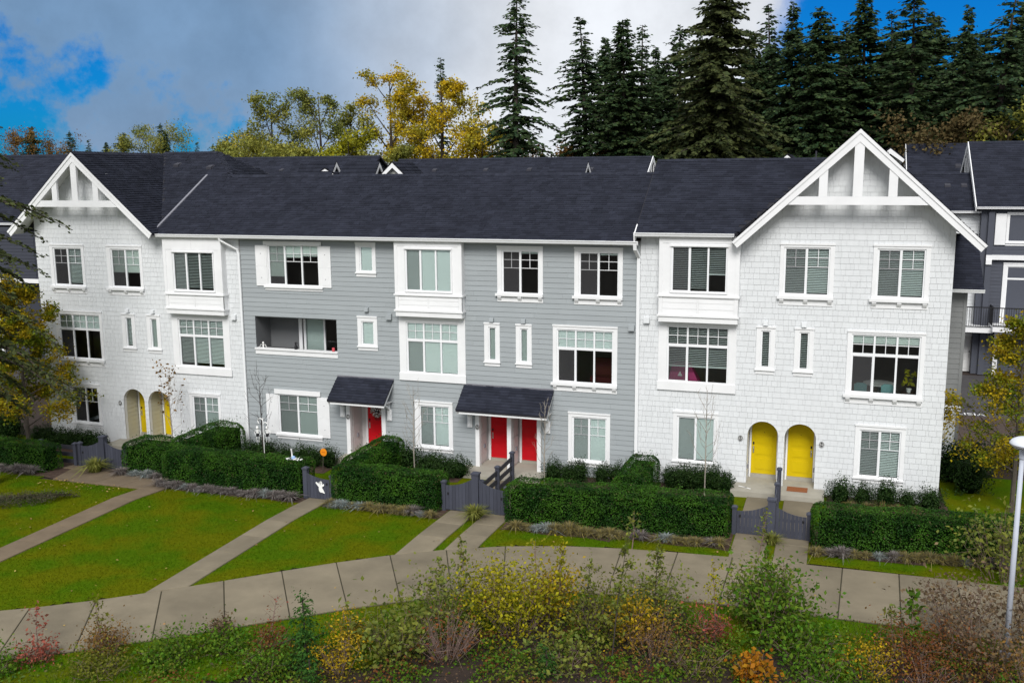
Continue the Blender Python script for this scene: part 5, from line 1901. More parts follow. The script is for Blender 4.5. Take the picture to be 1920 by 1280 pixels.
def tuft_proto(name, m, h, r, n, seed, width=.012, droop=1.0):
    rs = np.random.default_rng(seed)
    V = []
    for k in range(n):
        a = rs.uniform(0, 2 * math.pi)
        lean = abs(rs.normal()) * .55 * droop
        L_ = h * rs.uniform(.65, 1.15)
        d = np.array([math.cos(a), math.sin(a), 0])
        s = np.array([-math.sin(a), math.cos(a), 0]) * width
        p0 = d * rs.uniform(0, r * .6)
        p1 = p0 + d * lean * L_ * .35 + np.array([0, 0, L_ * .62])
        p2 = p0 + d * lean * L_ * .95 + np.array([0, 0, L_ * (1.0 - .35 * lean)])
        V += [p0 - s, p0 + s, p1 + s * .8, p1 - s * .8, p1 - s * .8, p1 + s * .8, p2 + s * .12, p2 - s * .12]
    return npmesh(name, np.array(V), 4, m)

# ------------------------------------------------------------------ hedges
hedge('clipped hedge at the far left beside the yellow maple', -14, -5.75, -5.95, -4.75, .82, 201)
hedge('dark clipped hedge between the left gate and the front path', -3.0, -.35, -4.7, -3.0, .95, 202)
hedge('clipped hedge in front of the shuttered ground-floor window, left of the ghost gate', -.25, 5.95, -5.75, -4.5, 1.13, 203, 1000)
hedge('rounded hedge arm reaching back to the downspout of the left house', -1.2, .55, -4.4, -.7, 1.22, 204, 700, .3)
hedge('clipped hedge between the ghost gate and the twin gate, with sedge at its foot', 7.2, 11.45, -5.85, -4.6, 1.15, 205, 1000)
hedge('hedge arm running back towards the single red door', 6.75, 8.0, -4.5, -.75, 1.15, 206, 900, .2)
hedge('long clipped hedge below the right half of the grey house', 13.95, 21.4, -5.85, -4.35, 1.2, 207, 1000, shear=.075)
hedge('hedge arm running back to the mid downspout', 17.15, 18.35, -4.2, -.55, 1.22, 208, 900, .2)
hedge('clipped hedge on the right, below the white house window', 23.9, 30.5, -5.35, -3.95, 1.2, 209, 1000, shear=.10)

# ------------------------------------------------------------------ boxwoods along the house fronts
BX = [shrub_proto('boxwood', 'box', .46, .9, 300 + k, 2600, .055, .55) for k in range(4)]
spots = [(.95, -1.2, 1.1), (1.75, -1.35, 1.25), (2.55, -1.2, .9), (3.4, -1.25, 1.0), (3.95, -1.3, .95), (4.62, -1.25, 1.05), (8.05, -1.0, 1.15), (8.85, -1.1, .95), (9.45, -1.35, 1.0), (10.0, -1.4, .95), (10.42, -1.3, 1.0),
         (14.2, -.85, .95), (14.75, -.75, .8), (15.2, -.75, .9), (16.1, -.75, .85), (16.65, -.7, .9), (18.75, -.55, 1.0), (19.25, -.6, 1.05), (19.75, -.65, 1.0), (20.25, -.6, 1.0), (20.7, -.65, .9),
         (24.75, -.95, 1.0), (25.5, -.85, .9), (26.25, -.9, 1.0), (26.95, -.85, .85), (27.7, -.75, 1.0)]
WH = ['dark boxwood shrub under the shuttered ground-floor window', 'boxwood shrub left of the twin red door step', 'boxwood shrub under the ground-floor window right of the red doors', 'boxwood shrub under the window left of the yellow doors', 'boxwood shrub under the window right of the yellow doors']
cnt = {}
for i, (x, y, s) in enumerate(spots):
    w = 0 if x < 5 else 1 if x < 11 else 2 if x < 17 else 3 if x < 21.2 else 4
    k = cnt.get(w, 0)
    cnt[w] = k + 1
    od = ['first', 'second', 'third', 'fourth', 'fifth', 'sixth', 'seventh'][k]
    place_two('boxwood_shrub', WH[w] + ', ' + od + ' from the left', 'shrub', 'boxwoods along the house fronts', BX[i % 4], ('leaves', 'stem_mass'), (x, y, gz(x, y)), i * 1.3, (s * rng.uniform(.9, 1.1), s, s * rng.uniform(.9, 1.12)))
# a low dark hedge row under the left house windows and against the wall of the lane side
for i, (x, y, s) in enumerate([(-10.4, -1.3, 1.0), (-9.7, -1.4, 1.05), (-9.0, -1.35, 1.0), (-8.3, -1.4, 1.0), (-7.6, -1.35, 1.05), (-6.9, -1.5, .95)]):
    place_two('boxwood_shrub', 'dark boxwood under the left house window, ' + ['first', 'second', 'third', 'fourth', 'fifth', 'sixth'][i] + ' from the left', 'shrub', 'boxwoods along the left house', BX[i % 4], ('leaves', 'stem_mass'), (x, y, gz(x, y)), i * 2.1, (s * 1.1, s, s * .95))
DKS = [shrub_proto('laurel', 'box', .9, 1.7, 320 + k, 2600, .10, .3) for k in range(2)]
for i, (x, y, s) in enumerate([(28.8, 3.2, .9), (29.8, 4.4, .8), (31.2, 5.6, .8), (32.6, 6.0, 1.0), (34.0, 6.0, 1.0), (29.2, 1.9, .8)]):
    place_two('laurel_shrub', 'dark tall laurel beside the right corner of the white house, ' + ['nearest the lane wall', 'second along', 'third along', 'fourth along', 'last along', 'closest to the camera'][i], 'shrub', 'laurels by the lane', DKS[i % 2], ('leaves', 'stem_mass'), (x, y, gz(x, y)), i * 1.9, (s, s, s))
for i, x in enumerate(np.arange(-12.5, -20, -1.5)):
    place_two('laurel_shrub', 'dark laurel at the far left behind the maple, ' + ['first', 'second', 'third', 'fourth', 'fifth'][i] + ' from the house', 'shrub', 'laurels at the far left', DKS[i % 2], ('leaves', 'stem_mass'), (float(x), -1.0 + .3 * (i % 2), -.6), i * 1.9, (.8, .8, .8))

# ------------------------------------------------------------------ ornamental grasses
TF = {'blue': [tuft_proto('fescue_a', 'fescue', .36, .24, 300, 401, .012, 1.5), tuft_proto('fescue_b', 'fescue', .32, .22, 280, 402, .012, 1.5)],
      'grey': [tuft_proto('fescue_c', 'fescue_grey', .38, .24, 300, 403, .012, 1.4), tuft_proto('fescue_d', 'fescue_grey', .34, .22, 280, 404, .012, 1.4)],
      'dry': [tuft_proto('drygrass_a', 'fescue_dry', .36, .24, 300, 405, .012, 1.4), tuft_proto('drygrass_b', 'fescue_dry', .40, .26, 300, 406, .012, 1.4)]}
NMK = {'blue': 'blue-green', 'grey': 'grey-brown', 'dry': 'straw-coloured'}
ORD = ['first', 'second', 'third', 'fourth', 'fifth', 'sixth', 'seventh', 'eighth', 'ninth', 'tenth', 'eleventh', 'twelfth', 'thirteenth', 'fourteenth', 'fifteenth', 'sixteenth', 'seventeenth', 'eighteenth', 'nineteenth', 'twentieth']
def tuft_row(x0, x1, y0, y1, n, mix, where, s0=1.0):
    cn_ = {}
    for i in range(n):
        t = (i + .5) / n
        x = x0 + (x1 - x0) * t + rng.uniform(-.08, .08)
        y = y0 + (y1 - y0) * t + rng.uniform(-.07, .07)
        k = rng.choice(mix)
        c = cn_.get(k, 0)
        cn_[k] = c + 1; c = min(c, 19)
        s = s0 * rng.uniform(.62, 1.0)
        me = rng.choice(TF[k])
        o = link('grass_tuft', me)
        o.location = (x, y, gz(x, y) - .01)
        o.rotation_euler = (0, 0, rng.uniform(0, 6.28))
        o.scale = (s, s, s * rng.uniform(.85, 1.1))
        tag(o, ORD[c] + ' ' + NMK[k] + ' tuft from the left ' + where, 'grass tuft', 'ornamental grass tufts')
tuft_row(-.1, 5.9, -6.2, -6.1, 17, ['grey', 'grey', 'grey', 'blue'], 'below the hedge left of the ghost gate', 1.1)
tuft_row(7.3, 11.5, -6.35, -6.3, 14, ['dry', 'dry', 'grey', 'dry', 'blue'], 'below the hedge right of the ghost gate')
tuft_row(14.4, 21.4, -6.65, -6.15, 20, ['dry', 'dry', 'blue', 'grey', 'dry'], 'below the long middle hedge')
tuft_row(24.0, 30.3, -6.0, -5.3, 18, ['dry', 'blue', 'grey', 'dry'], 'below the right-hand hedge')
tuft_row(-9.8, -5.9, -6.35, -6.25, 10, ['grey', 'grey', 'blue'], 'below the far-left hedge', 1.1)
tuft_row(-2.9, -.6, -5.05, -5.15, 4, ['blue', 'blue', 'grey'], 'beside the left landing', 1.15)
tuft_row(24.9, 27.4, -1.25, -1.2, 5, ['dry'], 'under the right ground-floor window', 1.2)
SG = [tuft_proto('sedge_a', 'sedge', .50, .3, 260, 411, .017, 1.5), tuft_proto('sedge_b', 'sedge', .45, .28, 230, 412, .016, 1.5)]
for (x, y, s, l) in ((-4.0, -5.0, 1.25, 'large variegated sedge clump in front of the left gate'), (12.9, -6.05, 1.05, 'variegated sedge clump in front of the twin gate'), (22.72, -5.5, .85, 'small sedge clump between the paths below the right gate')):
    o = link('sedge_clump', SG[0] if s > .9 else SG[1])
    o.location = (x, y, gz(x, y)); o.scale = (s, s, s)
    tag(o, l, 'sedge')
# low wild bed on the left lawn
bed = thing('heather_bed', 'dark low heather bed curving into the left lawn', 'plant bed', (-3.2, -10.6, 0))
rs = np.random.default_rng(77)
n = 9000
u = rs.random(n)
cx_ = -1.9 - 5.5 * u + rs.normal(size=n) * .0
cy_ = -8.9 - 3.2 * u
w_ = .35 + .75 * np.sin(np.clip(u, 0, 1) * 2.4 + .3)
off = rs.uniform(-1, 1, n)
P = np.c_[cx_ + off * w_ * .45, cy_ + off * w_ * .9, np.abs(rs.normal(size=n)) * .10 + .18 * (1 - off ** 2)]
o = link('foliage', npmesh('heather', leaf_quads(P, np.tile([0, 0, 1.], (n, 1)), rs.uniform(.05, .10, n), rs, 1.2, .3), 4), mat('heather', (.035, .045, .022), .8, var=.5, col2=(.075, .055, .035)), bed)
o['kind'] = 'stuff'

# ------------------------------------------------------------------ lawn grass blades
def blades(name, test, x0, x1, y0, y1, n, h, m, seed, label=None):
    rs = np.random.default_rng(seed)
    X = rs.uniform(x0, x1, n)
    Y = rs.uniform(y0, y1, n)
    k = np.array([test(a, b) for a, b in zip(X, Y)])
    X, Y = X[k], Y[k]
    n = len(X)
    Z = np.array([gz(a, b) for a, b in zip(X, Y)])
    a = rs.uniform(0, 2 * np.pi, n)
    L_ = h * rs.uniform(.5, 1.3, n)
    wd = .010 * rs.uniform(.7, 1.4, n)
    lean = rs.normal(size=(n, 2)) * .5
    V = np.empty((n, 3, 3))
    V[:, 0] = np.c_[X - np.cos(a) * wd, Y - np.sin(a) * wd, Z]
    V[:, 1] = np.c_[X + np.cos(a) * wd, Y + np.sin(a) * wd, Z]
    V[:, 2] = np.c_[X + lean[:, 0] * L_, Y + lean[:, 1] * L_, Z + L_ * .8]
    o = link(name, npmesh(name, V.reshape(-1, 3), 3), m)
    tag(o, label, 'grass', kind='stuff')
    return o
def lt_vis(x, y):
    if not lawn_test(x, y) or in_path(x, y, .0):
        return False
    if y > -6.3 and not (-3.7 < y < -2.1):
        return False
    return True
blades('lawn_grass', lt_vis, -8, 31, -18.5, -1.5, 330000, .05, 'blade', 501, 'short green grass of the front lawns')
def vg(x, y):
    return y < ybot(x) + .03 and verge_test(x, y - .0)
blades('verge_grass', vg, -2, 31, -22.5, -10.2, 90000, .13, 'rough_grass', 502, 'rough grass beside the pavement')
# fallen leaves
rs = np.random.default_rng(88)
n = 170
X = rs.uniform(-6, 30, n); Y = rs.uniform(-19, -6.3, n)
k = np.array([b > ybot(a) for a, b in zip(X, Y)])
X, Y = X[k], Y[k]
P = np.c_[X, Y, np.array([gz(a, b) for a, b in zip(X, Y)]) + .055]
P2 = np.c_[rs.uniform(-4.5, -1.0, 70), rs.uniform(-7.8, -6.6, 70), np.full(70, .0)]
P2[:, 2] = [gz(a, b) + .055 for a, b in P2[:, :2]]
P = np.vstack([P, P2])
o = link('fallen_leaves', npmesh('fallen_leaves', leaf_quads(P, np.tile([0, 0, 1.], (len(P), 1)), rs.uniform(.05, .11, len(P)), rs, .25, .7), 4), mat('fallen_leaf', (.36, .27, .08), .8, var=.5, col2=(.22, .12, .05)))
tag(o, 'scattered fallen leaves on lawn and pavement', 'leaves', kind='stuff')
# ------------------------------------------------------------------ trees
def conifer_mesh(seed, H, Rr, dens=1.0, bare=.12, droop=.35, gap=.0, step=.5, spray=.62, pw=.66, m='fir'):
    """tapered trunk, whorled drooping boughs, needle sprays hanging along each bough"""
    rs = np.random.default_rng(seed)
    tk = MB()
    bend = rs.normal(size=2) * .012 * H
    def ctr(z):
        t = z / H
        return Vector((bend[0] * math.sin(t * 3), bend[1] * math.sin(t * 2.4), z))
    tk.tube([ctr(H * k / 8) for k in range(9)], [max(.02, .016 * H * (1 - k / 8.2)) for k in range(9)], 7)
    Pts, Dirs, Sz = [], [], []
    z = H * bare
    while z < H * .995:
        t = (z - H * bare) / (H * (1 - bare))
        prof = (1 - t) ** pw * (1 - .3 * math.exp(-t * 9))
        nb = int(rs.integers(4, 7) * (1 if t < .9 else .7)) + 1
        a0 = rs.uniform(0, 6.28)
        for b in range(nb):
            if rs.random() < gap:
                continue
            a = a0 + b * 6.283 / nb + rs.normal() * .35
            L_ = max(.25, Rr * prof * rs.uniform(.5, 1.2) * (1 + .22 * math.sin(z * .9 + 2 * a + seed) + .12 * math.sin(z * 2.3 + seed * 1.7)))
            zz = z + rs.uniform(-.25, .25)
            c = ctr(zz)
            dx, dy = math.cos(a), math.sin(a)
            rise = .35 - .55 * (1 - t)
            ns = max(3, int(L_ / .30 * dens))
            pts = []
            for k in range(ns):
                u = (k + .6) / ns
                r_ = L_ * u
                zc = zz + L_ * (rise * u - droop * u * u * .9) + L_ * .18 * max(0, u - .75)
                pts.append((c.x + dx * r_, c.y + dy * r_, zc))
            if L_ > .8:
                tk.tube([(c.x, c.y, zz), pts[len(pts) // 2], pts[-1]], [.012 * L_ + .008, .008 * L_ + .005, .004], 4, False)
            for k, p in enumerate(pts):
                u = (k + .6) / ns
                wsp = spray * (1.05 - .55 * u) * (.55 + .45 * min(1, L_ / 2.5))
                for s in (-1, 1, 0):
                    sa = a + s * rs.uniform(.5, 1.3) + (rs.normal() * .4 if s == 0 else 0)
                    Dirs.append((math.cos(sa), math.sin(sa), -rs.uniform(.15, .8)))
                    Pts.append((p[0] + rs.normal() * .05, p[1] + rs.normal() * .05, p[2] + rs.normal() * .06))
                    Sz.append(wsp * rs.uniform(.7, 1.35))
        z += step * rs.uniform(.75, 1.25) * (1 if t < .85 else .6)
    for k in range(14):
        Pts.append((*ctr(H * .985)[:2], H * (.95 + .05 * k / 14)))
        a = rs.uniform(0, 6.28)
        Dirs.append((math.cos(a), math.sin(a), .4))
        Sz.append(spray * .5)
    P = np.array(Pts)
    D_ = np.array(Dirs)
    D_ /= np.linalg.norm(D_, axis=1, keepdims=True)
    S = np.array(Sz)[:, None]
    side = np.cross(D_, rs.normal(size=D_.shape))
    side /= np.linalg.norm(side, axis=1, keepdims=True)
    V = np.empty((len(P), 4, 3))
    V[:, 0] = P
    V[:, 1] = P + D_ * S * .45 + side * S * .27
    V[:, 2] = P + D_ * S
    V[:, 3] = P + D_ * S * .5 - side * S * .25
    return tk.mesh('trunk'), V.reshape(-1, 3)

def tree_obj(name, label, trunk_me, crown_me, loc, rz, sc, group, cat='tree', tm='bark_dark', crown='crown'):
    o = thing(name, label, cat, loc, group, rz)
    o.scale = sc if isinstance(sc, (tuple, list)) else (sc, sc, sc)
    a = bpy.data.objects.new('trunk', trunk_me)
    COL.objects.link(a)
    a.parent = o
    if len(trunk_me.materials) == 0:
        trunk_me.materials.append(MT[tm])
    if crown_me is not None:
        b = bpy.data.objects.new(crown, crown_me)
        COL.objects.link(b)
        b.parent = o
    return o

CF = {}
def cf(key, *a, m='fir', **k):
    tk, V = conifer_mesh(*a, **k)
    CF[key] = (tk, npmesh('crown_' + key, V, 4, m))
cf('dense1', 601, 25, 4.4, dens=1.9, step=.30, spray=.58)
cf('dense2', 602, 25, 4.8, pw=.85, dens=1.9, step=.30, spray=.58, m='fir_blue')
cf('dense3', 603, 25, 4.0, pw=.5, dens=1.9, step=.31, spray=.56)
cf('loose1', 604, 25, 4.6, pw=.75, droop=.5, dens=1.7, gap=.2, step=.42, spray=.54, m='fir_blue')
cf('loose2', 605, 25, 4.0, pw=.55, droop=.45, dens=1.7, gap=.22, step=.42, spray=.52)
cf('thin', 606, 25, 3.2, dens=1.5, gap=.28, step=.48, spray=.46, m='fir_blue')
cf('lone', 607, 27, 3.9, dens=1.7, gap=.15, step=.44, spray=.54, droop=.6, m='fir_blue')
cf('big', 608, 26, 6.0, pw=.6, droop=.45, dens=1.9, gap=.05, step=.31, spray=.66, m='fir_olive')
ROW = [(-2.76, 46, 26.9, 'lone', 1.0), (2.81, 48, 24.6, 'loose1', 1.0), (3.6, 52, 23.4, 'dense1', .9), (6.12, 47, 24.0, 'dense1', 1.0), (7.68, 50, 23.9, 'thin', 1.0), (10.5, 50, 23.8, 'loose2', 1.1), (14.8, 43, 26.2, 'big', .85),
       (18.0, 50, 25.0, 'loose1', 1.0), (19.81, 47, 24.6, 'dense2', .95), (21.98, 46, 23.9, 'dense3', 1.0), (23.47, 56, 24.3, 'thin', 1.1), (25.6, 48, 24.8, 'dense1', 1.15), (27.26, 58, 25.2, 'loose1', 1.0), (28.26, 47, 25.0, 'loose2', 1.2),
       (30.68, 52, 24.0, 'dense3', 1.0), (32.15, 47, 23.6, 'dense2', 1.0), (35.0, 46, 24.9, 'loose1', 1.1), (37.4, 52, 24.4, 'dense1', 1.1), (7.15, 60, 23.4, 'dense2', 1.0), (10.36, 62, 24.4, 'dense3', 1.1), (15.33, 62, 24.6, 'dense1', 1.1),
       (20.59, 64, 23.8, 'dense1', 1.2), (24.39, 64, 24.0, 'dense2', 1.1), (28.54, 64, 24.2, 'dense3', 1.2), (30.12, 60, 23.7, 'dense1', 1.0), (35.23, 60, 23.5, 'dense2', 1.2), (17.0, 57, 22.5, 'dense2', 1.2), (22.8, 52, 20.0, 'dense1', 1.1), (33.6, 54, 22, 'dense3', 1.2), (26.5, 54, 19.5, 'dense2', 1.2), (8.9, 53, 21.5, 'dense3', 1.1), (4.9, 56, 21.0, 'dense2', 1.05), (12.4, 55, 21.8, 'dense1', 1.15), (17.2, 48, 20.5, 'dense3', 1.1)]
TL = ORD + ['twenty-first', 'twenty-second', 'twenty-third', 'twenty-fourth', 'twenty-fifth', 'twenty-sixth', 'twenty-seventh', 'twenty-eighth', 'twenty-ninth', 'thirtieth', 'thirty-first', 'thirty-second', 'thirty-third', 'thirty-fourth']
order = sorted(range(len(ROW)), key=lambda i: (ROW[i][0] - 24.43) / (ROW[i][1] + 36))
for rank, i in enumerate(order):
    x, y, h, k, w = ROW[i]
    base = 25.0 if k not in ('lone', 'big') else (27.0 if k == 'lone' else 26.0)
    s = h / base
    if k == 'lone':
        lb = 'tall lone fir standing apart left of the dark tree line'
    elif k == 'big':
        lb = 'broad olive-green fir, the widest in the dark tree line'
    else:
        n_ = rank
        lb = {'dense1': 'dense dark fir', 'dense2': 'dense bluish fir', 'dense3': 'slim dense fir', 'loose1': 'open-branched fir', 'loose2': 'slender open fir', 'thin': 'thin see-through fir'}[k] + ' behind the roofs, ' + TL[n_] + ' tree from the left in the tree line'
    t_ = tree_obj('fir_tree', lb, *CF[k], (x, y, 0), i * 2.4, (s * w * rng.uniform(1.15, 1.5), s * w * rng.uniform(1.15, 1.5), s), 'firs in the tree line behind the houses')
    t_.rotation_euler = (rng.uniform(-.02, .02), rng.uniform(-.025, .025), i * 2.4)
# distant woodland beyond the left roofs
far = [(-108, 20.0), (-104, 19.4), (-99.5, 17.4), (-96.3, 17.6), (-92.3, 18.8), (-88.2, 20.6), (-80.7, 18.6), (-77.7, 17.0), (-74.6, 17.9), (-72, 16.6), (-66, 16.5), (-112, 18)]
for i, (x, h) in enumerate(far):
    k = ('dense3', 'loose2', 'dense1', 'loose1')[i % 4]
    s = h / 25
    tree_obj('fir_tree', 'small distant fir above the left roofs, ' + ORD[i] + ' drawn along the skyline', *CF[k], (x, 100 + (i % 3) * 4, 0), i * 1.7, (s * 1.1, s * 1.1, s), 'distant firs on the left skyline')
# tall fir whose boughs reach in at the left edge, and its drooping lower boughs
tk, V = conifer_mesh(621, 21, 3.7, dens=4.2, gap=.22, bare=.2, step=.6, spray=.28, droop=.5)
tree_obj('fir_tree', 'tall dark fir half out of frame at the left edge', tk, npmesh('crown_edge', V, 4, 'fir_olive'), (-6.1, -8.2, -.3), 2.1, 1.0, None)

def broadleaf(seed, H, Rr, clear=.25, nlimb=7, leaf=.28, nleaf=5000, clump=.9, spread=1.0, columnar=0.0, m='leaf_olive', lean=0.0, trunk_r=None):
    """limbs forking from a tapered trunk, leaves clustered about the twig ends with gaps between clumps"""
    rs = np.random.default_rng(seed)
    tk = MB()
    tr = trunk_r or .016 * H
    top = Vector((lean * H * .2, rs.normal() * .02 * H, H * .92))
    tk.tube([(0, 0, 0), (top.x * .3, top.y * .3, H * .35), (top.x * .7, top.y * .7, H * .65), top], [tr, tr * .75, tr * .42, tr * .08], 7)
    tips = []
    for i in range(nlimb):
        t = clear + (1 - clear) * (i + rs.uniform(.1, .9)) / nlimb * .92
        base = Vector((top.x * t, top.y * t, H * t * .92))
        a = i * 2.4 + rs.normal() * .4
        wid = Rr * (math.sin(min(1, (t - clear) / (1 - clear) * .9 + .12) * math.pi) ** .6 if not columnar else (1 - .75 * (t - clear) / (1 - clear)))
        L_ = wid * rs.uniform(.75, 1.15)
        up = (.55 + .6 * t) * L_ / spread
        mid = base + Vector((math.cos(a) * L_ * .5, math.sin(a) * L_ * .5, up * .45 + rs.normal() * .05 * L_))
        end = base + Vector((math.cos(a) * L_, math.sin(a) * L_, up))
        lr = tr * .45 * (1 - t * .6)
        tk.tube([base, mid, end], [lr, lr * .6, lr * .15], 5, False)
        for j in range(5):
            u = rs.uniform(.35, 1.0)
            p = base.lerp(mid, u * 2) if u < .5 else mid.lerp(end, u * 2 - 1)
            a2 = a + rs.normal() * .9
            l2 = L_ * rs.uniform(.25, .55)
            e2 = p + Vector((math.cos(a2) * l2, math.sin(a2) * l2, l2 * rs.uniform(-.1, .7)))
            tk.tube([p, e2], [lr * .35, lr * .08], 4, False)
            tips.append((e2, l2))
            for q in range(2):
                e3 = e2 + Vector(tuple(rs.normal(size=3) * l2 * .45))
                tk.tube([e2, e3], [lr * .15, lr * .05], 3, False)
                tips.append((e3, l2 * .8))
        tips.append((end, L_ * .3))
    tips.append((top, Rr * .3))
    per = max(4, nleaf // len(tips))
    P = []
    for e, l in tips:
        c = np.array(e)
        n = int(per * rs.uniform(.3, 1.7))
        sg = clump * (.22 + .16 * l)
        P.append(c + rs.normal(size=(n, 3)) * np.array([sg, sg, sg * .75]))
    P = np.vstack(P)
    P[:, 2] = np.maximum(P[:, 2], H * clear * .5)
    V = leaf_quads(P, np.tile([0, 0, 1.], (len(P), 1)), rs.uniform(leaf * .6, leaf * 1.3, len(P)), rs, 1.0, .7)
    return tk.mesh('trunk'), npmesh('crown', V, 4, m)

BT = [('ragged olive tree with thin top, left of the autumn trees', -32.6, 55, 20.8, 3.4, 'leaf_olive', 701, 6500, .24), ('ragged olive tree with a forked crown, second of the autumn trees', -27.8, 57, 21.4, 3.1, 'leaf_olive', 702, 6500, .24),
      ('dark ragged tree between the olive and golden trees', -23.6, 55, 19.8, 2.1, 'leaf_olive', 703, 4500, .24), ('tall airy golden tree in the middle of the skyline', -20.4, 58, 23.2, 2.8, 'leaf_gold', 704, 6000, .24),
      ('broad golden-olive tree next to the tall golden one', -16.6, 56, 21.0, 2.6, 'leaf_gold', 705, 6500, .25), ('bright amber tree under the fir tip', -13.0, 54, 21.8, 3.2, 'leaf_gold', 706, 8500, .25)]
for lb, x, y, h, r_, m, sd, nl, lf in BT:
    a, b = broadleaf(sd, h, r_, .30, 14, lf, int(nl * 1.5), 1.0, .75, m=m)
    tree_obj('autumn_tree', lb, a, b, (x, y, 0), sd, 1.0, 'autumn trees behind the roofs', tm='bark_dark')
s = 23.6 / 25
tree_obj('fir_tree', 'dark fir whose tip shows above the amber tree', *CF['thin'], (-16.4, 62, 0), .4, (s * 1.2, s * 1.2, s), None)
BL = [('rounded lime-yellow tree low in front of the golden tree', -21.2, 50, 16.4, 2.6, 'leaf_lime', 711, 6500), ('golden cone-shaped tree left of the lone fir', -8.7, 52, 17.4, 2.6, 'leaf_gold', 712, 6500), ('brown-gold tree right beside the golden cone', -6.6, 55, 16.6, 2.2, 'leaf_bronze', 713, 4000),
      ('wide russet tree behind the far right roof', 31.2, 42, 15.3, 3.8, 'leaf_dim', 714, 7000), ('olive tree at the far right behind the roof', 35.4, 44, 16.8, 3.2, 'leaf_olive', 715, 6000), ('low bronze tree at the foot of the tree line', 1.0, 50, 15.2, 3.2, 'leaf_bronze', 716, 4500),
      ('small amber tree below the amber crown', -11.5, 50, 14.6, 2.0, 'leaf_gold', 717, 3500), ('low olive tree at the left of the autumn group', -36.5, 55, 16.5, 3.2, 'leaf_olive', 718, 5000), ('small golden tree at the left end of the autumn group', -36.8, 50, 14.9, 2.2, 'leaf_gold', 719, 3500),
      ('low green tree between the olive trees', -25.5, 50, 15.6, 3.4, 'leaf_olive', 720, 6000), ('low green tree behind the lime tree', -18.0, 51, 15.4, 3.0, 'leaf_olive', 721, 6000), ('bushy tree under the ragged olive tree', -30.5, 50, 15.6, 3.6, 'leaf_olive', 722, 6500), ('low golden-green bush between the grey roof and the lone fir', -4.0, 51, 14.6, 2.4, 'leaf_bronze', 723, 4500),
      ('round olive tree far beyond the left roofs', -84.5, 100, 19.0, 5.5, 'leaf_olive', 724, 7000), ('dim round tree far beyond the left edge', -106, 98, 18.2, 6, 'leaf_bronze', 725, 6000), ('thin autumn sapling on the left skyline', -66.0, 100, 19.5, 3.5, 'leaf_olive', 726, 1800), ('sparse autumn tree on the left skyline', -61, 92, 18.0, 4.5, 'leaf_gold', 727, 3500)]
for lb, x, y, h, r_, m, sd, nl in BL:
    h -= .8 if 715 < sd < 724 else 0
    a, b = broadleaf(sd, h, r_, .25, 12, .27, int(nl * 1.8), 1.3, 1.0, m=m)
    tree_obj('autumn_tree', lb, a, b, (x, y, 0), sd, 1.0, 'lower trees behind the roofs', tm='bark_dark')
# dense understorey closing the view below the firs
rs = np.random.default_rng(740)
n = 30000
X = rs.uniform(4, 42, n); Y = rs.uniform(52, 66, n); Z = np.abs(rs.normal(size=n)) * 4.5 + 2
V = leaf_quads(np.c_[X, Y, Z], np.tile([0, -1., .4], (n, 1)), rs.uniform(.3, .7, n), rs, .9, .5)
o = link('woodland_understorey', npmesh('understorey', V, 4), 'fir')
tag(o, 'dark undergrowth filling the wood behind the firs', 'undergrowth', kind='stuff')

# the maple by the left house and the columnar tree by the right corner
a, b = broadleaf(751, 8.4, 1.75, .12, 24, .12, 28000, .58, 1.1, columnar=1, m='leaf_maple', trunk_r=.10)
tree_obj('maple_tree', 'golden-green maple in front of the left house corner', a, b, (-10.2, -2.2, -.6), .3, 1.0, None, tm='bark')
a, b = broadleaf(752, 7.5, 1.7, .16, 24, .10, 18000, .48, 1.15, columnar=1, m='leaf_maple', trunk_r=.09)
tree_obj('maple_tree', 'narrow autumn maple beside the right corner of the white house', a, b, (30.35, .0, 0), 1.3, 1.0, None, tm='bark')

# bare young trees in the front gardens
def sapling(seed, H, r_, m, leaves=None, nl=0):
    rs = np.random.default_rng(seed)
    mb = MB()
    mb.tube([(0, 0, 0), (.02, .01, H * .3), (-.02, .0, H * .65), (.0, .02, H)], [.032, .026, .014, .004], 6)
    tips = []
    for i in range(18):
        t = .28 + .66 * (i + rs.uniform(-.4, .4)) / 18
        a = i * 2.4 + rs.normal() * .3
        L_ = r_ * (1.15 - .75 * t) * rs.uniform(.7, 1.2)
        b0 = Vector((0, 0, H * t))
        m1 = b0 + Vector((math.cos(a) * L_ * .55, math.sin(a) * L_ * .55, L_ * .6))
        m1 += Vector(tuple(rs.normal(size=3) * L_ * .10)); e = b0 + Vector((math.cos(a) * L_ * rs.uniform(.6, 1.0), math.sin(a) * L_ * rs.uniform(.6, 1.0), L_ * rs.uniform(1.3, 2.3)))
        mb.tube([b0, m1, e], [.010, .007, .003], 4, False)
        tips += [m1, e]
        for j in range(3):
            p = m1.lerp(e, rs.uniform(0, .8))
            q = p + Vector((math.cos(a + rs.normal()) * L_ * .3, math.sin(a + rs.normal()) * L_ * .3, L_ * .4))
            mb.tube([p, q], [.006, .002], 3, False)
            tips.append(q)
    me = mb.mesh('sapling_trunk')
    me.materials.append(MT[m])
    cm_ = None
    if leaves:
        c = np.array([tuple(tips[k]) for k in rs.integers(0, len(tips), nl)]) + rs.normal(size=(nl, 3)) * .10
        cm_ = npmesh('sapling_leaves', leaf_quads(c, np.tile([0, 0, 1.], (nl, 1)), rs.uniform(.10, .20, nl), rs, 1.2, .6), 4, leaves)
    return me, cm_
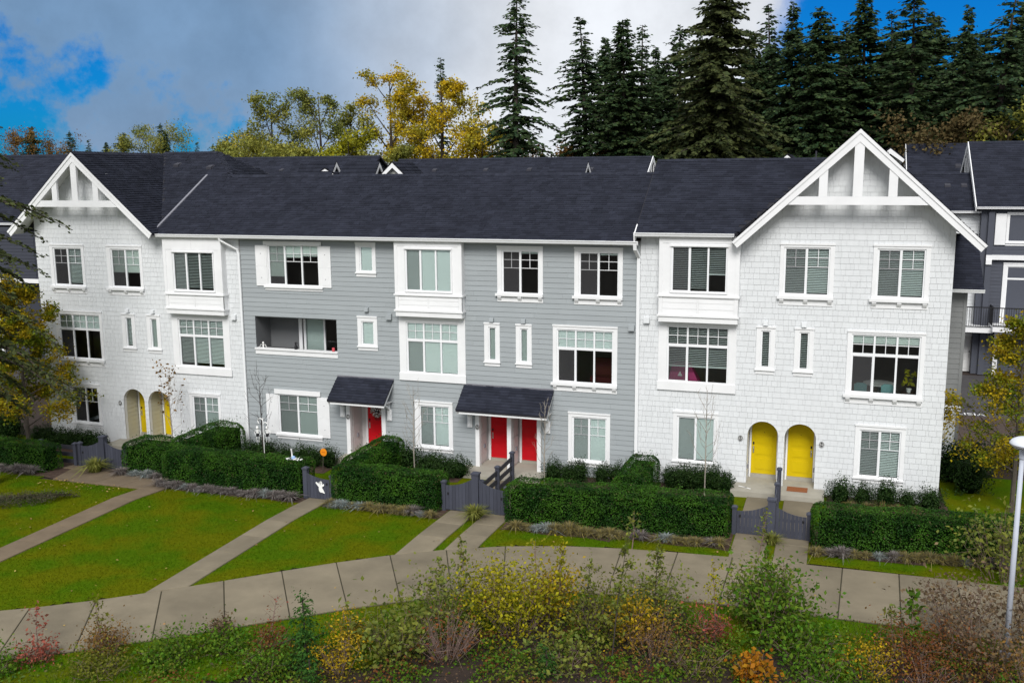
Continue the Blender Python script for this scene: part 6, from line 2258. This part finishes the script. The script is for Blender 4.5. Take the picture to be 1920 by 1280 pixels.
for (x, y, h, r_, sd, lv, nl, lb) in ((-3.0, -1.4, 4.0, .75, 761, 'leaf_bronze', 130, 'pale young tree with a few brown leaves before the left arches'), (1.9, -1.9, 4.1, .8, 762, None, 0, 'bare dark young tree before the shuttered ground-floor window'),
                                      (8.85, -2.0, 3.8, .7, 763, None, 0, 'bare young tree before the window left of the twin red doors'), (14.25, -2.2, 3.5, .5, 764, None, 0, 'bare young tree right of the twin red doors'), (20.15, -2.0, 4.1, .8, 765, None, 0, 'bare young tree left of the yellow doors')):
    a, b = sapling(sd, h, r_, 'bark_pale' if sd != 762 else 'bark_dark', lv, nl)
    tree_obj('young_tree', lb, a, b, (x, y, gz(x, y)), sd, 1.0, 'young trees in the front gardens', crown='leaves')
# ------------------------------------------------------------------ wild planting in front of the pavement
def bushy(seed, r_, h, m, nl, leaf, stems=9, sm='twig', airy=.3, spiky=False):
    """multi-stemmed shrub: arching stems, leaves along the upper half of each"""
    rs = np.random.default_rng(seed)
    mb = MB()
    P = []
    for i in range(stems):
        a = rs.uniform(0, 6.28)
        rr_ = r_ * math.sqrt(rs.uniform(.02, 1))
        hh = h * (1.05 - .4 * (rr_ / r_) ** 2) * rs.uniform(.75, 1.1)
        b0 = Vector((math.cos(a) * rr_ * .3, math.sin(a) * rr_ * .3, 0))
        m1 = Vector((math.cos(a) * rr_ * .7, math.sin(a) * rr_ * .7, hh * .55))
        e = Vector((math.cos(a) * rr_ * 1.05, math.sin(a) * rr_ * 1.05, hh))
        mb.tube([b0, m1, e], [.012, .008, .003], 4, False)
        for j in range(4):
            p = b0.lerp(m1, rs.uniform(.5, 1)) if rs.random() < .4 else m1.lerp(e, rs.uniform(0, .9))
            q = p + Vector(tuple(rs.normal(size=3) * r_ * .22)) + Vector((0, 0, .1 * h))
            mb.tube([p, q], [.006, .002], 3, False)
            n = max(1, int(nl / stems / 5))
            P.append(np.array(p.lerp(q, .7)) + rs.normal(size=(n, 3)) * np.array([1, 1, .9]) * r_ * airy * .55)
        n = max(1, int(nl / stems / 5))
        u = rs.uniform(.15, 1.05, n)[:, None]
        P.append(np.array(m1) * (1 - u) + np.array(e) * u + rs.normal(size=(n, 3)) * r_ * airy * .4)
    P = np.vstack(P)
    P[:, 2] = np.maximum(P[:, 2], .03)
    tk = mb.mesh('stems')
    tk.materials.append(MT[sm])
    fl = npmesh('foliage', leaf_quads(P, np.tile([0, 0, 1.], (len(P), 1)), rs.uniform(leaf * .6, leaf * 1.4, len(P)), rs, 1.0, .6), 4, m)
    return tk, fl
def spire(seed, h, m, nl, leaf, sm='twig', spread=.3):
    """tall single-stemmed sapling with leaves up its length"""
    rs = np.random.default_rng(seed)
    mb = MB()
    top = Vector((rs.normal() * .12, rs.normal() * .12, h))
    mb.tube([(0, 0, 0), top * .5 + Vector((.04, 0, 0)), top], [.022, .014, .004], 5)
    P = []
    for i in range(12):
        t = .3 + .68 * i / 12
        a = i * 2.4
        L_ = spread * (1.2 - .8 * t) * rs.uniform(.6, 1.3)
        b0 = top * t
        e = b0 + Vector((math.cos(a) * L_, math.sin(a) * L_, L_ * rs.uniform(.4, 1.1)))
        mb.tube([b0, e], [.007, .002], 3, False)
        n = max(1, nl // 13)
        u = rs.uniform(.2, 1.05, n)[:, None]
        P.append(np.array(b0) * (1 - u) + np.array(e) * u + rs.normal(size=(n, 3)) * .05)
    P.append(np.array(top) + rs.normal(size=(nl // 13 + 1, 3)) * np.array([.04, .04, .12]))
    P = np.vstack(P)
    tk = mb.mesh('stems')
    tk.materials.append(MT[sm])
    return tk, npmesh('foliage', leaf_quads(P, np.tile([0, 0, 1.], (len(P), 1)), rs.uniform(leaf * .6, leaf * 1.4, len(P)), rs, 1.1, .55), 4, m)
FG = [
    ('large golden-green shrub in the middle of the foreground', 16.9, -13.7, .95, 1.7, 'shrub_lime', 3600, .075, 16),
    ('golden shrub just right of the large golden-green one', 17.6, -12.9, .6, 1.6, 'shrub_gold', 1700, .07, 11),
    ('yellow-green shrub behind the large golden-green one', 16.0, -13.0, .7, 1.25, 'shrub_lime', 1700, .07, 11),
    ('olive shrub left of the golden-green shrub', 15.1, -14.0, .8, 1.2, 'shrub_sage', 1500, .085, 12),
    ('sage-leaved bramble at the bottom, left of the golden shrub', 14.4, -15.6, .9, 1.0, 'shrub_sage', 1300, .11, 14),
    ('low orange-gold bush by the bare bramble stems', 13.2, -15.7, .45, .9, 'shrub_gold', 900, .06, 8),
    ('reddish bramble thicket of bare stems at the bottom', 15.7, -15.4, .8, 1.1, 'shrub_red', 350, .07, 34),
    ('olive-green shrub right of the middle shrub', 19.0, -13.2, .85, 1.2, 'shrub_olive', 2100, .07, 13),
    ('golden-orange shrub beneath the slim young tree', 20.0, -13.3, .55, 1.25, 'shrub_gold', 1500, .065, 10),
    ('fine-leaved brown-green shrub right of the slim young tree', 20.5, -13.9, .7, .95, 'leaf_bronze', 1600, .05, 12),
    ('dense sage shrub behind the slim young tree', 20.2, -12.0, .75, 1.35, 'shrub_sage', 1900, .075, 13),
    ('pinkish red shrub below the narrow yellow spire', 21.7, -12.6, .45, .95, 'leaf_pink', 800, .06, 9),
    ('large leafy green shrub by the pavement below the right gate', 23.0, -11.9, .95, 1.55, 'shrub_green', 2600, .10, 15),
    ('pale green shrub overlapping the pavement below the right gate', 22.7, -11.2, .8, 1.5, 'shrub_sage', 2000, .075, 14),
    ('low green bramble right of the large leafy shrub', 24.0, -12.6, .9, .7, 'shrub_green', 1700, .09, 13),
    ('vivid orange-leaved shrub at the bottom right of centre', 23.0, -14.4, .45, .9, 'leaf_orange', 700, .11, 8),
    ('rusty red fern-like shrub on the bank at right', 26.3, -12.3, .7, .95, 'shrub_red', 2100, .05, 13),
    ('second rusty shrub behind the lamp post side', 27.4, -12.0, .7, .8, 'shrub_red', 1800, .05, 12),
    ('gold-flecked shrub at the bottom right', 25.4, -13.3, .65, .7, 'shrub_gold', 1300, .055, 11),
    ('brown autumn shrub before the lamp post', 28.1, -11.9, .7, 1.2, 'leaf_brown', 1200, .08, 15),
    ('brown-leaved shrub spreading over the pavement left of the lamp post', 27.6, -10.6, .95, 1.55, 'leaf_brown', 1300, .085, 20),
    ('brown-leaved shrub right of the lamp post', 29.4, -10.8, .9, 1.8, 'leaf_brown', 1300, .085, 18),
    ('green and brown shrub tangled into the right hedge end', 29.2, -6.3, 1.0, 1.9, 'shrub_sage', 1700, .10, 16),
    ('dark shrub in the bottom right corner', 28.9, -13.0, .8, .9, 'leaf_bronze', 1600, .06, 12),
    ('pink-red leaved shrub at the bottom left corner', 6.4, -18.7, .5, .75, 'leaf_pink', 700, .065, 9),
    ('dark thorny shrub left of the bright green ground cover', 7.7, -17.9, .6, 1.1, 'leaf_bronze', 1500, .05, 13),
    ('bright green ground cover at the bottom left', 9.3, -17.6, .9, .5, 'shrub_green', 2600, .07, 12),
    ('green ground cover right beside the bright patch', 10.4, -16.8, .8, .5, 'shrub_green', 1900, .07, 12),
    ('brown dried flower shrub at the pavement edge', 9.7, -16.1, .32, .7, 'leaf_brown', 700, .06, 8),
    ('russet-flecked shrub near the little fir', 11.3, -16.4, .6, .8, 'shrub_red', 900, .055, 10),
    ('gold-flecked shrub right of the little fir', 13.6, -16.8, .55, .8, 'shrub_gold', 1200, .055, 10),
    ('green shrub left of the little fir', 11.9, -17.4, .7, .75, 'shrub_green', 1600, .06, 11),
    ('low olive shrub at the bottom left edge', 8.2, -18.8, .8, .6, 'shrub_olive', 1600, .06, 11),
    ('low green plant by the corner of the pavement', 5.6, -19.6, .8, .5, 'shrub_green', 1500, .07, 10),
    ('grey-green bramble in the bottom middle', 18.6, -15.0, .8, .5, 'shrub_sage', 900, .09, 12),
    ('thin olive shrub at the bottom right of centre', 21.6, -14.2, .7, .6, 'shrub_olive', 1100, .06, 12),
    ('low leafy plant on the mulch at the right bottom', 24.4, -13.9, .7, .5, 'shrub_green', 1200, .08, 10),
    ('low rusty plant at the bottom right', 26.7, -13.4, .7, .6, 'shrub_red', 1300, .05, 11),
]
for i, (lb, x, y, r_, h, m, nl, lf, stm) in enumerate(FG):
    if m == 'leaf_orange':
        r_, h, nl = r_ * .8, h * .8, int(nl * .8)
    if x < 13:
        r_ *= .8
    a, b = bushy(801 + i, r_ * 1.15, h * (.7 if x < 13 else 1.08), m, int(nl * (.95 if x < 13 else .85)), lf * 1.25, int(stm * 1.6), airy=.6)
    place_two('wild_shrub', lb, 'shrub', None, (a, b), ('stems', 'foliage'), (x, y, -.12), i * 1.1, (1, 1, 1))
SPR = [('tall leafy sapling with yellow leaves left of the middle shrub', 15.4, -13.2, 2.2, 'shrub_sage', 150, .13), ('short leafy sapling beside the tall yellow-leaved one', 14.7, -13.0, 1.5, 'shrub_sage', 160, .10), ('thin bare stem with bright yellow leaves at its top', 17.3, -13.2, 2.5, 'shrub_lime', 60, .10),
       ('yellow-green sapling above the golden shrub', 17.9, -13.0, 2.3, 'shrub_lime', 260, .10), ('slim young tree with dark stem in the foreground', 19.6, -14.4, 3.1, 'shrub_sage', 330, .11), ('pale sapling left of the slim young tree', 18.6, -13.0, 2.0, 'shrub_sage', 220, .10), ('bushy pale sapling right of the slim young tree', 20.3, -12.6, 2.4, 'shrub_sage', 380, .10),
       ('narrow yellow spire in front of the pavement', 21.85, -12.6, 2.1, 'shrub_lime', 220, .08), ('tall green sapling by the right gate path', 22.9, -12.0, 2.3, 'shrub_green', 230, .10), ('thin brown stem at the right of the leafy shrub', 23.7, -12.0, 2.1, 'shrub_olive', 90, .08), ('bright green sapling with big leaves before the right pavement', 26.45, -12.0, 1.8, 'shrub_green', 110, .17), ('small pale sapling beside the bright green one', 26.1, -11.8, 1.2, 'shrub_sage', 90, .11),
       ('sapling with sparse red leaves at the bottom left', 6.1, -18.4, 1.3, 'leaf_pink', 80, .09), ('olive sapling pair at the bottom left pavement edge', 7.4, -17.6, 1.4, 'shrub_olive', 150, .08), ('little red-berried stem by the pavement', 10.9, -15.6, 1.0, 'leaf_pink', 26, .06), ('weedy sapling between the paths below the right gate', 22.4, -6.6, 1.5, 'shrub_sage', 70, .12), ('tall weed growing from the middle hedge tufts', 18.6, -7.2, 1.3, 'shrub_sage', 50, .14)]
for i, (lb, x, y, h, m, nl, lf) in enumerate(SPR):
    a, b = spire(861 + i, h, m, nl, lf, 'bark_dark' if 'slim' in lb else 'twig', .38)
    place_two('wild_sapling', lb, 'sapling', None, (a, b), ('stems', 'foliage'), (x, y, -.12), i * .8, (1, 1, 1))
# undergrowth between the shrubs, too tangled to count
def undergrowth(name, m, label, seed, n, size, hgt, thr, ph):
    rs = np.random.default_rng(seed)
    X = rs.uniform(10 if 'russet' in name else 3, 31, n)
    Y = np.array([ybot(a) - verge_w(a) * .75 for a in X]) - rs.random(n) * 7.0
    f = np.sin(X * 1.9 + ph) * np.cos(Y * 1.6 - ph) + .6 * np.sin(X * 4.1 - Y * 2.7 + ph * 2)
    k = f + rs.normal(size=n) * .25 > thr
    f = f[k]
    P = np.c_[X[k], Y[k], rs.random(k.sum()) * hgt * np.clip(f - thr + .35, .15, 1.3) - .12]
    o = link(name, npmesh(name, leaf_quads(P, np.tile([0, 0, 1.], (len(P), 1)), rs.uniform(size * .6, size * 1.4, len(P)), rs, .9, .6), 4), m)
    tag(o, label, 'undergrowth', kind='stuff')
undergrowth('green_undergrowth', 'shrub_green', 'tangled low green undergrowth on the bank', 881, 70000, .085, .45, .1, .4)
undergrowth('olive_undergrowth', 'shrub_olive', 'tangled olive and yellow undergrowth on the bank', 882, 50000, .08, .5, .4, 2.3)
undergrowth('russet_undergrowth', 'shrub_red', 'tangled russet undergrowth on the bank', 883, 45000, .065, .45, .45, 4.4)
# little firs
for i, (x, y, h, r_, lb) in enumerate(((12.75, -17.0, 1.9, .75, 'little fir with a long leader at the bottom left'), (18.3, -15.5, .75, .45, 'tiny bright fir at the bottom middle'), (13.4, -17.9, .9, .5, 'small bluish fir right of the little fir'))):
    tk, V = conifer_mesh(891 + i, h, r_, dens=4.5, step=.10, spray=.16, bare=.05, droop=.15)
    tree_obj('little_fir', lb, tk, npmesh('crown', V, 4, mat('young_fir', (.016, .060, .008), .7, spec=.1, var=.4, col2=(.035, .085, .012))), (x, y, -.12), i, 1.0, None)
# mixed low ground cover
rs = np.random.default_rng(899)
n = 20000
X = rs.uniform(2, 31, n); Y = np.array([ybot(a) for a in X]) - np.abs(rs.normal(size=n)) * 3.2 - .5
cl_ = np.sin(X * 1.7 + Y * 1.1) + np.sin(X * .8 - Y * 2.1 + 1) + rs.normal(size=n) * .5
k = cl_ > .3
P = np.c_[X[k], Y[k], np.abs(rs.normal(size=k.sum())) * .10 - .10]
o = link('ground_cover', npmesh('ground_cover', leaf_quads(P, np.tile([0, 0, 1.], (len(P), 1)), rs.uniform(.05, .12, len(P)), rs, .8, .6), 4), mat('ground_cover_leaf', (.045, .115, .010), .7, var=.5, col2=(.10, .075, .03), patch=.8, trans=.2))
tag(o, 'mixed green and brown ground cover on the bank', 'ground cover', kind='stuff')
P = np.c_[X[~k], Y[~k], np.full((~k).sum(), -.10)]
o = link('leaf_litter', npmesh('leaf_litter', leaf_quads(P, np.tile([0, 0, 1.], (len(P), 1)), rs.uniform(.03, .08, len(P)), rs, .3, .6), 4), mat('leaf_litter', (.06, .033, .02), .9, var=.5, col2=(.16, .10, .05)))
tag(o, 'brown leaf litter over the bark on the bank', 'leaf litter', kind='stuff')

# ------------------------------------------------------------------ street lamp
LP = thing('street_lamp', 'pale street lamp on a tall pole at the right edge', 'street lamp', (28.62, -11.3, -.1))
x, y = 28.62, -11.3
mb = MB(); mb.tube([(x, y, -.1), (x, y, 5.05)], [.072, .05], 14); mb.build('pole', 'lamp_pole', LP, True)
mb = MB(); mb.tube([(x, y, -.1), (x, y, .12)], [.16, .15], 14); mb.build('base', 'metal', LP)
mb = MB(); mb.lathe([(.055, 0), (.07, .02), (.07, .24), (.10, .28)], (x, y, 4.95), 14); mb.build('collar', 'lamp_pole', LP)
mb = MB(); mb.lathe([(.10, .0), (.35, .03), (.39, .07), (.39, .10), (.35, .16), (.26, .21), (.12, .24), (.04, .245)], (x + .10, y, 5.24), 24); hd_ = mb.build('lamp_head', 'lamp_head', LP, True)
mb = MB(); mb.lathe([(.385, 0), (.397, .008), (.397, .016), (.385, .024)], (x + .10, y, 5.31), 24); mb.build('seam', 'metal', hd_)
mb = MB(); mb.lathe([(.045, 0), (.045, .05), (.03, .06)], (x + .10, y, 5.486), 12); mb.build('photocell', 'black', hd_)
mb = MB(); mb.lathe([(.10, 0), (.30, .005), (.30, .015)], (x + .10, y, 5.222), 20); mb.build('lens', 'lens', hd_)

# ------------------------------------------------------------------ small things on and about the houses
mb = MB(); mb.box(22.9, 23.62, -.55, -.05, .203, .225); tag(mb.build('doormat', 'mat'), 'rust-brown doormat at the right yellow door', 'doormat')
for i, (x, y, r_) in enumerate(((21.35, -.55, .5), (21.5, -.62, .3))):
    mb = MB(); c, s = math.cos(r_ - .9), math.sin(r_ - .9)
    P = [(x + c * a - s * b, y + s * a + c * b) for a, b in ((-.17, -.025), (.17, -.025), (.17, .025), (-.17, .025))]
    mb.hexa([(*p, .203) for p in P] + [(*p, .215) for p in P])
    tag(mb.build('newspaper', 'white'), ['rolled white paper left on the step before the left yellow door', 'smaller white paper on the step beside the rolled one'][i], 'paper')
# orange yard sign
YS = thing('yard_sign', 'round orange yard sign by the single red door', 'sign', (4.75, -1.9, gz(4.7, -1.9)))
x, y, z = 4.75, -1.9, gz(4.7, -1.9)
MB().tube([(x - .06, y, z), (x, y - .02, z + .75)], .014, 6).build('stake', 'bark', YS)
mb = MB(); n = 20; mb.prism([(x + .02 + .15 * math.cos(6.2832 * k / n), y - .03, z + .85 + .16 * math.sin(6.2832 * k / n)) for k in range(n)], (0, .012, 0)); ds = mb.build('disc', 'orange', YS)
mb = MB(); mb.box(x - .06, x + .10, y - .036, y - .031, z + .84, z + .87); mb.build('lettering_bar', mat('sign_print', (.55, .14, .01), .5), ds)
# wreath on the single red door
WR = thing('door_wreath', 'black and cream wreath with a skull face on the single red door', 'wreath', (5.82, .9, 1.5))
rs = np.random.default_rng(930)
n = 420; a = rs.uniform(0, 6.283, n); rr_ = .22 + rs.normal(size=n) * .05
P = np.c_[5.82 + np.cos(a) * rr_, .90 - np.abs(rs.normal(size=n)) * .03, 1.62 + np.sin(a) * rr_]
k = rs.random(n) < .5
for q, m, nm in ((k, 'leaf_bronze', 'dark_sprigs'), (~k, 'white', 'cream_flowers')):
    o = link(nm, npmesh(nm, leaf_quads(P[q], np.tile([0, -1., 0], (q.sum(), 1)), rs.uniform(.04, .09, q.sum()), rs, .8, .7), 4), m, WR); o['kind'] = 'stuff'
mb = MB(); mb.prism([(5.82 + .10 * math.cos(6.283 * t / 14), .87, 1.60 + .13 * math.sin(6.283 * t / 14)) for t in range(14)], (0, .02, 0)); sk = mb.build('skull', 'black', WR)
mb = MB()
for dx in (-.04, .04):
    mb.box(5.82 + dx - .02, 5.82 + dx + .02, .862, .869, 1.62, 1.67)
mb.box(5.77, 5.87, .862, .869, 1.51, 1.55); mb.build('skull_marks', 'white', sk)
mb = MB()
for t in range(5):
    mb.box(5.72 + t * .05, 5.735 + t * .05, .875, .885, 1.22 - .04 * (t % 2), 1.5)
mb.build('ribbon', 'black', WR)
# skeleton figures on the sapling by the shuttered window
for i, (x, y, z, s, lb) in enumerate(((1.75, -2.0, .95, 1.0, 'small black and white skeleton hung low on the dark young tree'), (2.25, -2.05, 1.0, 1.1, 'larger skeleton hung on the right of the dark young tree'))):
    S_ = thing('skeleton_figure', lb, 'decoration', (x, y, z), 'skeleton figures')
    mb = MB(); mb.lathe([(.02, -.04), (.055, 0), (.06, .05), (.03, .10)], (x, y, z + .30), 10); mb.build('skull', 'white', S_, True)
    mb = MB(); mb.tube([(x, y, z + .27), (x + .01, y, z + .05)], .014, 5)
    for r_ in range(4):
        mb.box(x - .06, x + .06, y - .02, y + .02, z + .10 + r_ * .04, z + .118 + r_ * .04)
    mb.tube([(x - .07, y, z + .24), (x - .15, y, z + .12), (x - .08, y - .03, z + .02)], .011, 5); mb.tube([(x + .07, y, z + .24), (x + .16, y, z + .16), (x + .13, y - .03, z + .04)], .011, 5)
    mb.tube([(x - .03, y, z + .05), (x - .07, y, z - .12), (x - .04, y, z - .28)], .012, 5); mb.tube([(x + .04, y, z + .05), (x + .08, y, z - .1), (x + .05, y, z - .28)], .012, 5)
    mb.build('bones', 'white', S_)
    mb = MB(); mb.hexa([(x - .07, y - .015, z - .05), (x + .07, y - .015, z - .05), (x + .07, y + .03, z - .05), (x - .07, y + .03, z - .05), (x - .05, y - .012, z + .10), (x + .05, y - .012, z + .10), (x + .05, y + .03, z + .10), (x - .05, y + .03, z + .10)]); mb.build('shorts', 'black', S_)
SW = thing('swirl_ornament', 'white curled garden ornament above the skeletons', 'decoration', (2.1, -2.1, gz(2, -2)))
mb = MB(); z0 = gz(2, -2)
mb.tube([(2.1, -2.1, z0), (2.1, -2.1, 1.75)], .014, 6)
for s, zc, r_ in ((-1, 1.60, .11), (1, 1.46, .10)):
    mb.tube([(2.1 + s * r_ * 1.1 - s * r_ * 1.1 * math.cos(t * .45), -2.1, zc + r_ * 1.1 * math.sin(t * .45)) for t in range(10)], .02, 6)
mb.build('stem', 'white', SW)
# gnome-like toy on the hedge
GN = thing('garden_toy', 'pale blue long-necked toy on white leaves on top of the hedge', 'toy', (5.35, -5.2, 1.15))
mb = MB(); mb.tube([(5.33, -5.2, 1.2), (5.32, -5.2, 1.42), (5.31, -5.22, 1.55)], [.035, .022, .028], 8); mb.build('neck', 'white', GN)
mb = MB(); mb.lathe([(.02, 0), (.075, .03), (.08, .09), (.03, .14)], (5.38, -5.2, 1.15), 10); mb.build('body', 'blue_toy', GN, True)
rs = np.random.default_rng(940); n = 70
o = link('petals', npmesh('petals', leaf_quads(np.c_[5.4 + rs.normal(size=n) * .14, -5.25 + rs.normal(size=n) * .08, 1.16 + rs.random(n) * .05], np.tile([0, 0, 1.], (n, 1)), rs.uniform(.06, .12, n), rs, .7, .4), 4), 'white', GN); o['kind'] = 'stuff'
# things on the balcony parapet
BS = thing('skeleton_hand', 'small pale skeleton crawling on the left end of the balcony parapet', 'decoration', (.92, .02, 4.27))
mb = MB(); mb.lathe([(.01, -.05), (.045, -.02), (.045, .03), (.01, .06)], (.92, .02, 4.47), 8); mb.build('skull', 'white', BS, True)
mb = MB(); mb.tube([(.92, .02, 4.43), (.92, .02, 4.27)], .03, 6); mb.tube([(.92, .02, 4.38), (.80, .0, 4.40), (.76, -.02, 4.28)], .012, 5); mb.tube([(.92, .02, 4.38), (1.04, .0, 4.41), (1.10, -.02, 4.30)], .012, 5); mb.build('bones', 'white', BS)
CT = thing('cat_figurine', 'slim dark cat figurine on the balcony parapet', 'figurine', (2.52, .02, 4.27))
mb = MB(); mb.lathe([(.06, 0), (.075, .04), (.05, .16), (.03, .20), (.045, .24), (.045, .29), (.02, .32)], (2.52, .02, 4.27), 10); mb.build('body', 'black', CT, True)
mb = MB(); mb.tube([(2.57, .04, 4.30), (2.62, .05, 4.45), (2.58, .05, 4.58)], .012, 5); mb.build('tail', 'black', CT)
mb = MB(); mb.lathe([(.055, 0), (.06, .01), (.06, .15), (.05, .16)], (4.32, .02, 4.27), 14); tag(mb.build('candle', 'red_wax', None, True), 'short red pillar candle at the right end of the balcony parapet', 'candle')
# seen through windows
CH = []
for i, (x, lb) in enumerate(((25.25, 'left teal chair behind the wide right-hand window'), (26.15, 'right teal chair behind the wide right-hand window'))):
    c = thing('chair', lb, 'chair', (x, .55, 3.25), 'teal dining chairs')
    mb = MB(); mb.prism([(x - .20, .32, 3.72), (x + .20, .32, 3.72), (x + .22, .32, 4.10), (x + .12, .32, 4.17), (x - .12, .32, 4.17), (x - .22, .32, 4.10)], (0, .04, 0)); mb.build('backrest', 'teal', c)
    MB().box(x - .21, x + .21, .36, .78, 3.68, 3.72).build('seat', 'teal', c)
    for sx in (-.17, .17):
        for sy in (.38, .74):
            MB().tube([(x + sx, sy, 3.25), (x + sx * .9, sy, 3.68)], .014, 6).build('leg', 'white', c)
tb = thing('dining_table', 'pale round table behind the wide right-hand window', 'table', (25.9, 1.3, 3.25))
mb = MB(); mb.lathe([(.55, 0), (.56, .02), (.55, .035)], (25.9, 1.3, 3.97), 20); mb.build('tabletop', 'soffit', tb)
mb = MB(); mb.lathe([(.25, 0), (.05, .04), (.05, .72)], (25.9, 1.3, 3.25), 12); mb.build('pedestal', 'soffit', tb)
PL = thing('house_plant', 'potted leafy plant at the right of the wide window', 'plant', (26.85, .32, 3.6))
mb = MB(); mb.lathe([(.06, 0), (.09, .14), (.08, .15)], (26.85, .32, 3.92), 12); mb.build('pot', 'white', PL)
rs = np.random.default_rng(950); n = 16; P = np.c_[26.85 + rs.normal(size=n) * .10, .30 + rs.normal(size=n) * .05, 4.2 + rs.random(n) * .55]
link('leaves', npmesh('plant_leaves', leaf_quads(P, np.tile([0, -1., .2], (n, 1)), rs.uniform(.15, .28, n), rs, .5, .5), 4), 'leaf_lime', PL)['kind'] = 'stuff'
st_ = MB(); st_.box(26.6, 27.05, .2, .45, 3.3, 3.918); tag(st_.build('plant_stand', 'dkbrown'), 'dark stand carrying the potted plant at the wide window', 'stand')
PT = thing('play_tent', 'magenta play tent behind the lower bay window of the right house', 'tent', (18.9, .7, 3.25))
mb = MB()
mb.v = [(18.2, .35, 3.25), (19.75, .35, 3.25), (19.75, 1.3, 3.25), (18.2, 1.3, 3.25), (18.5, .5, 4.45), (19.2, .5, 4.45), (19.1, 1.1, 4.45), (18.6, 1.1, 4.45)]
mb.f = [(0, 1, 5, 4), (1, 2, 6, 5), (2, 3, 7, 6), (3, 0, 4, 7), (4, 5, 6, 7)]
tn_ = mb.build('canvas', 'pink', PT)
MB().prism([(18.72, .40, 4.02), (18.90, .40, 4.02), (18.81, .43, 4.20)], (0, -.012, 0)).build('emblem', 'white', tn_)
RC = thing('armchair', 'dark red armchair behind the wide window of the grey house', 'armchair', (15.7, .8, 2.95))
MB().box(15.3, 16.2, .5, 1.3, 3.0, 3.75).build('seat', 'dred', RC); MB().box(15.3, 16.2, 1.1, 1.3, 3.75, 4.4).build('backrest', 'dred', RC)

# ------------------------------------------------------------------ tidy up helper properties
for o in bpy.data.objects:
    if '_w' in o:
        del o['_w']
